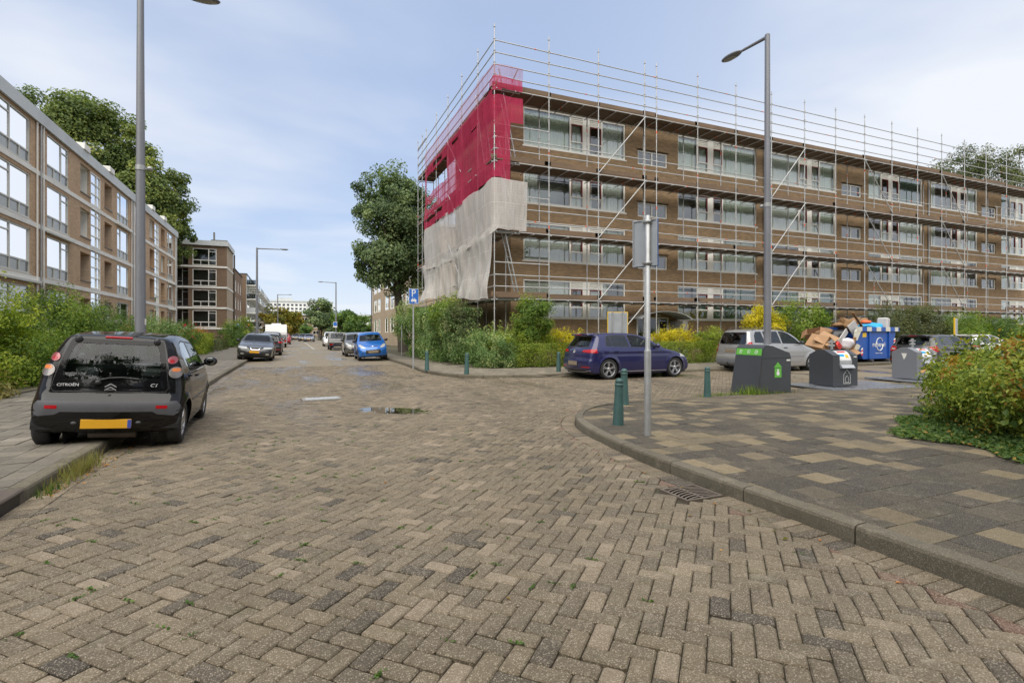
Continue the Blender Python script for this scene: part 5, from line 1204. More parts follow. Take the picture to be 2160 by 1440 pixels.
clone(fc, P_blue, 'blue small car tucked behind the flatbed truck', 4.45, 58.5, R(-91), 0.03)
clone(fh, P_red, 'dark red hatchback with tail to camera beyond the caravan', -1.1, 77.0, R(90))
clone(fs_, P_white, 'white saloon in front of the dark red hatchback beyond the caravan', -1.3, 90.0, R(-90))
clone(fs_, P_char, 'dark saloon partly hidden by the grey-blue one far away', 2.2, 112.0, R(-95))
clone(fs_, P_grey, 'pale grey saloon driving down the middle of the far street', 0.75, 131.0, R(-92))
clone(fh, P_white, 'white hatchback cut off by the frame beyond the black hatchback', 30.8, 15.6, R(1))
# ================================================================== buildings
def wall_mesh(mb, org, u, length, z0, z1, holes, nrm, reveal=0.14, rmi=None):
    """wall panel with openings; u = horizontal unit vector, nrm = outward normal; holes (u0,u1,z0,z1)"""
    us = sorted({0.0, length, *[h[0] for h in holes], *[h[1] for h in holes]}); zs = sorted({z0, z1, *[h[2] for h in holes], *[h[3] for h in holes]})
    def P(a, z, d=0.0): return Vector((org[0]+u[0]*a-nrm[0]*d, org[1]+u[1]*a-nrm[1]*d, z))
    flip = (Vector((u[0], u[1], 0)).cross(Vector((0, 0, 1)))).dot(Vector((nrm[0], nrm[1], 0))) < 0
    def Q(a, b, c, d): mb.quad(*( (d, c, b, a) if flip else (a, b, c, d)))
    for a, b in zip(us[:-1], us[1:]):
        for c, d in zip(zs[:-1], zs[1:]):
            m = ((a+b)/2, (c+d)/2)
            if any(h[0] < m[0] < h[1] and h[2] < m[1] < h[3] for h in holes): continue
            Q(P(a, c), P(b, c), P(b, d), P(a, d))
    for h in holes:
        a, b, c, d = h; r = reveal
        Q(P(a, c), P(a, c, r), P(a, d, r), P(a, d)); Q(P(b, c, r), P(b, c), P(b, d), P(b, d, r)); Q(P(a, d), P(a, d, r), P(b, d, r), P(b, d)); Q(P(a, c, r), P(a, c), P(b, c), P(b, c, r))
# windows are built in local coordinates: x along the wall, -y outward, z up, then rotated with the facade
def frame_bars(mb, x0, x1, z0, z1, t=0.06, y0=-0.02, y1=0.05):
    mb.box(x0, x1, y0, y1, z0, z0+t); mb.box(x0, x1, y0, y1, z1-t, z1); mb.box(x0, x0+t, y0, y1, z0+t, z1-t); mb.box(x1-t, x1, y0, y1, z0+t, z1-t)
def pane_mesh(x0, x1, z0, z1, m, y=0.02):
    b = MB(); b.quad((x0, y, z0), (x1, y, z0), (x1, y, z1), (x0, y, z1)); return b.mesh('pane', m)
def curtain_mesh(x0, x1, z0, z1, m, y=0.12, amp=0.02, n=None):
    n = n or max(6, int((x1-x0)/0.05)); b = MB()
    b.grid(lambda u, v: (x0+(x1-x0)*u, y+amp*math.sin(u*n*2.1+math.sin(u*9)), z0+(z1-z0)*v), n, 1); return b.mesh('curtain', m)
class WinType:
    def __init__(s, frame, panes, curtains, back): s.frame, s.panes, s.curtains, s.back = frame, panes, curtains, back
    def put(s, parent, loc, rz, cur=None, name='window'):
        w = link(name, s.frame, parent, loc, rz)
        for p in s.panes: link('pane', p, w)
        for c in (cur if cur is not None else s.curtains): link('curtain', c, w)
        if s.back: link('room_back', s.back, w)
        return w
def back_mesh(W, H, m, dpt=1.1):
    b = MB(); b.quad((0, dpt, 0), (W, dpt, 0), (W, dpt, H), (0, dpt, H)); b.quad((0, .08, 0), (0, dpt, 0), (0, dpt, H), (0, .08, H)); b.quad((W, dpt, 0), (W, .08, 0), (W, .08, H), (W, dpt, H)); b.quad((0, .08, H), (0, dpt, H), (W, dpt, H), (W, .08, H)); b.quad((0, dpt, 0), (0, .08, 0), (W, .08, 0), (W, dpt, 0)); return b.mesh('room_back', m)
# ---- right building under scaffolding: facade plane y = FY, facing the camera
FY = 22.35; BX0, BX1 = 9.33, 57.2; SILLS = (2.25, 4.95, 7.65, 10.35); WH = 1.82
rbld = empty('apartment_building', (30, 26.6, 0), label='brown brick apartment block wrapped in scaffolding along the side street', cat='apartment building')
rbld.matrix_world = Matrix.Identity(4); rbld.location = (0, 0, 0)
def right_window(mir):
    W = 5.72; H = WH; b = MB(); X = (lambda a: W-a) if mir else (lambda a: a)
    def bx(x0, x1, y0, y1, z0, z1): a, c = sorted((X(x0), X(x1))); b.box(a, c, y0, y1, z0, z1)
    b.mi = 0
    b.box(0, W, -.035, .06, 0, .07); b.box(0, W, -.035, .06, H-.08, H); bx(0, .07, -.02, .06, .07, H-.08); bx(W-.07, W, -.02, .06, .07, H-.08)
    b.box(-.06, W+.06, -.09, .0, -.06, .0)
    bx(2.50, 2.58, -.02, .06, .07, H-.08); bx(3.22, 3.62, -.03, .06, .07, H-.08); bx(4.30, 4.38, -.02, .06, .07, H-.08)
    for x0, x1 in ((2.58, 3.22), (3.62, 4.30)):
        bx(x0, x1, -.02, .05, .50, .56); bx(x0, x1, -.02, .05, H-.42, H-.37)
        for k in range(3): bx(x0, x1, -.01, .03, H-.35+.09*k, H-.30+.09*k)
        bx(x0, x1, .03, .05, H-.37, H-.08)
    b.mi = 1
    for x0, x1 in ((2.58, 3.22), (3.62, 4.30)):
        bx(x0, x0+.045, -.025, .045, .56, H-.42); bx(x1-.045, x1, -.025, .045, .56, H-.42); bx(x0+.045, x1-.045, -.025, .045, H-.47, H-.42)
    ps = []
    for x0, x1, z0, z1 in ((.07, 2.50, .07, H-.08), (2.58, 3.22, .07, .50), (2.62, 3.18, .56, H-.46), (3.62, 4.30, .07, .50), (3.66, 4.26, .56, H-.46), (4.38, W-.07, .07, H-.08)):
        a, c = sorted((X(x0), X(x1))); ps.append(pane_mesh(a, c, z0, z1, M['win']))
    cu = []
    for m in ('curtain', 'curtain_white', 'curtain_green'):
        L_ = []
        for x0, x1 in ((.1, 2.48), (2.6, 3.2), (3.64, 4.28), (4.4, W-.1)):
            a, c = sorted((X(x0), X(x1))); L_.append((curtain_mesh(a, c, .05, H-.1, M[m]), curtain_mesh(a, a+(c-a)*.3, .05, H-.1, M[m])))
        cu.append(L_)
    t = WinType(b.mesh('window', [M['white_frame'], M['red_frame']]), ps, [], back_mesh(W, H, M['room'])); t.cu = cu; return t
RW = (right_window(False), right_window(True)); GX = (9.98, 19.05, 25.75, 34.6, 41.25, 50.1)
holes = []
for gx in GX:
    for s_ in SILLS: holes.append((gx-BX0, gx-BX0+5.72, s_, s_+WH))
STX = (17.4, 32.95, 48.4)
for sx in STX:
    for z in (5.60, 8.30, 11.0): holes.append((sx-.95-BX0, sx+.95-BX0, z-.75, z))
    holes.append((sx-1.05-BX0, sx+1.05-BX0, 0.1, 2.35))
b = MB(); wall_mesh(b, (BX0, FY), (1, 0), BX1-BX0, 0.0, 12.5, holes, (0, -1)); b.build('wall', M['brick_dark_x'], rbld)
b = MB(); wall_mesh(b, (BX0, FY), (0, 1), 8.9, 0.0, 12.5, [], (-1, 0)); b.build('wall', M['brick_dark_y'], rbld)
b = MB(); b.quad((BX1, FY+8.9, 0), (BX0, FY+8.9, 0), (BX0, FY+8.9, 12.5), (BX1, FY+8.9, 12.5)); b.quad((BX1, FY, 0), (BX1, FY+8.9, 0), (BX1, FY+8.9, 12.5), (BX1, FY, 12.5)); b.build('wall', M['brick_dark_x'], rbld)
b = MB(); b.box(BX0-.25, BX1+.2, FY-.35, FY+9.1, 12.5, 12.68); b.build('roof', M['roofing'], rbld)
b = MB(); b.box(BX0-.28, BX1+.2, FY-.38, FY-.35, 12.45, 12.72); b.box(BX0-.28, BX0-.25, FY-.35, FY+9.1, 12.45, 12.72); b.build('fascia', M['concrete_dark'], rbld)
for i, gx in enumerate(GX):
    for j, s_ in enumerate(SILLS):
        t = RW[i % 2]; cur = []
        for half in (0, 1):
            k = rnd.choice((0, 0, 0, 1, 1, 1, 1, 2)) if not (i in (1, 2) and j == 0) else 2
            for q in ((0, 1) if half == 0 else (2, 3)):
                r_ = rnd.random()
                if r_ < .78: cur.append(t.cu[k][q][0])
                elif r_ < .92: cur.append(t.cu[k][q][1])
        t.put(rbld, (gx, FY+.08, s_), 0, cur)
b = MB(); frame_bars(b, 0, 1.9, 0, .75, .07); b.box(.9, .96, -.02, .05, .07, .68); b.box(-.08, 1.98, -.08, .0, .75, .82)
sw = WinType(b.mesh('stair_window', M['white_frame']), [pane_mesh(.07, .9, .07, .68, M['win']), pane_mesh(.96, 1.83, .07, .68, M['win'])], [], back_mesh(1.9, .75, M['room']))
for sx in STX:
    for z in (5.60, 8.30, 11.0): sw.put(rbld, (sx-.95, FY+.08, z-.75), 0, [], 'stair_window')
# entrances
def entrance(sx, par, canopy=True):
    d = empty('entrance', (sx, FY, 0), parent=par)
    b = MB(); b.mi = 0; frame_bars(b, -1.02, 1.02, .1, 2.35, .08, .0, .1); b.box(-.30, -.22, .0, .1, .18, 2.27); b.box(.35, .43, .0, .1, .18, 2.27); b.box(-.22, .35, .0, .1, 1.25, 1.32); b.box(.43, .94, .02, .08, .18, 1.0); b.build('door_frame', M['white_frame'], d)
    for x0, x1, z0, z1 in ((-.94, -.30, .18, 2.27), (-.22, .35, 1.32, 2.27), (.43, .94, 1.0, 2.27)): link('pane', pane_mesh(x0, x1, z0, z1, M['win_dark'], .06), d)
    b = MB(); b.box(-.22, .35, .03, .08, .18, 1.25); b.build('letterbox_panel', M['boardgrey'], d)
    for k, x in enumerate((-.15, -.02, .11, .24)): b = MB(); b.box(x, x+.08, .01, .032, .95, 1.15); b.build('letterbox', M['concrete'], d)
    b = MB(); b.box(-.20, .33, .012, .031, .42, .88); b.build('door_plate', M['red_frame'], d)
    link('hallway', back_mesh(2.0, 2.3, M['room'], 1.5), d, (-1.0, 0.02, .08))
    b = MB(); n = 12
    for k in range(n):
        a0, a1 = math.pi*(.12+.76*k/n), math.pi*(.12+.76*(k+1)/n); P = lambda a, y, r: (1.75*math.cos(a)*r, y, 2.22+.62*math.sin(a)*r-.22)
        b.quad(P(a0, -1.15, 1), P(a1, -1.15, 1), P(a1, -.01, 1), P(a0, -.01, 1)); b.quad(P(a0, -1.15, .96), P(a1, -1.15, .96), P(a1, -1.15, 1), P(a0, -1.15, 1)); b.quad(P(a1, -1.15, .96), P(a0, -1.15, .96), P(a0, -.01, .96), P(a1, -.01, .96))
    b.build('canopy', M['fascia'], d)
    b = MB(); b.box(1.1, 1.45, -1.0, -.02, 0, 2.15); b.build('side_wall', M['concrete_dark'], d)
    b = MB(); b.ball((0, -.45, 2.44), .13, .13, .06, 10, 6); b.build('lamp_shade', M['lamplens'], d)
for sx in STX: entrance(sx, rbld)
for x in (25.28, 40.9): b = MB(); b.tube((x, FY-.06, 0.0), (x, FY-.06, 12.4), .05); b.build('downpipe', M['galv'], rbld)
# ---- left building: facade plane x = LX, facing the street
LX = -12.1; LY0, LY1 = 25.9-17+2.0, 69.0; LROT = R(90)
lbld = empty('apartment_building', label='tan brick apartment block with concrete bands and big bright windows beside the street', cat='apartment building')
def left_window(mir, bright=True):
    W = 3.0; H = 2.25; b = MB(); X = (lambda a: W-a) if mir else (lambda a: a)
    def bx(x0, x1, y0, y1, z0, z1): a, c = sorted((X(x0), X(x1))); b.box(a, c, y0, y1, z0, z1)
    frame_bars(b, 0, W, 0, H, .075, -.03, .06); bx(.075, W-.075, -.02, .06, .58, .65); bx(1.95, 2.03, -.02, .06, .65, H-.075); bx(2.03, W-.075, -.02, .06, 1.80, 1.86)
    bx(1.0, 1.06, -.02, .06, .075, .58); bx(1.95, 2.01, -.02, .06, .075, .58); b.box(-.03, W+.03, -.09, -.02, -.05, .0)
    ps = []; g = M['win_bright'] if bright else M['win']
    for x0, x1, z0, z1 in ((.075, 1.95, .65, H-.075), (2.03, W-.075, .65, 1.80), (2.03, W-.075, 1.86, H-.075), ):
        a, c = sorted((X(x0), X(x1))); ps.append(pane_mesh(a, c, z0, z1, g))
    for x0, x1 in ((.075, 1.0), (1.06, 1.95), (2.01, W-.075)):
        a, c = sorted((X(x0), X(x1))); ps.append(pane_mesh(a, c, .075, .58, M['win_lower']))
    return WinType(b.mesh('window', M['grey_frame']), ps, [curtain_mesh(.1, W-.1, .1, .56, M['curtain_white'], .1), curtain_mesh(*sorted((X(2.05), X(W-.1))), .66, H-.1, M['curtain_white'], .12)], back_mesh(W, H, M['room'], .8))
M['win_lower'] = glass('obscured_glass', (0.8, 0.82, 0.8), 1.5, 1.0, 0.05, .2)
LWm = {(m, b_): left_window(m, b_) for m in (0, 1) for b_ in (0, 1)}
FLZ = (1.62, 4.48, 7.22, 9.96)
CY = (25.85-17+17*0, 25.85, 42.85, 59.85)
holes = []; LB = []
def rngy(a, b_): return (a-LY0, b_-LY0)
for c in (25.85, 42.85, 59.85):
    for (a, e, mir) in ((c-7.5, c-4.5, 0), (c+4.6, c+7.6, 1)):
        if a < LY0 or e > LY1: continue
        for z in FLZ: holes.append((*rngy(a, e), z, z+2.25)); LB.append((a, z, mir))
    for (a, e) in ((c-2.75, c-1.05), (c+1.75, c+3.35)):
        for z in FLZ[1:]: holes.append((*rngy(a, e), z+.35, z+2.1))
        holes.append((*rngy(a, e), FLZ[0]+.2, FLZ[0]+2.1))
    holes.append((*rngy(c-.95, c+.95), 2.4, 12.05))
b = MB(); wall_mesh(b, (LX, LY0), (0, 1), LY1-LY0, 0, 12.35, holes, (1, 0), .5 if False else .16); b.build('wall', M['brick_tan_y'], lbld)
b = MB(); b.quad((LX-9, LY1, 0), (LX-9, LY1, 12.35), (LX, LY1, 12.35), (LX, LY1, 0)); b.quad((LX, LY0, 0), (LX-9, LY0, 0), (LX-9, LY0, 12.35), (LX, LY0, 12.35)); b.quad((LX-9, LY0, 0), (LX-9, LY1, 0), (LX-9, LY1, 12.35), (LX-9, LY0, 12.35)); b.build('wall', M['brick_tan_x'], lbld)
b = MB(); b.box(LX-9.2, LX+.05, LY0-.2, LY1+.2, 12.35, 12.86); b.build('roof', M['roofing'], lbld)
b = MB(); b.box(LX+.05, LX+.16, LY0-.2, LY1+.22, 12.30, 12.94); b.box(LX-9.2, LX+.05, LY1+.2, LY1+.26, 12.3, 12.94); b.build('fascia', M['fascia'], lbld)
for z in (4.28, 7.02, 9.76):
    y = LY0
    while y < LY1-.1:
        e = min(y+2.8, LY1); b = MB(); b.box(LX+.004, LX+.05, y+.006, e-.006, z-.12, z+.12); b.build('concrete_band', M['concrete'], lbld); y = e
for (a, z, mir) in LB:
    t = LWm[(mir, 1 if z > 2 else 0)]
    t.put(lbld, (LX-.07, a, z), LROT)
for c in (25.85, 42.85, 59.85):
    for (a, e) in ((c-2.75, c-1.05), (c+1.75, c+3.35)):
        for k, z in enumerate(FLZ):
            z0 = z+.35 if k else z+.2; b = MB(); W_ = e-a; D_ = 1.2
            b.quad((LX-D_, a, z0), (LX-D_, e, z0), (LX-D_, e, z+2.1), (LX-D_, a, z+2.1)); b.quad((LX-.16, a, z0), (LX-D_, a, z0), (LX-D_, a, z+2.1), (LX-.16, a, z+2.1)); b.quad((LX-D_, e, z0), (LX-.16, e, z0), (LX-.16, e, z+2.1), (LX-D_, e, z+2.1)); b.quad((LX-D_, a, z0), (LX-.16, a, z0), (LX-.16, e, z0), (LX-D_, e, z0)); b.quad((LX-D_, a, z+2.1), (LX-D_, e, z+2.1), (LX-.16, e, z+2.1), (LX-.16, a, z+2.1))
            bw = rnd.random() < .4; b.build('loggia', M['white_frame'] if bw else M['brick_tan_y'], lbld)
            b = MB(); b.box(LX-.02, LX+.06, a-.04, e+.04, z0-.06, z0); b.build('loggia_sill', M['concrete_dark'], lbld)
            b = MB(); frame_bars(b, 0, W_*.5, 0, 1.5, .06); w = b.build('loggia_window', M['grey_frame'], lbld, (LX-D_+.06, a+.1, z0+.15), LROT); link('pane', pane_mesh(.06, W_*.5-.06, .06, 1.44, M['win_dark']), w)
    b = MB(); frame_bars(b, 0, 1.9, 0, 9.65, .08, -.04, .06); b.box(1.15, 1.22, -.03, .06, .08, 9.57)
    for k in range(1, 14): b.box(.08, 1.82, -.03, .05, 9.65*k/14-.03, 9.65*k/14+.03)
    w = b.build('stair_window', M['white_frame'], lbld, (LX-.05, c-.95, 2.4), LROT)
    for k in range(14):
        link('pane', pane_mesh(.08, 1.15, 9.65*k/14+.03, 9.65*(k+1)/14-.03, M['win_bright']), w); link('pane', pane_mesh(1.22, 1.82, 9.65*k/14+.03, 9.65*(k+1)/14-.03, M['win_bright']), w)
    b = MB(); b.quad((.0, .9, 0), (1.9, .9, 0), (1.9, .9, 9.65), (0, .9, 9.65)); link('stair_back', b.mesh('stair_back', M['room']), w)
    b = MB(); b.box(LX-.2, LX+1.3, c-1.7, c+1.7, 2.22, 2.42); b.build('entrance_canopy', M['concrete'], lbld)
    for y in (c-2.3, c+2.6): b = MB(); b.bbox(LX-1.0, LX+.25, y-.5, y+.5, 12.9, 13.3, .03); b.build('chimney', M['concrete'], lbld)
for c in (25.85, 42.85, 59.85):
    for y in (c+8.15, c+8.6, c+8.9):
        if y < LY1: b = MB(); b.tube((LX+.07, y, .1), (LX+.07, y, 12.3), .045); b.build('downpipe', M['concrete'] if y != c+8.6 else M['galv'], lbld)
for (y0, y1, z) in ((30.2, 34.2, 4.05), (35.1, 38.6, 6.85), (13.6, 17.0, 6.8), (47.2, 50.8, 9.6), (64.4, 68.2, 4.0), (64.4, 68.2, 6.8)): b = MB(); b.bbox(LX+.06, LX+.2, y0, y1, z-.02, z+.13, .02); b.build('awning_box', M['grey_frame'], lbld)
# ---- second block on the left with balconies facing the camera
B2Y = 81.6; B2X = -8.35
b2 = empty('apartment_building', label='brown brick block with glazed balconies, standing end-on beyond the tan block', cat='apartment building')
def bal_facade(par, X1, Y, nb, zs, hz_, roofz):
    """front facing -y: from X1 leftwards repeating [pier, window, loggia]"""
    b = MB(); hs = []; X0 = X1-nb*6.6; x = X1
    for k in range(nb):
        for z in zs:
            hs.append((x-1.25-2.85-X0, x-1.25-X0, z, z+2.3)); hs.append((x-6.5-X0, x-4.6-X0, z, z+2.45))
        x -= 6.6
    wall_mesh(b, (X0, Y), (1, 0), X1-X0, 0, roofz, hs, (0, -1), .12); b.build('wall', M['brick_brown_x'], par)
    fb = MB(); frame_bars(fb, 0, 2.85, 0, 2.3, .10); fb.box(.1, 2.75, -.02, .05, .65, .75); fb.box(1.85, 1.95, -.02, .05, .1, 2.2); fb.box(.93, 1.0, -.02, .05, .1, .65); fb.box(1.95, 2.75, -.02, .05, 1.86, 1.92)
    fme = fb.mesh('window', M['white_frame']); pns = [pane_mesh(*q, M['win_dark']) for q in ((.1, 1.85, .75, 2.2), (1.95, 2.75, .75, 1.86), (1.95, 2.75, 1.92, 2.2), (.1, .93, .1, .65), (1.0, 1.85, .1, .65), (1.95, 2.75, .1, .65))]; bk_ = back_mesh(2.85, 2.3, M['room'])
    lb = MB(); frame_bars(lb, 0, 1.9, 0, 2.45, .08, .9, .98); lb.box(1.05, 1.13, .9, .98, .08, 2.37); lb.box(.08, 1.05, .9, .98, .62, .70); lb.box(1.13, 1.82, .9, .98, 2.0, 2.06); lme = lb.mesh('balcony_window', M['white_frame']); lp = [pane_mesh(*q, M['win_dark'], .93) for q in ((.08, 1.05, .70, 2.37), (1.13, 1.82, .08, 2.0), (.08, 1.05, .08, .62))]
    lk = MB(); lk.quad((0, 0, 0), (0, 2.2, 0), (0, 2.2, 2.45), (0, 0, 2.45)); lk.quad((1.9, 2.2, 0), (1.9, 0, 0), (1.9, 0, 2.45), (1.9, 2.2, 2.45)); lk.quad((0, 0, 2.45), (0, 2.2, 2.45), (1.9, 2.2, 2.45), (1.9, 0, 2.45)); lk.quad((0, 2.2, 0), (1.9, 2.2, 0), (1.9, 2.2, 2.45), (0, 2.2, 2.45)); lkm = lk.mesh('balcony_recess', M['brick_brown_x'])
    rl = MB(); rl.box(0, 1.9, -.04, .0, .95, 1.0); rl.box(0, 1.9, -.04, 0, .08, .12)
    for i in range(15): rl.box(.03+i*.13, .045+i*.13, -.03, -.01, .12, .95)
    rlm = rl.mesh('balcony_railing', M['darkmetal'])
    x = X1
    for k in range(nb):
        for z in zs:
            w = link('window', fme, par, (x-1.25-2.85, Y+.06, z)); [link('pane', q, w) for q in pns]; link('room_back', bk_, w)
            l_ = link('balcony_recess', lkm, par, (x-6.5, Y+.0, z)); w = link('balcony_window', lme, l_); [link('balcony_pane', q, l_) for q in lp]; link('balcony_railing', rlm, par, (x-6.5, Y, z))
        x -= 6.6
    for z in [q-.2 for q in zs]: b = MB(); b.box(X0, X1+.03, Y-.10, Y-.004, z-.10, z+.14); b.build('floor_band', M['concrete'], par)
bal_facade(b2, B2X, B2Y, 2, (2.35, 5.15, 7.95, 10.75), 0, 13.5)
b = MB(); wall_mesh(b, (B2X, B2Y), (0, 1), 8.0, 0, 13.5, [], (1, 0)); b.build('wall', M['brick_pale_y'], b2)
for z in (2.15, 4.95, 7.75, 10.55): b = MB(); b.box(B2X+.004, B2X+.06, B2Y-.1, B2Y+8, z-.10, z+.14); b.build('floor_band', M['concrete'], b2)
b = MB(); b.box(B2X-13.4, B2X+.12, B2Y-.25, B2Y+8.2, 13.5, 13.58); b.build('roof', M['roofing'], b2)
b = MB(); b.box(B2X-13.4, B2X+.15, B2Y-.3, B2Y-.25, 13.45, 14.1); b.box(B2X+.12, B2X+.2, B2Y-.25, B2Y+8.2, 13.45, 14.1); b.build('fascia', M['fascia'], b2)
b = MB(); b.box(B2X-2.5, B2X-.4, B2Y+4.5, B2Y+7.4, 13.58, 15.0); b.tube((B2X-1.9, B2Y+3, 13.6), (B2X-1.9, B2Y+3, 15.8), .12); b.build('chimney', M['concrete_dark'], b2)
b = MB(); b.tube((B2X+.16, B2Y+8.1, 0), (B2X+.16, B2Y+8.1, 13.4), .12); b.build('downpipe', M['rust'], b2)
# third block, flush with the street
b3 = empty('apartment_building', label='pale brick block with narrow white windows, lower and behind the glazed-balcony block', cat='apartment building')
b = MB(); hs = []
for y in (91.3, 95.5, 99.5):
    for z in (2.6, 5.3, 8.0): hs.append((y-90, y-90+1.3, z, z+1.8))
wall_mesh(b, (-8.2, 90.0), (0, 1), 13.0, 0, 11.3, hs, (1, 0)); b.quad((-20, 90, 0), (-8.2, 90, 0), (-8.2, 90, 11.3), (-20, 90, 11.3)); b.build('wall', M['brick_red_y'], b3)
for h in hs:
    b = MB(); frame_bars(b, 0, 1.3, 0, 1.8, .12); w = b.build('window', M['white_frame'], b3, (-8.25, 90+h[0], h[2]), LROT); link('pane', pane_mesh(.12, 1.18, .12, 1.68, M['win_bright']), w)
b = MB(); b.box(-20, -8.1, 90, 103, 11.3, 11.45); b.build('roof', M['roofing'], b3)
# balcony block
b4 = empty('apartment_building', label='dark end wall and a long row of white stacked balconies, far down the left side', cat='apartment building')
b = MB(); b.quad((-20, 108, 0), (-7.9, 108, 0), (-7.9, 108, 12.4), (-20, 108, 12.4)); b.build('wall', M['brick_brown_x'], b4)
b = MB(); b.quad((-7.9, 108, 0), (-7.9, 182, 0), (-7.9, 182, 12.4), (-7.9, 108, 12.4)); b.build('wall', M['concrete'], b4)
b = MB(); b.box(-20, -7.8, 108, 182, 12.4, 12.6); b.build('roof', M['roofing'], b4)
bs = MB(); bs.box(0, 1.5, 0, 5.5, 0, .18); bsm = bs.mesh('balcony', M['concrete']); rl = MB(); rl.box(1.44, 1.5, 0, 5.5, .18, 1.1); rl.box(0, 1.5, 0, .05, .18, 1.1); rlm = [rl.mesh('parapet', M[m]) for m in ('white', 'fascia', 'win_dark')]
wb = MB(); wb.box(-.02, .02, .6, 4.8, .3, 2.4); wbm = wb.mesh('balcony_door', M['win_bright'])
for k in range(11):
    for z in (2.6, 5.2, 7.8, 10.4):
        l_ = link('balcony', bsm, b4, (-7.9, 109+k*6.6, z)); link('parapet', rnd.choice(rlm), l_); link('balcony_door', wbm, l_, (.04, 0, 0))
# far objects across the end of the street
fb_ = empty('apartment_building', label='low three-storey brick flats across the end of the street', cat='apartment building')
b = MB(); hs = []
for x in range(10):
    for z in (1.0, 3.8, 6.6): hs.append((2.5+x*4.5, 2.5+x*4.5+2.6, z, z+1.7))
FBX, FBY = -12.5, 240.0
wall_mesh(b, (FBX, FBY), (1, 0), 50, 0, 9.2, hs, (0, -1)); b.quad((FBX, FBY+9, 0), (FBX, FBY, 0), (FBX, FBY, 9.2), (FBX, FBY+9, 9.2)); b.build('wall', M['brick_pale_x'] if 'brick_pale_x' in M else M['brick_tan_x'], fb_)
for h in hs: b = MB(); frame_bars(b, 0, 2.6, 0, 1.7, .14); b.box(1.2, 1.35, -.02, .05, .14, 1.56); w = b.build('window', M['white_frame'], fb_, (FBX+h[0], FBY+.05, h[2])); link('pane', pane_mesh(.14, 2.46, .14, 1.56, M['win_dark']), w); b = MB(); b.quad((.1, .15, .1), (2.5, .15, .1), (2.5, .15, 1.6), (.1, .15, 1.6)); link('room_back', b.mesh('room_back', M['dark']), w)
b = MB(); b.box(FBX-.3, FBX+50.3, FBY-.5, FBY+9, 9.2, 9.8); b.build('roof', M['fascia'], fb_)
for x in (11.2, 29): 
    for z in (3.2, 6.0): b = MB(); b.box(FBX+x, FBX+x+5, FBY-1.3, FBY-.05, z, z+.15); b.box(FBX+x, FBX+x+5, FBY-1.35, FBY-1.3, z+.15, z+1.1); b.build('balcony', M['concrete'], fb_)
hr = empty('apartment_building', label='pale long high-rise slab far behind the trees at the end of the street', cat='apartment building')
b = MB(); hs = []
for k in range(24):
    for z in range(8): hs.append((2+k*3.2, 2+k*3.2+1.9, 2.5+z*3.1, 4.2+z*3.1))
wall_mesh(b, (-48, 470), (1, 0), 80, 0, 27.5, hs, (0, -1), .3); b.build('wall', M['white'], hr)
b = MB(); b.quad((-48, 470.3, 0), (32, 470.3, 0), (32, 470.3, 27.5), (-48, 470.3, 27.5)); b.build('window_band', M['win_dark'], hr); b = MB(); b.box(-48, 32, 470.6, 480, 0, 27.4); b.build('core', M['boardgrey'], hr)
b = MB(); b.box(-48.5, 32, 469.5, 480, 27.5, 28.6); b.box(-12, 0, 472, 478, 28.6, 31); b.build('roof', M['fascia'], hr)
# block behind the big tree on the right side of the street
rb2 = empty('apartment_building', label='pale grey block half hidden behind the large street tree', cat='apartment building')
b = MB(); hs = []
for y in (53.5, 57.5, 63, 67, 73.5, 77):
    for z in FLZ: hs.append((y-52, y-52+2.8, z, z+1.9))
wall_mesh(b, (11.2, 52), (0, 1), 29.5, 0, 12.4, hs, (-1, 0)); b.quad((11.2, 52, 0), (22, 52, 0), (22, 52, 12.4), (11.2, 52, 12.4)); b.build('wall', M['brick_pale_y'], rb2)
for h in hs: b = MB(); frame_bars(b, 0, 2.8, 0, 1.9, .12); b.box(1.7, 1.8, -.02, .05, .12, 1.78); w = b.build('window', M['white_frame'], rb2, (11.25, 52+h[1], h[2]), R(-90)); link('pane', pane_mesh(.12, 2.68, .12, 1.78, M['win_bright']), w); link('room_back', back_mesh(2.8, 1.9, M['room'], .6), w)
b = MB(); b.box(11.0, 22, 51.8, 81.7, 12.4, 12.7); b.build('roof', M['fascia'], rb2); b = MB(); b.tube((11.1, 81.6, 0), (11.1, 81.6, 12.4), .08); b.build('downpipe', M['rust'], rb2)
gh = empty('garage_block', label='low flat-roofed garage row with a white roof edge, far right of the street', cat='garage')
b = MB(); b.box(12, 34, 118, 126, 0, 3.3); b.build('wall', M['brick_tan_x'], gh); b = MB(); b.box(11.7, 34.3, 117.7, 126.3, 3.3, 3.9); b.build('roof', M['white'], gh)
for k in range(6): b = MB(); b.box(12.8+k*3.5, 15.6+k*3.5, 117.94, 117.99, .1, 2.4); b.build('garage_door', M['fascia'], gh)

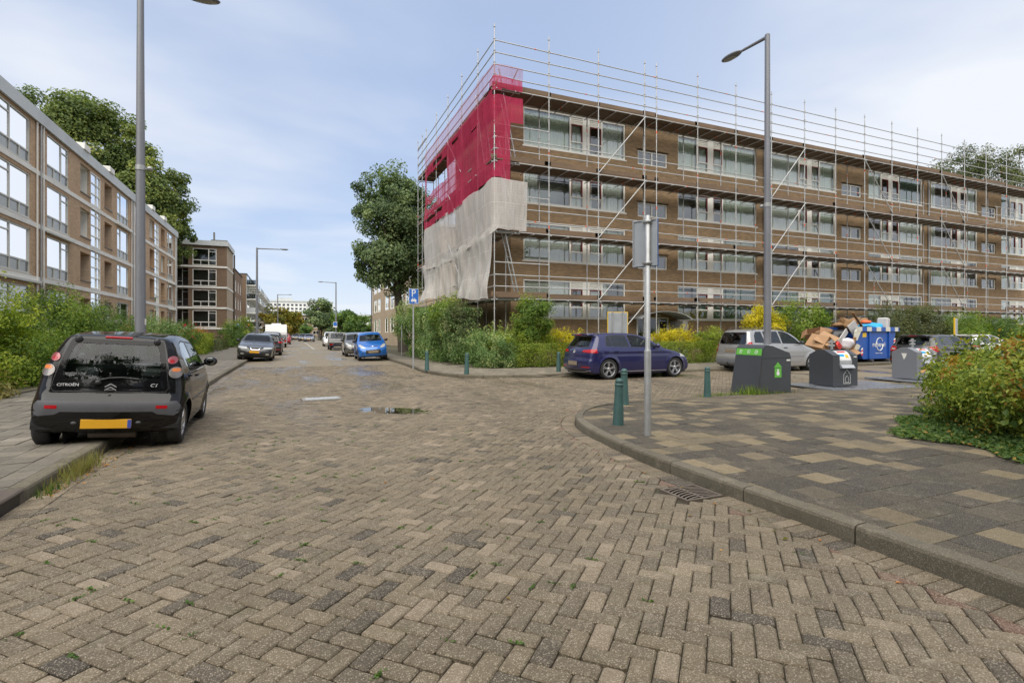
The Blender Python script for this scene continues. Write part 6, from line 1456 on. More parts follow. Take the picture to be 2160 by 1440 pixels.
# ================================================================== scaffolding
sca = empty('scaffolding', label='tall steel tube scaffolding with plank decks around the brown block', cat='scaffolding')
SY, SYI = 20.8, 21.92; SX0 = 7.93; BAY = 2.572; NB = 18; SXI = 9.02
DECKS = (3.0, 5.88, 8.88, 11.98); TOP = 14.65
xs_ = [SX0+0.02] + [10.53+BAY*k for k in range(2)]
POLX = [SX0, 10.53, 13.10, 15.71, 16.41] + [18.98+BAY*k for k in range(14)]
def std_mesh(h, seed):
    b = MB(); r = random.Random(seed); b.mi = 0; b.tube((0, 0, 0.05), (0, 0, h), .0241, None, 8); z = .5
    b.box(-.08, .08, -.08, .08, 0.04, .06)
    while z < h-.1: b.lathe([(.026, z-.012), (.05, z-.006), (.05, z+.006), (.026, z+.012)], n=8); z += .5
    for _ in range(2): zz = r.choice((3.2, 6.1, 4.3, 7.5, 9.4, 10.4, 11.2)); b.mi = 1; b.tube((0, 0, zz), (0, 0, zz+.13), .0262, None, 8); b.mi = 0
    return b.mesh('standard', [M['tube'], M['orange']])
STO = [std_mesh(TOP, s_) for s_ in range(4)]; STI = [std_mesh(12.1, s_+9) for s_ in range(4)]
def tube_obj(nm, p0, p1, r=.0241, m='tube', par=None): b = MB(); b.tube(p0, p1, r, None, 7); return b.build(nm, M[m], par or sca)
LEDG = {}
def ledger(nm, x0, x1, y, z):
    key = round(x1-x0, 3)
    if key not in LEDG:
        b = MB(); b.tube((.03, 0, 0), (key-.03, 0, 0), .0241, None, 7); b.bbox(.02, .09, -.03, .03, -.03, .03, .008); b.bbox(key-.09, key-.02, -.03, .03, -.03, .03, .008)
        b2 = MB(); b2.v, b2.f, b2.m, b2.sm = list(b.v), list(b.f), list(b.m), list(b.sm); b2.mi = 1; b2.tube((key*.72, 0, 0), (key*.72+.09, 0, 0), .026, None, 7)
        LEDG[key] = (b.mesh('ledger', M['tube']), b2.mesh('ledger', [M['tube'], M['orange']]))
    return link(nm, LEDG[key][1 if rnd.random() < .22 else 0], sca, (x0, y, z))
def ledger_y(nm, x, y0, y1, z): o = ledger(nm, 0, y1-y0, 0, 0); o.location = (x, y0, z); o.rotation_euler = (0, 0, R(90)); return o
for i, x in enumerate(POLX):
    link('standard', STO[i % 4], sca, (x, SY, 0.05))
    if i not in (0, 3): link('standard', STI[i % 4], sca, (x+.06, SYI, 0.05))
for x0, x1 in zip(POLX[:-1], POLX[1:]):
    for z in DECKS:
        ledger('ledger', x0, x1, SY, z); ledger('ledger', x0+.06, x1+.06, SYI, z)
        if z < 11:
            for dz in (.52, 1.02): ledger('guard_rail', x0, x1, SY, z+dz)
    for z in (12.48, 12.98, 13.49, 14.0): ledger('guard_rail', x0, x1, SY, z)
for z in (4.55, 7.45, 10.45): ledger('guard_rail', POLX[0], POLX[1], SY, z)
ENDY = [20.8, 22.95, 25.45, 28.0, 30.55, 33.1]
for y in ENDY[1:]: link('standard', STO[int(y) % 4], sca, (SX0, y, .05))
for y in (22.2, 24.8, 27.4, 30.0, 32.6): link('standard', STI[int(y) % 4], sca, (SXI, y, .05))
for y in (34.2, 35.5):
    for x in (SX0, SXI): link('standard', STO[int(y) % 4], sca, (x, y, .05))
EY2 = ENDY+[34.2, 35.5]
for y0, y1 in zip(EY2[:-1], EY2[1:]):
    for z in DECKS:
        ledger_y('ledger', SX0, y0, y1, z)
        for dz in (.52, 1.02): ledger_y('guard_rail', SX0, y0, y1, z+dz)
    for z in (13.49, 14.0): ledger_y('guard_rail', SX0, y0, y1, z)
    if y0 > 33:
        for k in range(1, 24): ledger_y('brace_rail', SX0, y0, y1, .6*k+.3) if k % 2 else None
# transoms under the decks
tr = MB(); tr.tube((0, -.12, 0), (0, SYI-SY+.25, 0), .0241, None, 7); trm = tr.mesh('transom', M['tube'])
tro = MB(); tro.mi = 0; tro.tube((0, -.12, 0), (0, SYI-SY+.25, 0), .0241, None, 7); tro.mi = 1; tro.tube((0, .55, 0), (0, .68, 0), .026, None, 7); trom = tro.mesh('transom', [M['tube'], M['orange']])
for x0, x1 in zip(POLX[:-1], POLX[1:]):
    for z in DECKS:
        n = 3 if x1-x0 > 1 else 1
        for k in range(n): link('transom', trom if rnd.random() < .2 else trm, sca, (x0+(x1-x0)*(k+.02)/n+.05, SY, z-.05))
txm = MB(); txm.tube((-.12, 0, 0), (SXI-SX0+.12, 0, 0), .0241, None, 7); txm = txm.mesh('transom', M['tube'])
for y in EY2:
    for z in DECKS: link('transom', txm, sca, (SX0, y+.05, z-.05))
# plank decks: three boards a bay; toe boards along the edge
PL = {}
def plank_mesh(L_, w, t=.055):
    k = (round(L_, 2), w, t)
    if k not in PL: b = MB(); b.bbox(0, L_, 0, w, 0, t, .006); PL[k] = b.mesh('deck_board', M['plank'])
    return PL[k]
for x0, x1 in zip(POLX[:-1], POLX[1:]):
    for z in DECKS:
        for k in range(3):
            o = link('deck_board', plank_mesh(x1-x0+.16, .36), sca, (x0-.08+rnd.uniform(-.05, .05), SY+.02+k*.37, z+.027+(.0 if (round(x0*7) % 2) else .004)))
            o.rotation_euler = (rnd.gauss(0, .008), 0, rnd.gauss(0, .004))
        b = MB(); b.bbox(x0-.1+rnd.uniform(-.1, .1), x1+.1+rnd.uniform(-.1, .1), SY+.03, SY+.065, z+.085, z+.275+rnd.uniform(-.02, .02), .004); o = b.build('toe_board', M['toeboard'], sca); o.rotation_euler = (0, rnd.gauss(0, .0008), 0)
for y0, y1 in zip(EY2[:-1], EY2[1:]):
    for z in DECKS:
        for k in range(3):
            o = link('deck_board', plank_mesh(y1-y0+.16, .36), sca, (SX0+.38+k*.37, y0-.08, z+.033), R(90))
        b = MB(); b.bbox(SX0+.03, SX0+.065, y0-.1, y1+.1, z+.08, z+.25, .004); b.build('toe_board', M['toeboard'], sca)
# diagonal braces
for (xa, xb, up) in ((13.1, 15.71, 1), (24.12, 26.70, 1), (39.55, 42.13, 0), (52, 54.98, 0), (31.8, 34.4, 0)):
    for z0, z1 in ((.3, 2.95), (3.05, 5.85), (5.95, 8.85), (8.95, 11.95)):
        tube_obj('diagonal_brace', (xa, SY-.05, z0 if up else z1), (xb, SY-.05, z1 if up else z0), .0241)
for y, z in ((21.0, 13.0),): tube_obj('loose_tube', (SX0+.9, y, 12.45), (SX0+1.25, y+.2, 13.15), .0241, 'rust')
for k, z in enumerate((1.0, 4.2, 6.9, 9.7)):
    tube_obj('diagonal_brace', (SX0-.05, 25.45, z), (SX0-.05, 28.0, z+2.4), .0241)
# small loading bay at the far right
for k in range(5): tube_obj('loading_bay_rail', (43.6+.55*k, 19.7, 8.9), (43.6+.55*k, 19.7, 10.0), .02)
for z in (8.9, 9.45, 10.0): tube_obj('loading_bay_rail', (43.4, 19.7, z), (46.2, 19.7, z), .02)
for x in (43.5, 46.1): tube_obj('loading_bay_rail', (x, 19.7, 8.9), (x, 20.8, 8.9), .02)
# ladders standing on the decks near the corner
def ladder(p0, p1, label, w=.38):
    p0 = Vector(p0); p1 = Vector(p1); la = empty('ladder', p0, label=label, cat='ladder', group='aluminium ladders at the scaffold corner'); d = p1-p0; side = Vector((0, 1, 0)) if abs(d.x) > abs(d.y) else Vector((1, 0, 0))
    for s_ in (-.5, .5): b = MB(); b.tube(side*w*s_, d+side*w*s_, .028, None, 6); b.build('rail', M['galv'], la)
    n = int(d.length/.30)
    for k in range(1, n): b = MB(); b.tube(d*(k/n)-side*w*.5, d*(k/n)+side*w*.5, .016, None, 6); b.build('rung', M['galv'], la)
ladder((9.15, 21.15, 3.08), (8.25, 21.15, 6.9), 'grey aluminium ladder on the lowest scaffold deck at the block corner')
ladder((8.95, 21.15, 5.96), (8.2, 21.15, 9.8), 'grey aluminium ladder behind the white net, on the second scaffold deck')
ladder((9.0, 21.15, 8.96), (8.2, 21.15, 12.9), 'grey aluminium ladder behind the red net on the third scaffold deck')
ladder((8.35, 22.6, 9.0), (8.35, 24.0, 13.0), 'grey aluminium ladder leaning behind the red net along the end of the block')
# ================================================================== debris nets
def net_mat(name, c, dens, dens2):
    t = NT(name); p = t.pos(); s = t.n('ShaderNodeSeparateXYZ', {0: p}); z = s.outputs[2]; h = t.math('ADD', s.outputs[0], s.outputs[1])
    fold = t.noise(1.0, t.n('ShaderNodeMapping', {0: p, 'Scale': (2.6, 2.6, .32)}).outputs[0], 5, .6, dist=.6); fine = t.noise(1.0, t.n('ShaderNodeMapping', {0: p, 'Scale': (11.0, 11.0, 1.3)}).outputs[0], 3, .6)
    a = t.rng(t.math('ADD', t.math('MULTIPLY', fold, .7), t.math('MULTIPLY', fine, .3)), .36, .64, dens, dens2)
    def line(v, per, w): return t.math('LESS_THAN', t.math('FRACT', t.math('MULTIPLY', v, 1/per)), w/per)
    seam = t.math('MAXIMUM', line(z, 1.01, .035), line(h, 2.57, .04)); weave = t.math('MAXIMUM', line(z, .12, .02), line(h, .12, .02))
    a = t.math('ADD', a, t.math('ADD', t.math('MULTIPLY', seam, .16), t.math('MULTIPLY', weave, .07)), True)
    cc = t.mix(t.rng(fold, .3, .7), c, tuple(x*.80 for x in c)); cc = t.mix(t.rng(t.noise(.7, p, 6, .7), .5, .75, 0, .35), cc, tuple(x*.72 for x in c))
    nr = t.bump(t.math('ADD', fold, t.math('MULTIPLY', fine, .5)), .8, .12)
    d = t.n('ShaderNodeBsdfDiffuse', {'Color': cc, 'Normal': nr}).outputs[0]; tl_ = t.n('ShaderNodeBsdfTranslucent', {'Color': cc, 'Normal': nr}).outputs[0]
    sh = t.n('ShaderNodeMixShader', {0: .45, 1: d, 2: tl_}).outputs[0]; tp = t.n('ShaderNodeBsdfTransparent').outputs[0]
    return t.done(t.n('ShaderNodeMixShader', {0: a, 1: tp, 2: sh}).outputs[0])
M['net_red'] = net_mat('red_debris_net', (0.74, 0.075, 0.165), .50, .84); M['net_pink'] = net_mat('thin_red_net', (0.62, 0.18, 0.26), .24, .42); M['net_white'] = net_mat('white_debris_net', (0.90, 0.87, 0.82), .60, .93)
def net(name, pathpts, ztop, zbot, m, label, cat, holes=(), amp=.05, seed=0, n=70, nv=44, billow=0):
    """sheet following a ground path; ztop/zbot are functions of the arc length fraction"""
    P = [Vector((*p, 0)) for p in pathpts]; cum = [0]
    for a, b_ in zip(P[:-1], P[1:]): cum.append(cum[-1]+(b_-a).length)
    r = random.Random(seed); ph = [r.uniform(0, 6) for _ in range(8)]; V = []; Fc = []; Lt = cum[-1]
    def at(u):
        s = u*Lt
        for k in range(len(cum)-1):
            if s <= cum[k+1]+1e-9: t = (s-cum[k])/(cum[k+1]-cum[k]); q = P[k].lerp(P[k+1], t); d = (P[k+1]-P[k]).normalized(); return q, Vector((d.y, -d.x, 0))
        return P[-1], Vector((1, 0, 0))
    for j in range(nv+1):
        for i in range(n+1):
            u, v = i/n, j/nv; q, nn = at(u); zt, zb = ztop(u), zbot(u)
            z = zb+(zt-zb)*v; s = u*Lt
            w = amp*(math.sin(s*1.7+ph[0]+z*.8)*.6+math.sin(s*3.9-z*1.6+ph[1])*.5+math.sin(s*7.3+z*2.7+ph[2])*.25+math.sin(z*2.1+ph[3])*.5)*(.4+.6*(1-v))
            w += billow*math.sin(math.pi*u*3+ph[4])*(1-v)**2
            q = q+nn*(w+.06); V.append((q.x, q.y, z+.03*math.sin(s*2.6+ph[5])*(1 if j in (0, nv) else 0)))
    for j in range(nv):
        for i in range(n):
            u, z = (i+.5)/n, zbot((i+.5)/n)+(ztop((i+.5)/n)-zbot((i+.5)/n))*(j+.5)/nv; s = u*Lt
            if any(h[0] < s < h[1] and h[2] < z < h[3] for h in holes): continue
            Fc.append((j*(n+1)+i, j*(n+1)+i+1, (j+1)*(n+1)+i+1, (j+1)*(n+1)+i))
    me = bpy.data.meshes.new(name); me.from_pydata(V, [], Fc); me.materials.append(m); me.polygons.foreach_set('use_smooth', [True]*len(Fc)); me.update()
    return tag(link(name, me), label, cat)
NX = SX0-.03; ny = SY-.04
# arc length starts at the far end (y=33.1) and comes round the corner
net('debris_net', [(NX, 33.1), (NX, ny), (9.20, ny)], lambda u: 12.45 if u > .86 else 11.95, lambda u: 8.02+.12*math.sin(u*9) if u < .93 else 8.02, M['net_red'], 'torn crimson debris net wrapped round the top of the scaffold corner', 'debris net', holes=[(.3, 5.2, 10.1, 11.3), (.2, 3.2, 9.35, 9.62), (.2, 4.2, 8.55, 8.78), (2.2, 4.0, 11.55, 11.75), (6.3, 7.3, 11.5, 11.7), (9.6, 10.4, 10.95, 11.1), (12.2, 13.6, 11.65, 11.9), (13.15, 14, 8.0, 10.55)], amp=.07, seed=3, billow=.06)
net('debris_net', [(NX, 33.1), (NX, ny), (9.22, ny)], lambda u: 12.98 if u < .88 else 12.95, lambda u: 11.97 if u < .86 else 12.47, M['net_pink'], 'thin pinkish net strip above the crimson net along the scaffold guard rails', 'debris net', amp=.03, seed=5, n=60, nv=8)
net('debris_net', [(NX-.03, 33.1), (NX-.03, ny-.03), (9.42, ny-.03)], lambda u: 8.06+.06*math.sin(u*22), lambda u: 5.55-.15*math.sin(u*5) if u < .9 else 5.95, M['net_white'], 'upper dirty white debris net hung below the crimson one', 'debris net', amp=.07, seed=8, billow=.05)
net('debris_net', [(NX-.06, 33.1), (NX-.06, ny-.02)], lambda u: 5.75-.15*math.sin(u*5)+.1*math.sin(u*40), lambda u: 3.35+.25*math.sin(u*4+.5)-.15*u, M['net_white'], 'lower dirty white debris net sagging in folds over the hedge', 'debris net', amp=.17, seed=12, billow=.28, n=110)
# ================================================================== unseen block behind the camera, added to darken reflections in paint and glass
bb = empty('apartment_building', label='brick apartment block across the crossing, seen only as a reflection in paint and glass', cat='apartment building')
b = MB(); hs = [(2+k*4.2, 4.6+k*4.2, z, z+1.7) for k in range(18) for z in (2.2, 4.9, 7.6, 10.3)]
wall_mesh(b, (-44, -26), (1, 0), 80, 0, 12.6, hs, (0, 1)); b.build('wall', M['brick_brown_x'], bb)
wb = MB(); frame_bars(wb, 0, 2.6, 0, 1.7, .1); wb.box(1.2, 1.3, -.02, .05, .1, 1.6); wbm = wb.mesh('window', M['white_frame']); wp = pane_mesh(.1, 2.5, .1, 1.6, M['win_bright'])
for h in hs: w = link('window', wbm, bb, (-44+h[1], -26.06, h[2]), math.pi); link('pane', wp, w)
b = MB(); b.box(-44, 36, -36, -26.2, 12.6, 13); b.build('roof', M['roofing'], bb)
# ================================================================== street furniture
def street_lamp(x, y, h, arm, rz, label, r0=.095, r1=.06, sensor=4.6, z=.12, group='street lamps'):
    l = empty('street_lamp', (x, y, z), rz, label, 'street lamp', group)
    b = MB(); b.lathe([(r0+.02, 0), (r0+.02, .03), (r0, .035), (r0*.98, 1.2), (r1, h)], n=16); b.build('post', M['lamp'], l)
    b = MB(); b.tube((0, 0, h-.05), (arm*.62, 0, h-.02), r1*.75, r1*.6, 10); b.ball((0, 0, h-.02), r1*1.05, r1*1.05, .06, 10, 6); b.build('arm', M['lamp'], l)
    b = MB(); b.mi = 0
    b.tube((arm*.55, 0, h-.02), (arm*.70, 0, h-.02), r1*.62, r1*.5, 10)
    for k in range(1): b.ball((arm*.70+.30, 0, h+.0), .34, .15, .065, 16, 8)
    b.build('lamp_head', M['lamp'], l)
    b = MB(); b.ball((arm*.70+.34, 0, h-.03), .24, .11, .045, 14, 6); b.build('lamp_lens', M['lamplens'], l)
    if sensor:
        b = MB(); b.ball((r1+.10, 0, sensor), .06, .06, .05, 10, 6); b.tube((0, 0, sensor-.01), (r1+.1, 0, sensor-.01), .016); b.lathe([(r0*.93, sensor-.05), (r0*.93, sensor+.05)], n=14); b.build('sensor', M['galv'], l)
        b = MB(); b.box(r0*.55, r0*.95, -.04, .04, 1.55, 1.68); b.build('number_tag', M['concrete'], l)
    return l
street_lamp(-2.86, 12.75, 8.45, 1.15, R(-2), 'grey street lamp post rising behind the small black hatchback', .098, .060, 4.75)
street_lamp(11.2, 9.78, 9.1, 1.2, R(92), 'tall grey street lamp on the right pavement behind the recycling container', .092, .062, 4.75, .03)
street_lamp(-2.62, 46.3, 8.2, 2.4, 0, 'grey street lamp beside the parked saloon, its arm over the street', .10, .07, 4.5)
street_lamp(5.35, 73.5, 8.2, 2.3, R(180), 'grey street lamp right of the street with a small blue sign on its post', .10, .07, 0)
street_lamp(-2.4, 100, 8.2, 2.4, 0, 'grey street lamp in front of the autumn trees beyond the caravan', .10, .07, 0)
street_lamp(5.4, 128, 8.2, 2.4, R(180), 'grey street lamp near the far end of the street beside the willow', .10, .07, 0)
street_lamp(-2.9, 128, 6.2, 2.2, 0, 'shorter grey street lamp at the far end of the street behind the caravan', .10, .07, 0)
def bollard(x, y, z, h, label, lean=0.0, az=0.0):
    o = empty('bollard', (x, y, z), 0, label, 'bollard', 'green street bollards'); o.rotation_euler = (lean*math.cos(az), lean*math.sin(az), rnd.uniform(0, 3))
    k = h/.72; b = MB(); b.lathe([(.088*k, 0), (.088*k, .012), (.082*k, .05), (.060*k, h-.12)], n=20); b.build('post', M['bollard'], o)
    b = MB(); b.lathe([(.060*k, h-.12), (.066*k, h-.115), (.066*k, h-.085), (.058*k, h-.08), (.058*k, h-.065), (.063*k, h-.06), (.060*k, h-.035), (.042*k, h-.01), (.018*k, h), (0, h+.001)], n=20); b.build('cap', M['bollard'], o)
    return o
bollard(4.50, 6.60, .10, .73, 'green bollard nearest the bare sign pole on the rounded kerb', R(1.5), 1)
bollard(6.10, 8.72, .04, .76, 'green bollard just behind the front one on the rounded kerb', R(1), 2)
bollard(8.75, 9.28, .03, .71, 'green bollard beside the recycling container with the green sticker')
bollard(8.87, 16.75, .09, .74, 'green bollard right behind the tail of the dark blue hatchback')
bollard(5.42, 16.85, .10, .74, 'green bollard standing before the middle of the clipped hedge', R(1), 0)
bollard(4.65, 19.3, .10, .74, 'green bollard next to the blue parking sign')
# sign seen from behind
s = empty('traffic_sign', (4.43, 5.80, .11), 0, 'traffic sign seen from behind on a galvanised pole in the pavement corner', 'traffic sign')
b = MB(); b.lathe([(.046, 0), (.046, 1.14), (.042, 1.165), (.034, 1.18), (.034, 2.98), (.027, 2.985), (0, 2.99)], n=18); b.build('pole', M['galv'], s)
b = MB(); b.bbox(-.17, .17, -.014, .010, -.315, .315, .006); pl_ = b.build('sign_plate', M['signback'], s, (.012, .066, 2.62), R(-58))
b = MB(); b.box(-.176, .176, .0105, .019, -.321, .321); b.build('sign_face', M['signblue'], pl_)
b = MB()
for xx in (-.172, .158): b.box(xx, xx+.014, -.03, -.0145, -.315, .315)
for zz in (-.315, .301): b.box(-.158, .158, -.03, -.0145, zz, zz+.014)
b.build('rim', M['signback'], pl_)
for z in (2.34, 2.90): b = MB(); b.lathe([(.0385, z-.022), (.047, z-.022), (.047, z+.022), (.0385, z+.022)], n=14); b.box(-.06, .06, .035, .055, z-.018, z+.018); b.build('clamp', M['galv'], s)
# parking sign
s = empty('parking_sign', (4.40, 20.55, .1), R(14), 'blue parking sign with a white P and a car half on the kerb', 'parking sign')
b = MB(); b.tube((0, 0, 0), (0, 0, 1.6), .038, None, 12); b.tube((0, 0, 1.6), (0, 0, 3.15), .030, None, 12); b.build('pole', M['galv'], s)
pl_ = None; b = MB(); b.bbox(-.21, .21, -.045, -.032, 2.56, 3.16, .004); pl_ = b.build('sign_plate', M['white'], s)
b = MB(); b.box(-.197, .197, -.049, -.0455, 2.573, 3.147); b.build('sign_face', M['signblue'], pl_)
text('P', .40, M['white'], pl_, (-.01, -.0495, 2.97), (R(90), 0, 0), .0015)
b = MB(); Y0, Y1 = -.0535, -.0495
b.prism([(-.12, 2.66), (.10, 2.66), (.12, 2.70), (.11, 2.73), (.07, 2.74), (.045, 2.785), (-.065, 2.785), (-.09, 2.74), (-.125, 2.72)], Y0, Y1, 'y'); b.prism(circ(-.075, 2.66, .028, 10), Y0, Y1+.0, 'y'); b.prism(circ(.065, 2.66, .028, 10), Y0-.0003, Y1, 'y'); b.box(.03, .15, Y0, Y1, 2.605, 2.625); b.build('car_pictogram', M['white'], pl_)
b = MB(); b.prism([(-.06, 2.745), (.04, 2.745), (.03, 2.772), (-.05, 2.772)], Y0-.001, Y0-.0002, 'y'); b.build('pictogram_window', M['signblue'], pl_)
# yellow-edged sign back behind the blue hatchback
s = empty('direction_sign', (12.95, 19.0, .1), R(-20), 'small yellow-edged sign seen from behind near the block entrance', 'sign'); 
b = MB(); b.tube((-.22, 0, 0), (-.22, 0, 2.35), .03); b.tube((.22, 0, 0), (.22, 0, 2.35), .03); b.build('pole', M['galv'], s)
b = MB(); b.bbox(-.42, .42, .035, .05, 1.05, 2.30, .004); b.build('sign_plate', M['signback'], s); b = MB(); b.box(-.45, .45, .051, .065, 1.0, 2.33); b.build('sign_face', M['yellow'], s)
s = empty('marker_post', (34.8, 17.6, .1), 0, 'slim yellow marker sign behind the black hatchback', 'sign'); b = MB(); b.bbox(-.10, .16, -.02, .02, 0, 2.25, .01); b.build('post', M['signback'], s); b = MB(); b.box(-.16, -.10, -.03, .03, .9, 2.3); b.build('yellow_edge', M['yellow'], s)
s = empty('lamp_sign', (5.23, 72.9, 2.2), 0, 'small blue and white notice fixed to the far right lamp post', 'sign'); b = MB(); b.bbox(-.28, .22, -.06, -.02, .1, .80, .01); b.build('sign_plate', M['white'], s); b = MB(); b.box(-.25, .19, -.066, -.061, .28, .77); b.build('sign_face', M['signblue'], s)
s = empty('round_sign', (-4.6, 66, 0.1), 0, 'small orange round sign in front of the far balconies', 'sign'); b = MB(); b.tube((0, 0, 0), (0, 0, 2.3), .035); b.build('pole', M['galv'], s); b = MB(); b.lathe([(0, -.05), (.17, -.05), (.17, -.03)], (0, 0, 2.3), 14, 'y'); b.build('sign_face', M['orange'], s)
s = empty('blue_sign', (-5.3, 62, 0.1), 0, 'small blue sign among the shrubs by the pale brick block', 'sign'); b = MB(); b.tube((0, 0, 0), (0, 0, 2.4), .035); b.build('pole', M['galv'], s); b = MB(); b.lathe([(0, -.05), (.18, -.05), (.18, -.03)], (0, 0, 2.2), 14, 'y'); b.build('sign_face', M['signblue'], s)
# fence panel beyond the ivy hedge
s = empty('fence', (5.95, 31.0, .1), R(80), 'short grey bar fence panel beside the blue car', 'fence')
for k in range(9): b = MB(); b.tube((k*.12, 0, 0), (k*.12, 0, 1.9), .013); b.build('bar', M['galv'], s)
for z in (.3, 1.8): b = MB(); b.tube((0, 0, z), (.96, 0, z), .018); b.build('rail', M['galv'], s)
b = MB(); b.box(.3, .65, -.03, -.02, 1.2, 1.6); b.build('notice', M['white'], s)
# ------------------------------------------------------------------ underground waste containers
def house_sticker(par, Y, cx, z0, w, h, m, line=None):
    b = MB(); P = [(cx-w/2, z0), (cx+w/2, z0), (cx+w/2, z0+h*.62), (cx, z0+h), (cx-w/2, z0+h*.62)]
    if line:
        for i in range(5):
            p, q = P[i], P[(i+1) % 5]; b.tube((p[0], Y, p[1]), (q[0], Y, q[1]), line, None, 4)
    else: b.prism([(cx-w/2, z0), (cx+w/2, z0), (cx+w/2, z0+h*.60), (cx-w/2, z0+h*.60)], Y-.002, Y, 'y'); b.prism([(cx-w*.62, z0+h*.64), (cx+w*.62, z0+h*.64), (cx, z0+h)], Y-.002, Y, 'y')
    return b.build('sticker', m, par)
# slanted one with green band: local -y is its front (towards the pavement), +x to the right
c = empty('recycling_container', (10.98, 9.72, .02), R(-4), 'dark slanted recycling container with a bright green band and arrow sticker', 'waste container')
prof = [(-.43, 0), (.43, 0), (.43, .86), (.36, .98), (.0, 1.08), (-.38, 1.235), (-.50, 1.245)]
W_, D_ = .86, .86
bx_ = MB()
# side profile in (x,z): leans to the left (towards the street), extruded in y
P = [(-.62, 0), (.44, 0), (.44, .90), (.40, 1.0), (-.12, 1.17), (-.34, 1.20), (-.43, 1.12)]
bx_.prism(P, -.44, .44, 'y'); bx_.build('body', M['bin'], c)
b = MB(); b.prism([(-.60, .02), (-.575, .02), (-.40, 1.10), (-.425, 1.10)], -.446, .446, 'y'); b.build('edge_trim', M['darkmetal'], c)
b = MB(); b.prism([(-.445, 1.03), (.15, .90), (.44, .78), (.44, .885), (.20, .985), (-.40, 1.145)], -.4465, -.4425, 'y'); 
b2 = MB(); b2.poly([(-.448-.0, -.40, 1.0), (-.43, -.40, 1.11), (-.43, .40, 1.11), (-.448, .40, 1.0)])
# rebuild: the broad face towards the camera-left carries the band
lf = empty('band', (0, 0, 0), parent=c)
b = MB(); X0, X1 = -.62, -.43
def LF(t, y, o=.004): return (X0+(X1-X0)*t-o, y, 1.12*t)
b.quad(LF(.84, .42), LF(.84, -.42), LF(.985, -.42), LF(.985, .42)); b.build('green_band', M['green'], c)
for y, t in ((.27, .91), (.0, .91), (-.25, .91)):
    b = MB()
    for k in range(10):
        a, a2 = 2*math.pi*k/10, 2*math.pi*(k+1)/10; p, q = LF(t+.045*math.sin(a)/1.12, y+.045*math.cos(a), .006), LF(t+.045*math.sin(a2)/1.12, y+.045*math.cos(a2), .006); b.tube(p, q, .005, None, 4)
    b.tube(LF(t-.02, y-.02, .006), LF(t+.03, y+.03, .006), .006, None, 4); b.build('pictogram', M['white'], c)
b = MB(); b.bbox(-.15, .40, -.36, .36, -.02, .035, .012); o = b.build('lid', M['binlid'], c, (.02, 0, 1.125)); o.rotation_euler = (0, R(18.5), 0)
b = MB(); b.bbox(.36, .47, -.36, .36, .90, .99, .02); b.build('lid_handle', M['binlid'], c)
house_sticker(c, -.4425, .03, .40, .21, .38, M['green'])
b = MB(); b.prism(circ(.03, .50, .05, 12), -.4452, -.4449, 'y'); b.prism(circ(.03, .575, .03, 12), -.4452, -.4449, 'y'); b.build('pictogram', M['white'], c)
b = MB(); b.box(.30, .42, -.4445, -.4425, .80, .84); b.build('label_plate', M['white'], c)
# hatch seam lines
b = MB(); b.box(-.50, .44, -.4435, -.4422, .87, .876); b.build('seam', M['black'], c)
bpy.data.objects.remove(lf)
def drum_container(x, y, z, rz, mat_, label, patch=False):
    c = empty('waste_container', (x, y, z), rz, label, 'waste container', 'underground waste containers with round drum lids')
    w, d = .50, .45
    b = MB(); b.prism([(-w, .03), (w, .03), (w, .84), (.0, 1.02), (-w, .84)] if False else [(-d, .03), (d, .03), (d, .86), (.12, 1.0), (-.12, 1.0), (-d, .86)], -w, -w*.46, 'x'); b.prism([(-d, .03), (d, .03), (d, .86), (.12, 1.0), (-.12, 1.0), (-d, .86)], w*.62, w, 'x')
    b.prism([(-d, .03), (d, .03), (d, .86), (.12, 1.0), (.05, 1.0), (.05, .66), (-d, .58)], -w*.46, w*.62, 'x'); b.build('body', mat_, c)
    b = MB(); n = 14; r = .33
    for k in range(n):
        a0, a1 = math.pi*(.08+.62*k/n)+math.pi*.42, math.pi*(.08+.62*(k+1)/n)+math.pi*.42
        P = lambda a, xx: (xx, -.10+r*math.cos(a)*1.0, .64+r*math.sin(a)*1.02)
        b.quad(P(a0, -w*.455), P(a0, w*.615), P(a1, w*.615), P(a1, -w*.455))
    b.build('drum', M['binlid'], c)
    for k, (m_, x0, x1, a0, a1) in enumerate((('white', -.19, .27, .60, .92), ('redprint', -.14, .20, .62, .69), ('tarp', -.15, .05, .74, .82), ('yellow', .08, .20, .76, .86))):
        b = MB(); nn = 5
        for q in range(nn):
            t0, t1 = math.pi*(a0+(a1-a0)*q/nn), math.pi*(a0+(a1-a0)*(q+1)/nn); P = lambda a, xx: (xx, -.10+(r+.003+.002*(k > 0))*math.cos(a), .64+(r+.003+.002*(k > 0))*1.02*math.sin(a))
            b.quad(P(t0, x0), P(t0, x1), P(t1, x1), P(t1, x0))
        b.build('instruction_print', M[m_], c)
    b = MB(); b.prism([(-d-.10, .52), (-d+.14, .50), (-d+.16, .58), (-d-.03, .60)], -w*.44, w*.60, 'x'); b.build('tray', M['binlid'], c)
    b = MB(); b.tube((0.05, .1, .98), (.05, .1, 1.28), .045); b.tube((-.09, .1, 1.20), (.19, .1, 1.20), .022); b.tube((-.07, .1, 1.10), (.17, .1, 1.10), .03); b.build('lifting_lug', M['galv'], c)
    house_sticker(c, -d-.004, .06, .10, .27, .38, M['white'], .006); house_sticker(c, -d-.004, .06, .13, .13, .18, M['white'], .005)
    b = MB(); b.box(.33, .46, -d-.004, -d-.001, .80, .83); b.build('label_plate', M['white'], c)
    c.scale = (.82, .88, 1.0)
    if patch: b = MB(); b.poly([(-w-.002, .1, .82), (-w-.002, -.1, .82), (-w-.002, -.08, .74), (-w-.002, 0, .62), (-w-.002, .06, .74)]); b.build('paint_patch', M['concrete'], c)
    return c
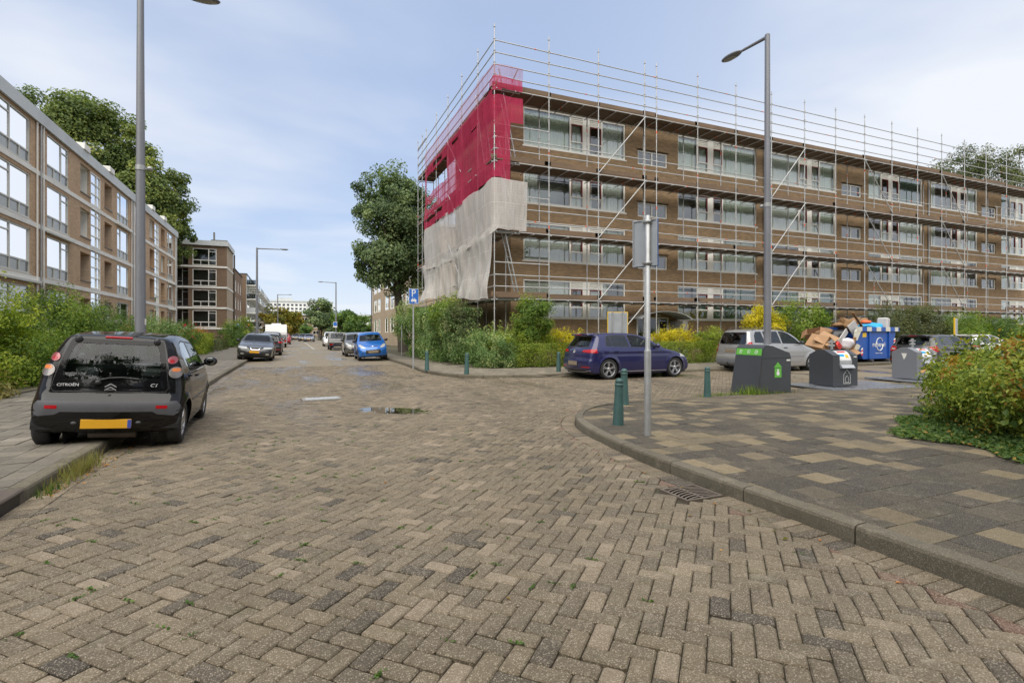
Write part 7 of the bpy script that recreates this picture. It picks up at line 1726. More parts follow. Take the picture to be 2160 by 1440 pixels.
drum_container(13.75, 9.85, .055, R(-8), M['bin'], 'anthracite waste container with a drum lid, next to the slanted green-banded one')
drum_container(18.05, 10.25, .06, R(-8), M['bin_grey'], 'light grey waste container with a chipped top, partly behind the bindweed bush', True)
def floor_plate(x, y, rz, label, L_=2.9, D_=1.75):
    o = empty('floor_plate', (x, y, .03), rz, label, 'floor plate')
    for x0, x1, tl_ in ((-L_/2, -.02, .015), (.02, L_/2, -.02)): b = MB(); b.bbox(x0, x1, -D_/2, D_/2, -.02, .022, .006); q = b.build('plate', M['plateiron'], o); q.rotation_euler = (0, tl_, 0)
    b = MB(); b.lathe([(0, .026), (.30, .026), (.32, .018)], (.95, -.35, 0), 20); b.build('wet_patch', M['puddle'], o)
floor_plate(14.25, 9.75, R(-8), 'wet steel floor plate under the anthracite waste container'); floor_plate(18.6, 10.25, R(-8), 'steel floor plate under the light grey waste container')
# ------------------------------------------------------------------ skip with rubbish; local x to the right, -y towards the camera
SK = (24.75, 16.42, 0.1); SKR = R(3)
sk = empty('skip', SK, SKR, 'blue waste skip with a blue and cream striped rim by the hedge', 'skip')
SL, SD, SH = 3.1, 1.75, 2.0
b = MB(); prof = [(.15, .18), (SL-.25, .18), (SL, SH), (-.55, SH)]
b.prism([(.30, .20), (SL-.45, .20), (SL-.10, 1.92), (-.25, 1.92), (-.35, 1.2)] , 0.0, .04, 'y'); b.prism([(.30, .20), (SL-.45, .20), (SL-.10, 1.92), (-.25, 1.92), (-.35, 1.2)], SD-.04, SD, 'y')
b.quad((.30, 0, .20), (SL-.45, 0, .20), (SL-.45, SD, .20), (.30, SD, .20)); b.quad((SL-.45, 0.04, .20), (SL-.10, .04, 1.92), (SL-.10, SD-.04, 1.92), (SL-.45, SD-.04, .20)); b.quad((.30, SD-.04, .20), (-.35, SD-.04, 1.2), (-.35, .04, 1.2), (.30, .04, .20))
b.build('body', M['skip'], sk)
ST = [(-.30+i*(SL+.30)/9, -.30+(i+1)*(SL+.30)/9) for i in range(9)]
for i, (x0, x1) in enumerate(ST): b = MB(); b.bbox(x0, x1-.002, -.10, .0-.001, 1.74, 1.98, .008); b.build('rim_stripe', M['skipcream'] if i % 2 == 0 else M['skip'], sk)
b = MB(); b.box(SL-.10, SL, -.1, SD, 1.74, 1.98); b.box(-.25, SL-.1, SD, SD+.08, 1.74, 1.98); b.build('rim', M['skip'], sk)
for x in (.75, 2.35): b = MB(); b.bbox(x-.05, x+.05, -.07, -.001, .2, 1.735, .01); b.build('rib', M['skip'], sk)
b = MB(); b.prism([(-.48, 1.25), (-.30, 1.25), (-.02, 1.73), (-.22, 1.98), (-.40, 1.72)], -.095, -.005, 'y'); b.build('corner_panel', M['skipcream'], sk)
b = MB(); b.prism([(-.42, .75), (-.22, .72), (-.06, .95), (-.26, 1.05)], -.095, -.005, 'y'); b.build('corner_panel', M['skipcream'], sk)
b = MB(); b.box(.25, .55, -.006, -.001, 1.42, 1.66); b.build('yellow_plate', M['yellow'], sk)
for x, z, s_ in ((2.86, .95, 1), (.20, .42, 1)):
    for k in range(4): b = MB(); b.prism([(x-.07, z+.10*k-.03), (x+.07, z+.10*k+.02), (x+.07, z+.10*k+.12), (x-.07, z+.10*k+.07)], -.012, -.005, 'y'); b.build('warning_stripe', M['redprint'] if k % 2 == 0 else M['white'], sk)
for x in (.9, 2.25): b = MB(); b.tube((x, -.1, .1), (x, SD, .1), .10, None, 10); b.build('roller', M['darkmetal'], sk)
text('renewi', .40, M['white'], sk, (1.55, -.012, 1.0), (R(90), 0, 0), .003, sx=.95); text('waste no more', .10, M['white'], sk, (1.55, -.012, .52), (R(90), 0, 0), .002, sx=.95)
b = MB()
for a0, a1 in ((25, 165), (205, 345)):
    n = 12
    for k in range(n): a, a2 = R(a0+(a1-a0)*k/n), R(a0+(a1-a0)*(k+1)/n); b.tube((1.60+.27*math.cos(a), -.012, 1.02+.36*math.sin(a)), (1.60+.27*math.cos(a2), -.012, 1.02+.36*math.sin(a2)), .022, None, 5)
for cx_, cz_, s_ in ((1.60-.27*.96, 1.02+.36*.26, -1), (1.60+.27*.96, 1.02-.36*.26, 1)): b.prism([(cx_-.09, cz_-.02*s_), (cx_+.09, cz_-.02*s_), (cx_, cz_+.10*s_)][:: 1 if s_ > 0 else -1], -.02, -.008, 'y')
b.build('arrow_emblem', M['white'], sk)
sk.scale = (1.0, 1.0, .86)
skm = Matrix.Translation(SK)@Matrix.Rotation(SKR, 4, 'Z')@Matrix.Diagonal((1.0, 1.0, .84, 1.0))
skp = skm@Matrix.Translation((-.22, -.05, 0))@Matrix.Diagonal((1, 1, 1.0, 1))
def rub(nm, label, cat, mb, mat_, group=None):
    o = mb.build(nm, mat_); o.matrix_world = skp if sum(v[0] for v in mb.v)/len(mb.v) < -.45 else skm; return tag(o, label, cat, group)
def slab(p, sz, rot):
    b = MB(); b.M = Matrix.Translation(p)@Euler([R(a) for a in rot]).to_matrix().to_4x4(); b.bbox(-sz[0]/2, sz[0]/2, -sz[1]/2, sz[1]/2, -sz[2]/2, sz[2]/2, min(sz)*.2); return b
def lump(p, rx, ry, rz, seed, n=16, m=10, k=.22):
    b = MB(); r = random.Random(seed); ph = [r.uniform(0, 6) for _ in range(6)]; b.ball(p, rx, ry, rz, n, m); out = []
    for v in b.v:
        d = Vector(v)-Vector(p); f = 1+k*(math.sin(d.x*9+ph[0])*math.sin(d.y*8+ph[1])+.6*math.sin(d.z*13+ph[2]+d.x*5)); out.append(tuple(Vector(p)+d*f))
    b.v = out; return b
G = 'rubbish dumped in and beside the skip'
rub('tarpaulin', 'crumpled light blue tarpaulin on top of the skip', 'tarpaulin', lump((1.65, .45, 1.98), .72, .4, .30, 4, 28, 16, .22), M['tarp'], G)
rub('foam_board', 'pale board standing upright at the right end of the skip', 'board', slab((2.55, .35, 2.22), (.36, .5, .75), (0, 6, 10)), M['boardgrey'], G)
rub('wood_plank', 'long brown plank leaning out of the skip to the left', 'plank', slab((.45, .3, 2.35), (1.5, .12, .06), (0, 42, 5)), M['wood'], G)
rub('wood_plank', 'dark plank lying flat across the rubbish in the skip', 'plank', slab((1.1, .7, 2.22), (1.9, .16, .05), (0, -12, 12)), M['wood'], G)
rub('carpet_roll', 'brown rolled carpet heaped along the back of the skip', 'carpet', lump((1.35, 1.1, 2.15), 1.3, .4, .42, 9, 20, 10, .3), M['wood'], G)
rub('orange_bag', 'small orange bag among the rubbish on the skip', 'bag', lump((1.45, .5, 2.35), .26, .2, .12, 14), M['orange'], G)
rub('white_board', 'white flat panel lying across the right of the skip', 'board', slab((2.2, .8, 2.12), (1.3, .5, .05), (4, 3, 0)), M['white'], G)
rub('grey_board', 'torn cream board leaning at the left end of the skip rim', 'board', slab((-.12, .18, 1.95), (.75, .04, .55), (8, 50, 0)), M['boardgrey'], G)
b = MB(); b.path([(.4+.18*k, .6, 2.0+.62*math.sin(math.pi*k/12)) for k in range(13)], .018, 5); rub('bent_hoop', 'thin bent hoop arching over the rubbish in the skip', 'hoop', b, M['darkmetal'], G)
def carton(p, sz, rot, nm, label, m_='card'):
    c = empty(nm, label=label, cat='cardboard box', group='cardboard boxes beside the skip'); c.matrix_world = skp@Matrix.Translation(p)@Euler([R(a) for a in rot]).to_matrix().to_4x4(); x, y, z = sz[0]/2, sz[1]/2, sz[2]/2; t = .012
    b = MB(); b.box(-x, x, -y, -y+t, -z, z); b.box(-x, x, y-t, y, -z, z); b.box(-x, -x+t, -y+t, y-t, -z, z); b.box(x-t, x, -y+t, y-t, -z, z); b.box(-x+t, x-t, -y+t, y-t, -z, -z+t); b.build('box', M[m_], c)
    for sg in (1, -1): b = MB(); b.M = Matrix.Translation((0, sg*y, z))@Matrix.Rotation(R(35*-sg), 4, 'X'); b.box(-x, x, min(0, sg*y*.9), max(0, sg*y*.9), 0, t); b.build('flap', M[m_], c)
carton((-2.35, .25, .95), (.95, .8, .75), (14, 38, 12), 'cardboard_box', 'big opened brown cardboard box at the left of the rubbish pile')
carton((-1.75, .95, 1.55), (.75, .6, .5), (-12, -25, 30), 'cardboard_box', 'reddish cardboard box on top of the rubbish pile', 'card2')
carton((-1.95, .35, .42), (1.1, .9, .55), (0, 6, -10), 'cardboard_box', 'flattened brown cardboard box at the bottom of the rubbish pile', 'card2')
carton((-1.35, .55, .45), (.8, .8, .6), (0, -4, 20), 'cardboard_box', 'dark cardboard box under the white bag beside the skip', 'card2')
rub('grey_plank', 'long grey panel slanting across the rubbish pile', 'board', slab((-1.55, -.1, 1.18), (1.75, .05, .34), (12, -48, 0)), M['boardgrey'], G)
rub('cardboard_sheet', 'flat brown cardboard sheet on the left of the rubbish pile', 'cardboard', slab((-2.3, .0, 1.38), (1.1, .75, .03), (35, -24, 8)), M['card'], G)
rub('rubbish_bag', 'white bag with purple print in the rubbish pile', 'bag', lump((-.95, -.05, 1.12), .42, .32, .33, 22), M['bag_white'], G)
rub('rubbish_bag', 'shiny black bag on the right top of the rubbish pile', 'bag', lump((-.85, .45, 1.55), .42, .4, .32, 25), M['bag_black'], G)
rub('rubbish_bag', 'dark brown sack at the crest of the rubbish pile', 'bag', lump((-1.15, .8, 1.72), .55, .4, .22, 27), M['wood'], G)
rub('red_carton', 'red and white printed carton stuck in the rubbish pile', 'carton', slab((-1.85, -.25, .98), (.5, .12, .35), (10, 30, 15)), M['redprint'], G)
rub('wood_plank', 'short plank standing against the left end of the skip', 'plank', slab((-.55, -.1, .80), (.14, .10, 1.35), (3, 10, 0)), M['wood'], G)
rub('cardboard_sheet', 'folded brown cardboard sheet low on the right of the pile', 'cardboard', slab((-.75, -.25, .62), (.7, .4, .04), (40, -15, 0)), M['card'], G)
# ------------------------------------------------------------------ flatbed truck and caravan
tk = empty('flatbed_truck', (0, 0, 0), label='silver flatbed pickup with metal drop sides, parked tail to camera', cat='truck')
b = MB(); b.bbox(.05, 2.6, -.95, -.91, .75, 1.15, .01); b.bbox(.05, 2.6, .91, .95, .75, 1.15, .01); b.build('side_board', M['binlid'], tk)
for k in range(3): b = MB(); b.bbox(0, .045, -.95, .95, .75+.135*k, .75+.135*k+.125, .01); b.build('tail_board', M['binlid'], tk)
b = MB(); b.box(.05, 2.6, -.91, .91, .70, .76); b.box(.1, 4.6, -.35, .35, .45, .62); b.build('bed', M['darkmetal'], tk)
b = MB(); b.prism([(2.75, .45), (4.75, .45), (4.8, .9), (4.2, 1.12), (3.85, 1.78), (2.8, 1.82), (2.7, 1.1)], -.85, .85, 'y'); b.build('cab', P_silver, tk)
b = MB(); b.quad((2.69, .68, 1.2), (2.69, -.68, 1.2), (2.76, -.62, 1.7), (2.76, .62, 1.7)); b.build('rear_window', M['cardark'], tk)
for k in range(3): b = MB(); b.tube((2.58, -.85, 1.3+.2*k), (2.58, .85, 1.3+.2*k), .02); b.build('rack_bar', M['binlid'], tk)
for sg in (1, -1): b = MB(); b.box(-.02, .03, sg*.75-.15, sg*.75+.15, .52, .64); b.build('tail_light', M['redlens'], tk); b = MB(); b.ball((3.9, sg*1.0, 1.25), .06, .1, .12, 8, 6); b.build('mirror', M['black'], tk)
add_wheels(tk, dict(r=.34, tw=.2, rim=.22, rk='five', wheels=(.85, 3.95), track=.78, L=4.8))
place(tk, 3.85, 49.0, R(90), 0, 0, .88)
cv = empty('caravan', (0, 0, 0), label='white caravan with a grey lower band parked beyond the saloon', cat='caravan')
b = MB(); b.prism([(0, .5), (5.2, .5), (5.3, 1.6), (5.0, 2.5), (.2, 2.62), (-.05, 1.7)], -1.1, 1.1, 'y'); b.build('body', M['white'], cv)
b = MB(); b.box(-.062, -.02, -1.08, 1.08, .6, 1.45); b.build('grey_band', M['bin_grey'], cv); b = MB(); b.box(-.085, -.065, -.45, .45, .85, 1.5); b.build('window', M['cardark'], cv)
b = MB(); b.bbox(1.0, 2.2, -.5, .5, 2.60, 2.75, .03); b.build('roof_hatch', M['white'], cv)
for sg in (1, -1): b = MB(); b.box(-.07, -.03, sg*.95-.08, sg*.95+.08, .62, .95); b.build('tail_light', M['redlens'], cv)
add_wheels(cv, dict(r=.32, tw=.19, rim=.2, rk='five', wheels=(2.4,), track=.95, L=5)); place(cv, -1.6, 60.0, R(90), 0, 0, .93)
# speed table markings and a pale centre strip far down the street
rm = bpy.data.objects['road']; M['marking'] = solid('worn_marking_and_strip', (.36, .34, .29), .7, var=.35, scale=5, grime=.6)
def mark(x0, x1, y0, y1, z=.004): b = MB(); b.box(x0, x1, y0, y1, z-.004, z); b.build('marking', M['marking'], rm)
for k in range(9): mark(-1.9+k*.75, -1.9+k*.75+.34, 43.9, 44.6)
for k in range(9): mark(-1.9+k*.75, -1.9+k*.75+.34, 51.5, 52.1)
mark(1.75, 1.95, 52, 95, .003)  # pale strip laid along the street centre
# ================================================================== planting
GR = {
 'mid': [(0, (.018, .035, .010)), (.35, (.045, .085, .018)), (.7, (.085, .14, .028)), (1, (.15, .19, .05))],
 'bright': [(0, (.03, .06, .012)), (.4, (.085, .145, .022)), (.75, (.165, .225, .032)), (1, (.28, .31, .06))],
 'lime': [(0, (.06, .10, .015)), (.4, (.15, .21, .02)), (.75, (.26, .32, .035)), (1, (.40, .42, .07))],
 'yellow': [(0, (.16, .15, .01)), (.3, (.38, .34, .012)), (.7, (.60, .50, .02)), (1, (.72, .62, .06))],
 'hedge': [(0, (.026, .046, .008)), (.4, (.080, .120, .014)), (.75, (.150, .185, .022)), (1, (.25, .26, .045))],
 'ivy': [(0, (.018, .035, .012)), (.35, (.05, .09, .025)), (.65, (.095, .14, .05)), (.85, (.17, .19, .09)), (1, (.25, .25, .10))],
 'dull': [(0, (.02, .028, .012)), (.4, (.05, .065, .025)), (.75, (.09, .10, .045)), (1, (.15, .135, .06))],
 'tree': [(0, (.013, .022, .011)), (.4, (.030, .045, .020)), (.75, (.060, .078, .034)), (1, (.105, .125, .055))],
 'oak': [(0, (.012, .022, .008)), (.4, (.035, .048, .014)), (.75, (.07, .085, .022)), (1, (.14, .13, .035))],
 'autumn': [(0, (.05, .06, .012)), (.35, (.14, .15, .02)), (.65, (.28, .23, .03)), (1, (.42, .26, .04))],
 'orange': [(0, (.10, .12, .02)), (.3, (.30, .16, .03)), (.65, (.55, .20, .05)), (1, (.60, .32, .09))],
 'bush': [(0, (.03, .055, .012)), (.3, (.09, .14, .022)), (.6, (.19, .23, .035)), (.82, (.30, .31, .05)), (1, (.46, .27, .05))],
 'rust': [(0, (.14, .09, .02)), (.4, (.32, .16, .03)), (.7, (.45, .25, .04)), (1, (.45, .40, .08))],
 'low': [(0, (.025, .055, .014)), (.45, (.07, .13, .03)), (.85, (.14, .20, .05)), (1, (.42, .24, .06))],
 'dry': [(0, (.16, .13, .05)), (.5, (.26, .22, .08)), (1, (.20, .24, .06))],
}
for k, v in GR.items():
    g_k = {'tree': 3.7, 'oak': 3.6, 'hedge': 2.0, 'ivy': 2.5, 'dull': 1.9, 'mid': 1.8, 'bush': 1.45, 'low': 1.25, 'bright': 1.5, 'lime': 1.3}.get(k, 1.15)
    M['leaf_'+k] = foliage('foliage_'+k, [(p_, tuple(c_*g_k for c_ in q_)) for p_, q_ in v], .5 if k in ('ivy', 'hedge') else .6, .36)
def leaf_mesh(name, P, N, size, tint, mat_, aspect=.55, droop=.25, seed=0):
    """two-sided folded leaves: P (n,3), N (n,3) facing, size (n)"""
    g = np.random.default_rng(seed); n = len(P); N = N/np.maximum(np.linalg.norm(N, axis=1, keepdims=True), 1e-6)
    a = g.normal(size=(n, 3)); T = a-(a*N).sum(1, keepdims=True)*N; T /= np.maximum(np.linalg.norm(T, axis=1, keepdims=True), 1e-6); T[:, 2] -= droop; T /= np.linalg.norm(T, axis=1, keepdims=True)
    B = np.cross(N, T); s = size[:, None]
    V = np.empty((n, 4, 3)); V[:, 0] = P-T*s*.5; V[:, 1] = P+B*s*aspect*.5+N*s*.10; V[:, 2] = P+T*s*.5-N*s*.08; V[:, 3] = P-B*s*aspect*.5+N*s*.10
    base = (np.arange(n)*4)[:, None]; F1 = base+np.array([[0, 2, 1]]); F2 = base+np.array([[0, 3, 2]]); Fc = np.stack([F1, F2], 1).reshape(-1, 3)
    return np_mesh(name, V.reshape(-1, 3), Fc, 3, mat_, {'tint': ('POINT', np.repeat(tint, 4))})
def clumps(center, rad, n, nc, seed, spread=.16, shell=.55, flat=1.0, box=False, power=1.0):
    """leaf positions gathered in uneven clumps through a volume; facing mostly outwards and up"""
    g = np.random.default_rng(seed); c = np.array(center, float); r = np.array(rad, float)
    if box:
        q = g.uniform(-1, 1, (nc*3, 3)); m = np.abs(q).max(1); q = q[(m > shell)][:nc]
        while len(q) < nc: e = g.uniform(-1, 1, (nc, 3)); q = np.concatenate([q, e[np.abs(e).max(1) > shell]])[:nc]
    else:
        d = g.normal(size=(nc, 3)); d /= np.linalg.norm(d, axis=1, keepdims=True); q = d*(g.uniform(shell**3, 1, (nc, 1))**(1/3)); q *= (1+.18*np.sin(d[:, :1]*5+seed)*np.sin(d[:, 1:2]*4+d[:, 2:]*3))
    w = g.uniform(.5, 1.5, nc); k = g.choice(nc, n, p=w/w.sum()); sp = spread*(r.mean() if not box else min(r.min()*1.6, r.mean()))*g.uniform(.6, 1.4, nc)
    off = g.normal(size=(n, 3)); ol = np.linalg.norm(off, axis=1, keepdims=True); off *= np.minimum(1, 1.9/ol); off = off*sp[k][:, None]; off[:, 2] *= flat
    P = c+q[k]*r+off; out = (q[k]*r)/np.maximum(np.linalg.norm(q[k]*r, axis=1, keepdims=True), 1e-6)
    if box: P[:, 0] = np.clip(P[:, 0], c[0]-r[0]*1.05, c[0]+r[0]*1.05); P[:, 1] = np.clip(P[:, 1], c[1]-r[1]*1.08, c[1]+r[1]*1.08); P[:, 2] = np.clip(P[:, 2], c[2]-r[2]*1.0, c[2]+r[2]*1.04)
    N = out*.7+off/np.maximum(np.linalg.norm(off, axis=1, keepdims=True), 1e-6)*.5+np.array([0, 0, .55])+g.normal(size=(n, 3))*.45
    ct = g.uniform(.25, .75, nc); t = np.clip(ct[k]+g.normal(size=n)*.16, 0, 1)
    return P, N, t
def stems(root, base, tips, m='twig', r=.012):
    b = MB()
    for t in tips:
        t = Vector(t); s = Vector(base)+Vector((rnd.gauss(0, .08), rnd.gauss(0, .08), 0)); mid = s.lerp(t, .5)+Vector((rnd.gauss(0, .06), rnd.gauss(0, .06), .05)); b.path([s, mid, t], r, 5, r*.4)
    b.build('stem', M[m], root)
def bush(name, label, cat, center, rad, pal, n, leaf=.07, nc=60, seed=0, box=False, shell=.5, spread=.16, zmin=.08, group=None, asp=.55, extra=(), sprays=0, flat=1.0):
    root = empty(name, (center[0], center[1], zmin), 0, label, cat, group); o = np.array([center[0], center[1], zmin])
    P, N, t = clumps(center, rad, n, nc, seed, spread, shell, flat, box); k = P[:, 2] > zmin; P, N, t = P[k], N[k], t[k]
    if sprays:
        g = np.random.default_rng(seed+77); ps, ns, ts = [], [], []
        for _ in range(sprays):
            a = g.uniform(0, 6.28); e = g.uniform(.15, 1.25); d = np.array([math.cos(a)*math.cos(e), math.sin(a)*math.cos(e), math.sin(e)]); st = np.array(center)+d*np.array(rad)*.8; L_ = g.uniform(.25, .6)*max(rad)*.7; m_ = int(L_/leaf*2.2)+4; u = g.uniform(0, 1, m_); d2 = d+np.array([0, 0, .35])
            ps.append(st+d2*(u*L_)[:, None]+g.normal(size=(m_, 3))*leaf*.45); ns.append(g.normal(size=(m_, 3))+np.array([0, 0, .8])); ts.append(np.clip(g.uniform(.55, 1, m_), 0, 1))
        P = np.concatenate([P]+ps); N = np.concatenate([N]+ns); t = np.concatenate([t]+ts)
    g = np.random.default_rng(seed+5); sz = leaf*g.uniform(.6, 1.35, len(P))
    link('foliage', leaf_mesh('foliage', P-o, N, sz, t, M['leaf_'+pal], asp, .25, seed), root)
    for j, (pal2, cnt, ls, (dx, dy, dz), (rx, ry, rz)) in enumerate(extra):
        P2, N2, t2 = clumps((center[0]+dx, center[1]+dy, center[2]+dz), (rx, ry, rz), cnt, max(6, cnt//60), seed+31+j, .2, .1)
        kk = P2[:, 2] > zmin; link('foliage', leaf_mesh('foliage', P2[kk]-o, N2[kk], ls*np.random.default_rng(seed+j).uniform(.6, 1.3, kk.sum()), t2[kk], M['leaf_'+pal2], .6, .25, seed+j), root)
    ks = np.random.default_rng(seed).choice(len(P), 10); stems(root, (0, 0, 0), [tuple(P[i]-o) for i in ks], 'twig', .014)
    return root
def tree(name, label, base, trunk_h, tr, lobes, pal, n, leaf, nc, seed, lean=(0, 0), spread=.13, shell=.55, group=None, asp=.6, limb=10):
    """lobes: list of (dx,dy,z, rx,ry,rz, share)"""
    root = empty(name, (base[0], base[1], base[2]), 0, label, 'tree', group); o = np.array(base, float); PP, NN, TT = [], [], []
    for j, (dx, dy, z, rx, ry, rz, sh) in enumerate(lobes):
        P, N, t = clumps((base[0]+dx, base[1]+dy, z), (rx, ry, rz), int(n*sh), max(5, int(nc*sh)), seed+j*7, spread, shell, .8); PP.append(P); NN.append(N); TT.append(t)
    P = np.concatenate(PP); N = np.concatenate(NN); t = np.concatenate(TT); g = np.random.default_rng(seed+3)
    link('crown', leaf_mesh('crown', P-o, N, leaf*g.uniform(.55, 1.4, len(P)), t, M['leaf_'+pal], asp, .3, seed), root)
    top = Vector((lean[0], lean[1], trunk_h)); b = MB(); b.smooth = True
    pts = [Vector((0, 0, 0)), Vector((lean[0]*.3, lean[1]*.3, trunk_h*.35)), Vector((lean[0]*.7, lean[1]*.7, trunk_h*.7)), top]; rr = [tr*1.25, tr, tr*.85, tr*.7]
    for i in range(3): b.tube(pts[i], pts[i+1], rr[i], rr[i+1], 10)
    b.build('trunk', M['bark'], root)
    b = MB(); zs = [l for l in lobes]
    for k in range(limb):
        l = zs[k % len(zs)]; e = Vector((l[0]+rnd.uniform(-.7, .7)*l[3], l[1]+rnd.uniform(-.7, .7)*l[4], l[2]-base[2]+rnd.uniform(-.2, .7)*l[5])); s = pts[2].lerp(top, rnd.random()); mid = s.lerp(e, .45)+Vector((rnd.gauss(0, .3), rnd.gauss(0, .3), .3)); b.path([s, mid, e], tr*.42, 6, tr*.08)
    b.build('limbs' if False else 'branches', M['bark'], root); return root
# street tree beyond the scaffold corner
tree('street_tree', 'tall dark green street tree beside the white netted end of the scaffolding', (7.55, 38.6, .1), 5.2, .33, [(-.5, 0, 7.2, 2.9, 2.6, 3.2, .36), (-1.0, 0, 10.6, 2.5, 2.4, 2.9, .34), (.9, .2, 9.0, 1.9, 2.2, 3.4, .2), (-1.9, -.3, 6.5, 1.9, 1.8, 1.6, .10)], 'tree', 52000, .20, 230, 5, (-.5, 0), .15, .3)
# big old tree behind the left block
tree('oak_tree', 'huge dark tree towering over the roof of the tan block', (-20.6, 75, .1), 12, .6, [(-1.5, 0, 22.5, 6.2, 5.2, 6.3, .42), (3.6, -.5, 17.5, 5.3, 4.8, 6.2, .34), (-6.2, 0, 24.5, 4.8, 4.5, 4.3, .16), (6.2, 0, 13.5, 3.2, 3.2, 4.0, .10)], 'oak', 105000, .34, 420, 17, (0, 0), .115, .5, limb=16)
# trees showing over the scaffolded roof at the far right
for i, (px_, top_, r_) in enumerate(((1985, 338, 2.2), (2045, 306, 2.4), (2098, 318, 2.1), (2152, 312, 2.6))):
    y_ = 36.5+(i % 2)*1.5; a = YAW+math.atan((px_-1080)/F); x_ = y_*math.tan(a); z_ = EYE+(HZ-top_)*depth(x_, y_)/F
    tree('roadside_tree', ('open-crowned tree over the far right of the scaffolded roof, lowest of four', 'open-crowned tree over the scaffolded roof, highest of four', 'open-crowned tree over the scaffolded roof, third from the left of four', 'open-crowned tree at the frame edge over the scaffolded roof')[i], (x_, y_, 0), 14, .3, [(0, 0, z_-2.2, r_, r_, 2.3, .5), (.6, 0, z_-5.5, r_*1.3, r_*1.2, 2.6, .5)], 'dull', 5200, .26, 60, 40+i, (0, 0), .20, .3, 'trees beyond the scaffolded roof', .5, 14)
# far trees at the end of the street
def far_tree(px_, y_, top_py, w_px, pal, label, seed, bot_py=690, n=4200, leaf=.5):
    a = YAW+math.atan((px_-1080)/F); x_ = y_*math.tan(a); d = depth(x_, y_); z1 = EYE+(HZ-top_py)*d/F; z0 = EYE+(HZ-bot_py)*d/F; r_ = w_px*d/F/2
    return tree('background_tree', label, (x_, y_, 0), max(1.5, z0+.5), .22, [(0, 0, (z0+z1)/2, r_, r_, (z1-z0)/2, .7), (r_*.3, 0, z0+(z1-z0)*.35, r_*.85, r_, (z1-z0)*.35, .3)], pal, n, leaf, 46, seed, (0, 0), .17, .35, 'trees at the end of the street', .6, 6)
far_tree(580, 118, 648, 60, 'autumn', 'yellowing tree beyond the white caravan', 60, 706)
far_tree(612, 140, 652, 46, 'autumn', 'yellowing tree behind the far street lamps, right of the other yellow one', 61, 700)
far_tree(678, 128, 632, 54, 'tree', 'grey-green willow at the end of the street', 62, 704, 6000)
far_tree(674, 150, 626, 46, 'dull', 'thin-topped tree behind the willow', 63, 690, 2200)
far_tree(722, 112, 652, 52, 'mid', 'round green tree right of the far willow', 64, 704, 5000)
far_tree(760, 96, 668, 60, 'mid', 'low green tree beside the pale grey block', 65, 712, 4200, .4)
far_tree(640, 200, 678, 40, 'mid', 'small green tree in front of the low far flats', 66, 704, 2200)
far_tree(745, 230, 660, 90, 'mid', 'broad tree crown behind the garage row', 67, 700, 3600, .8)
far_tree(655, 330, 655, 90, 'mid', 'distant tree crowns before the high-rise', 68, 695, 2600, 1.2)
far_tree(545, 230, 660, 50, 'mid', 'distant green tree beyond the balconies', 69, 704, 2200, .8)
# left shrubs between pavement and tan block
bush('shrub', 'low dry weedy shrub at the left edge, beside the black hatchback', 'shrub', (-6.75, 14.2, .55), (1.0, 1.5, .75), 'lime', 9000, .075, 60, 101, sprays=16, extra=(('orange', 700, .06, (.3, .4, .15), (.7, .7, .35)), ('dry', 900, .09, (.6, .2, -.35), (.8, 1.2, .25))))
bush('shrub', 'tall lanky yellow-green shrub before the left ground floor windows', 'shrub', (-7.3, 17.6, 1.25), (1.2, 1.6, 1.45), 'lime', 14000, .085, 70, 102, sprays=34, shell=.35)
bush('shrub', 'dense dark green shrub left of the hatchback tail light', 'shrub', (-6.9, 18.9, .75), (1.15, 1.7, 1.0), 'bright', 13000, .07, 70, 103, sprays=10)
bush('shrub', 'leafy light green shrub with upright shoots behind the black hatchback', 'shrub', (-7.6, 21.8, 1.3), (1.4, 1.8, 1.45), 'bright', 15000, .09, 80, 104, sprays=34, shell=.35)
bush('shrub', 'rounded mid green shrub above the roof of the black hatchback', 'shrub', (-7.2, 25.2, 1.2), (1.5, 1.9, 1.25), 'mid', 14000, .08, 80, 105, sprays=14)
bush('fan_palm', 'dark spiky conifer among the left shrubs', 'shrub', (-8.6, 25.6, 1.9), (.9, .9, 1.3), 'tree', 6000, .10, 40, 106, sprays=14, asp=.2)
bush('shrub', 'reddish tipped shrub left of the near street lamp', 'shrub', (-7.0, 28.8, 1.05), (1.4, 1.8, 1.15), 'mid', 12000, .08, 70, 107, sprays=8, extra=(('rust', 600, .06, (.5, -.6, .6), (.8, .8, .4)),))
bush('shrub', 'mottled green shrub right of the near street lamp', 'shrub', (-6.7, 32.6, 1.1), (1.3, 1.8, 1.2), 'ivy', 12000, .085, 70, 108)
rb_ = bush('rose_bush', 'green bush with red roses near the second lamp', 'rose bush', (-6.3, 36.2, 1.05), (1.1, 1.6, 1.15), 'mid', 10000, .085, 60, 109)
M['petal_red'] = solid('red_petals', (.52, .02, .05), .6); M['petal_white'] = solid('white_petals', (.78, .72, .70), .6)
def flower_mesh(m, r):
    b = MB()
    for k in range(5):
        a = 2*math.pi*k/5; u = Vector((math.cos(a), math.sin(a), .35)); v = Vector((-math.sin(a), math.cos(a), 0)); b.poly([Vector((0, 0, 0)), u*r*.6+v*r*.42, u*r, u*r*.6-v*r*.42])
    return b.mesh('flower', m)
fm_ = flower_mesh(M['petal_red'], .075)
for k in range(12): o = link('flower', fm_, rb_, (rnd.uniform(.2, 1.15), rnd.uniform(-1.5, .2), rnd.uniform(.9, 2.1))); o.rotation_euler = (rnd.uniform(-1, 1), rnd.uniform(.2, 1.3), rnd.uniform(0, 6)); o.scale = (1.3,)*3
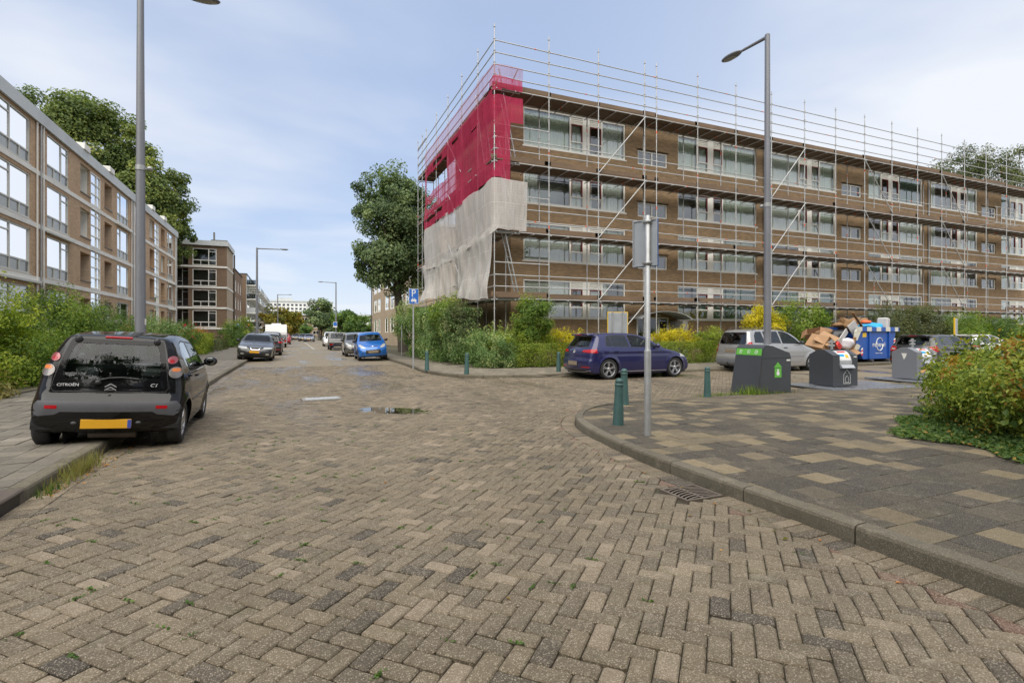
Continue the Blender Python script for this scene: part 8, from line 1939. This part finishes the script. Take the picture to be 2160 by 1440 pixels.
bush('hedge', 'trimmed green hedge with orange-red tips by the left pavement', 'hedge', (-6.15, 41.2, .75), (.85, 2.6, .72), 'lime', 13000, .085, 120, 110, box=True, shell=.6, spread=.2, extra=(('orange', 1700, .08, (.1, -.2, .75), (.75, 2.2, .16)),))
bush('hedge', 'low dark clipped hedge before the glazed-balcony block', 'hedge', (-6.0, 48.5, .55), (.8, 3.6, .5), 'dull', 9000, .09, 100, 111, box=True, shell=.6, spread=.2)
bush('shrub', 'round dark shrub before the pale brick block', 'shrub', (-5.6, 58.5, 1.2), (1.5, 1.5, 1.3), 'mid', 5000, .13, 40, 112)
bush('shrub', 'bushy green shrub below the far balconies', 'shrub', (-5.4, 64, 1.5), (1.6, 1.8, 1.6), 'hedge', 5000, .14, 40, 113)
# right side: ivy hedge, clipped hedge and shrubs round the scaffolded block
bush('ivy_hedge', 'tall ivy-covered hedge beyond the blue parking sign', 'hedge', (7.05, 28.6, 1.45), (.72, 2.9, 1.42), 'ivy', 22000, .10, 170, 120, box=True, shell=.62, spread=.18)
bush('ivy_hedge', 'ivy-covered hedge section with lush top just right of the parking sign', 'hedge', (7.25, 24.2, 1.3), (.70, 1.9, 1.3), 'ivy', 17000, .095, 150, 121, box=True, shell=.62, spread=.18, sprays=14)
bush('shrub', 'tall green shrub growing over the ivy hedge', 'shrub', (7.3, 25.6, 2.35), (.9, 1.7, .85), 'bright', 9000, .10, 60, 122, sprays=14)
bush('shrub', 'dull brownish-green shrub with bare shoots before the white net', 'shrub', (7.15, 23.0, 1.65), (.75, 1.1, 1.25), 'dull', 8000, .075, 70, 123, sprays=26, shell=.3)
bush('shrub', 'grey-leaved pale shrub behind the ivy hedge by the tree trunk', 'shrub', (6.9, 33.0, 2.0), (1.0, 1.7, 1.3), 'ivy', 6500, .10, 50, 124, sprays=20, shell=.3)
bush('hedge', 'rounded corner of the clipped hedge with long light green shoots', 'hedge', (7.6, 20.5, .72), (1.05, 1.45, .82), 'ivy', 15000, .065, 130, 125, shell=.6, spread=.14, sprays=60, extra=(('lime', 2500, .05, (.5, -.2, .45), (.8, .9, .4)),))
bush('hedge', 'clipped box hedge behind the two green bollards', 'hedge', (10.1, 19.62, .56), (1.75, .55, .50), 'hedge', 19000, .05, 260, 126, box=True, shell=.62, spread=.2)
bush('shrub', 'feathery light green shoots on top of the clipped hedge', 'shrub', (9.0, 19.95, 1.15), (1.7, .5, .38), 'lime', 9000, .055, 60, 127, sprays=30, shell=.2)
bush('hedge', 'clipped box hedge hidden behind the dark blue hatchback', 'hedge', (13.6, 19.62, .56), (1.75, .55, .50), 'hedge', 15000, .052, 230, 128, box=True, shell=.62, spread=.2)
bush('hedge', 'clipped box hedge between the dark blue hatchback and the silver people carrier', 'hedge', (17.1, 19.62, .58), (1.75, .55, .52), 'hedge', 15000, .055, 230, 129, box=True, shell=.62, spread=.2)
bush('shrub', 'vivid light green maple-like shrub before the scaffold', 'shrub', (9.35, 20.05, 2.05), (.95, .75, 1.0), 'bright', 10000, .085, 60, 130, sprays=22, shell=.35)
bush('shrub', 'golden yellow shrub behind the hedge left of the dark blue hatchback', 'shrub', (10.95, 20.1, 1.18), (1.15, .45, .42), 'yellow', 8000, .06, 60, 131, sprays=14)
bush('shrub', 'golden yellow shrub in front of the block entrance', 'shrub', (16.9, 20.0, 1.25), (1.4, .45, .42), 'yellow', 7500, .065, 60, 132, sprays=12)
bush('shrub', 'lime green shrub right of the golden one before the entrance', 'shrub', (19.0, 20.0, 1.2), (1.0, .5, .5), 'lime', 5000, .07, 50, 133, sprays=12)
bush('shrub', 'yellow-leaved shrub behind the tall right street lamp', 'shrub', (22.3, 19.7, 1.9), (1.15, .8, 1.1), 'yellow', 7500, .095, 60, 134, sprays=10)
bush('shrub', 'fresh green shrub between the lamp and the rubbish pile', 'shrub', (25.0, 19.7, 1.8), (1.9, .9, 1.25), 'bright', 12000, .095, 80, 135, sprays=22)
bush('shrub', 'dull olive shrub with bare twigs right behind the skip', 'shrub', (32.2, 19.6, 1.75), (1.9, .9, 1.45), 'dull', 12000, .09, 80, 136, sprays=18)
bush('shrub', 'olive brown shrub left of the round green one', 'shrub', (35.6, 19.6, 1.75), (1.8, .9, 1.35), 'dull', 10000, .10, 70, 137, sprays=14)
bush('shrub', 'big round fresh green shrub above the black hatchback', 'shrub', (39.8, 19.6, 1.45), (2.3, 1.0, 1.3), 'bright', 13000, .10, 90, 138)
bush('shrub', 'green shrub at the right edge above the white hatchback', 'shrub', (44.8, 19.6, 1.35), (2.4, 1.0, 1.3), 'mid', 10000, .11, 80, 139)
bush('hedge', 'low green hedge along the far pavement behind the skip', 'hedge', (30.5, 19.0, .75), (4.2, .5, .7), 'mid', 12000, .08, 160, 140, box=True, shell=.6, spread=.15)
# bindweed bush in the right foreground: an oval lying along its edge with the pavement
BWC, BWA, BWH = (9.72, 3.22), R(48.6), .11
ca_, sa_ = math.cos(BWA), math.sin(BWA)
def bw_turn(P): return np.stack([P[:, 0]*ca_-P[:, 1]*sa_, P[:, 0]*sa_+P[:, 1]*ca_, P[:, 2]], 1)
bw = empty('bindweed_bush', (BWC[0], BWC[1], BWH), 0, 'big sprawling hedge bush overgrown with bindweed in the right foreground', 'bush')
def bw_layer(pal, n, leaf, nc, seed, cz, rad, shell, spread, sprays=0, asp=.45, zmin=0.02):
    P, N, t = clumps((0, 0, cz), rad, n, nc, seed, spread, shell); g = np.random.default_rng(seed+9); ps, ns, ts = [P], [N], [t]
    for _ in range(sprays):
        a = g.uniform(0, 6.28); e = g.uniform(-.1, 1.3); d = np.array([math.cos(a)*math.cos(e), math.sin(a)*math.cos(e), math.sin(e)]); st = np.array([0, 0, cz])+d*np.array(rad)*.92; L_ = g.uniform(.12, .42); m_ = int(L_/leaf*3)+5; u = g.uniform(0, 1, m_); d2 = d*np.array([1, 1, .5])+g.normal(size=3)*.25
        ps.append(st+d2*(u*L_)[:, None]+g.normal(size=(m_, 3))*leaf*.4); ns.append(g.normal(size=(m_, 3))*.7+np.array([0, 0, 1.0])); ts.append(np.clip(g.normal(.66, .14, m_), 0, 1))
    P, N, t = np.concatenate(ps), np.concatenate(ns), np.concatenate(ts); k = P[:, 2] > zmin; P, N, t = bw_turn(P[k]), bw_turn(N[k]), t[k]
    link('foliage', leaf_mesh('foliage', P, N, leaf*g.uniform(.55, 1.4, len(P)), t, M['leaf_'+pal], asp, .2, seed), bw)
bw_layer('hedge', 60000, .050, 420, 150, .52, (2.5, 1.62, .70), .70, .07, 260)
bw_layer('bush', 36000, .058, 220, 152, .60, (2.55, 1.70, .76), .84, .09, 260, .55)
bw_layer('rust', 5200, .055, 60, 151, .28, (2.5, 1.6, .42), .75, .10, 0, .6)
for q_, (lx, ly, lz) in enumerate(((-1.6, 1.25, .8), (-.9, 1.35, .72), (.2, 1.45, .85), (-.3, 1.1, 1.15), (-1.5, .7, 1.15), (-2.1, .9, .6))):
    P, N, t = clumps((lx, ly, lz), (.28, .28, .2), 420, 12, 300+q_, .3, .1); link('foliage', leaf_mesh('foliage', bw_turn(P), bw_turn(N), .062*np.random.default_rng(q_).uniform(.6, 1.3, len(P)), t, M['leaf_rust'], .6, .25, q_), bw)
bw_layer('mid', 15000, .06, 120, 153, .42, (2.1, 1.2, .5), .2, .16)
lb_ = MB(); lb_._add([(0, 0, 0), (.045, .02, .012), (.05, .055, .016), (0, .115, -.022), (-.05, .055, .016), (-.045, .02, .012)], [(0, 1, 2), (0, 2, 3), (0, 3, 4), (0, 4, 5)])
bwl = [lb_.mesh('leaf', solid('bindweed_leaf_'+nm, c, .5, scale=20, var=.3)) for nm, c in (('green', (.10, .165, .03)), ('lime', (.20, .25, .04)), ('amber', (.36, .20, .045)), ('dark', (.05, .10, .02)))]
g_ = np.random.default_rng(5)
def bush_surface(u, v, k=1.0):
    d = np.array([[math.cos(u)*math.cos(v), math.sin(u)*math.cos(v), math.sin(v)]]); p = bw_turn(d*np.array([2.57, 1.72, .78])*k+np.array([0, 0, .55]))[0]; return Vector(p), Vector(bw_turn(d)[0])
for k in range(170):
    u = g_.uniform(.6, 3.6); v = g_.uniform(-.45, 1.25); p, d = bush_surface(u, v, g_.uniform(1.01, 1.09))
    o = link('leaf', bwl[int(g_.choice(4, p=(.36, .28, .18, .18)))], bw, p); o.rotation_euler = (d+Vector((0, 0, .4))+Vector(g_.normal(size=3))*.6).to_track_quat('Z', 'Y').to_euler(); o.scale = (g_.uniform(.55, 1.05),)*3
wf_ = flower_mesh(M['petal_white'], .036)
for u, v in ((1.5, .95), (1.2, .2), (2.2, 1.05), (2.45, .9), (2.6, .8), (1.9, .95), (2.9, .9), (1.35, -.1), (2.75, 1.0)):
    p, d = bush_surface(u, v); o = link('flower', wf_, bw, p+d*.12); o.rotation_euler = d.to_track_quat('Z', 'Y').to_euler()
stems(bw, (0, 0, 0), [tuple(bush_surface(u, .5, .8)[0]) for u in np.linspace(0, 6, 14)], 'twig', .012)
# creeping ground cover spilling over the tiles round the bush
g_ = np.random.default_rng(21); n_ = 24000
a = g_.uniform(.3, 3.9, n_); rr = g_.beta(5, 1.6, n_)*1.12; edge = 1+.10*np.sin(a*5)+.07*np.sin(a*11+1)
P_ = bw_turn(np.stack([2.5*rr*edge*np.cos(a), (1.85+.5*np.clip((a-1.3)/1.0, 0, 1))*rr*edge*np.sin(a), .13+g_.beta(1.5, 4, n_)*.20*np.clip(1.3-rr, 0.1, 1)*1.6+.01], 1))+np.array([BWC[0], BWC[1], 0]); N_ = g_.normal(size=(n_, 3))*.45+np.array([-.1, -.2, 1.0])
tag(link('ground_cover', leaf_mesh('ground_cover', P_, N_, .055*g_.uniform(.6, 1.35, n_), np.clip(g_.normal(.5, .22, n_), 0, 1), M['leaf_low'], .6, .1, 2)), 'low creeping ground cover spilling over the tiles round the bindweed bush', kind='stuff')
# grass tufts and weeds
def grass(name, label, cx_, cy_, z, rx, ry, n, h, pal, seed, kind=None):
    g = np.random.default_rng(seed); V = np.empty((n, 3, 3)); x = cx_+g.normal(size=n)*rx; y = cy_+g.normal(size=n)*ry; a = g.uniform(0, 6.28, n); ln = g.normal(size=(n, 2))*.35; hh = h*g.uniform(.4, 1.3, n); w = .0035+.004*g.random(n)
    V[:, 0] = np.stack([x-np.cos(a)*w, y-np.sin(a)*w, np.full(n, z)], 1); V[:, 1] = np.stack([x+np.cos(a)*w, y+np.sin(a)*w, np.full(n, z)], 1); V[:, 2] = np.stack([x+ln[:, 0]*hh, y+ln[:, 1]*hh, z+hh], 1)
    me = np_mesh(name, V.reshape(-1, 3), np.arange(n*3).reshape(-1, 3), 3, M['leaf_'+pal], {'tint': ('POINT', np.repeat(g.random(n), 3))}); o = link(name, me)
    return tag(o, label, 'grass' if kind is None else None, None, kind)
grass('grass_tuft', 'dry grass tuft against the left kerb behind the black hatchback', -2.10, 6.95, 0, .05, .28, 420, .17, 'dry', 1)
grass('grass_tuft', 'small green tuft at the left kerb near the steel inlet', -2.10, 6.2, 0, .04, .10, 130, .10, 'low', 2)
grass('grass_tuft', 'green weeds at the foot of the slanted recycling container', 10.2, 9.35, .02, .22, .10, 420, .22, 'bright', 3)
grass('grass_tuft', 'thin weeds along the base of the green bollard and container', 9.3, 9.45, .02, .45, .06, 300, .10, 'bright', 4)
grass('grass_tuft', 'weeds in front of the slanted recycling container door', 10.95, 9.22, .02, .3, .05, 200, .09, 'low', 5)
# moss and seedlings in the joints of the road
g_ = np.random.default_rng(8); pts = []
while len(pts) < 150:
    x, y = g_.uniform(-2.0, 3.6), g_.uniform(2.0, 9.0)
    i, j = int(round(g_.uniform(-100, 100))), 0
    u, v = (x*c45-(y-3)*c45), (x*c45+(y-3)*c45)
    u = round(u/MOD)*MOD if g_.random() < .5 else u
    v = round(v/MOD)*MOD
    p = w2(u, v)
    if -2.0 < p[0] < 3.5 and (p[0] < .9 or g_.random() < .45): pts.append(p)
PV, NV = [], []
for x, y in pts:
    m_ = int(g_.integers(6, 22)); d = g_.random() < .5; q = g_.normal(size=(m_, 2))*np.array([.026, .006]); ang = R(45) if d else R(-45); c_, s_ = math.cos(ang), math.sin(ang)
    for a_, b_ in q: xx, yy = x+a_*c_-b_*s_, y+a_*s_+b_*c_; PV.append((xx, yy, road_z(xx, yy)+.002+.006*g_.random())); NV.append(g_.normal(size=3)*.5+np.array([0, 0, 1]))
PV = np.array(PV); NV = np.array(NV)
tag(link('moss', leaf_mesh('moss', PV, NV, .016*g_.uniform(.6, 1.5, len(PV)), g_.uniform(.2, .75, len(PV)), M['leaf_mid'], .7, 0, 3)), 'moss and seedlings growing in the joints of the brick road', kind='stuff')
# fallen leaves along the kerbs
fl = [(-2.08+abs(g_.normal())*.10, g_.uniform(6.0, 9.3)) for _ in range(70)]+[(3.55-abs(g_.normal())*.15, g_.uniform(2, 6)) for _ in range(14)]+[(g_.uniform(-1.5, 3), g_.uniform(2.4, 9)) for _ in range(16)]
FP = np.array([(x, y, road_z(x, y)+.008) for x, y in fl]); tag(link('fallen_leaves', leaf_mesh('fallen_leaves', FP, np.tile([0, 0, 1.], (len(FP), 1))+g_.normal(size=(len(FP), 3))*.25, .035*g_.uniform(.6, 1.4, len(FP)), g_.random(len(FP)), M['leaf_orange'], .6, 0, 1)), 'brown and orange leaves fallen along the kerbs', kind='stuff')
for i, (x, y, h) in enumerate(((-13, -10, 19), (-5.5, -11.5, 20), (2, -13, 18), (11, -12, 17), (20, -13, 19))):  # unseen trees, sized and placed to keep sun glare out of reflections
    tree('street_tree', ('broad tree far left', 'tall tree left of centre', 'broad tree in the middle', 'rounded tree right of centre', 'tall tree far right')[i]+' of the row across the crossing, seen only in reflections', (x, y, 0), 5, .3, [(0, 0, h*.62, 4.2, 4.0, h*.37, 1)], 'mid', 7000, .5, 70, 200+i, (0, 0), .14, .4, 'row of trees across the crossing')
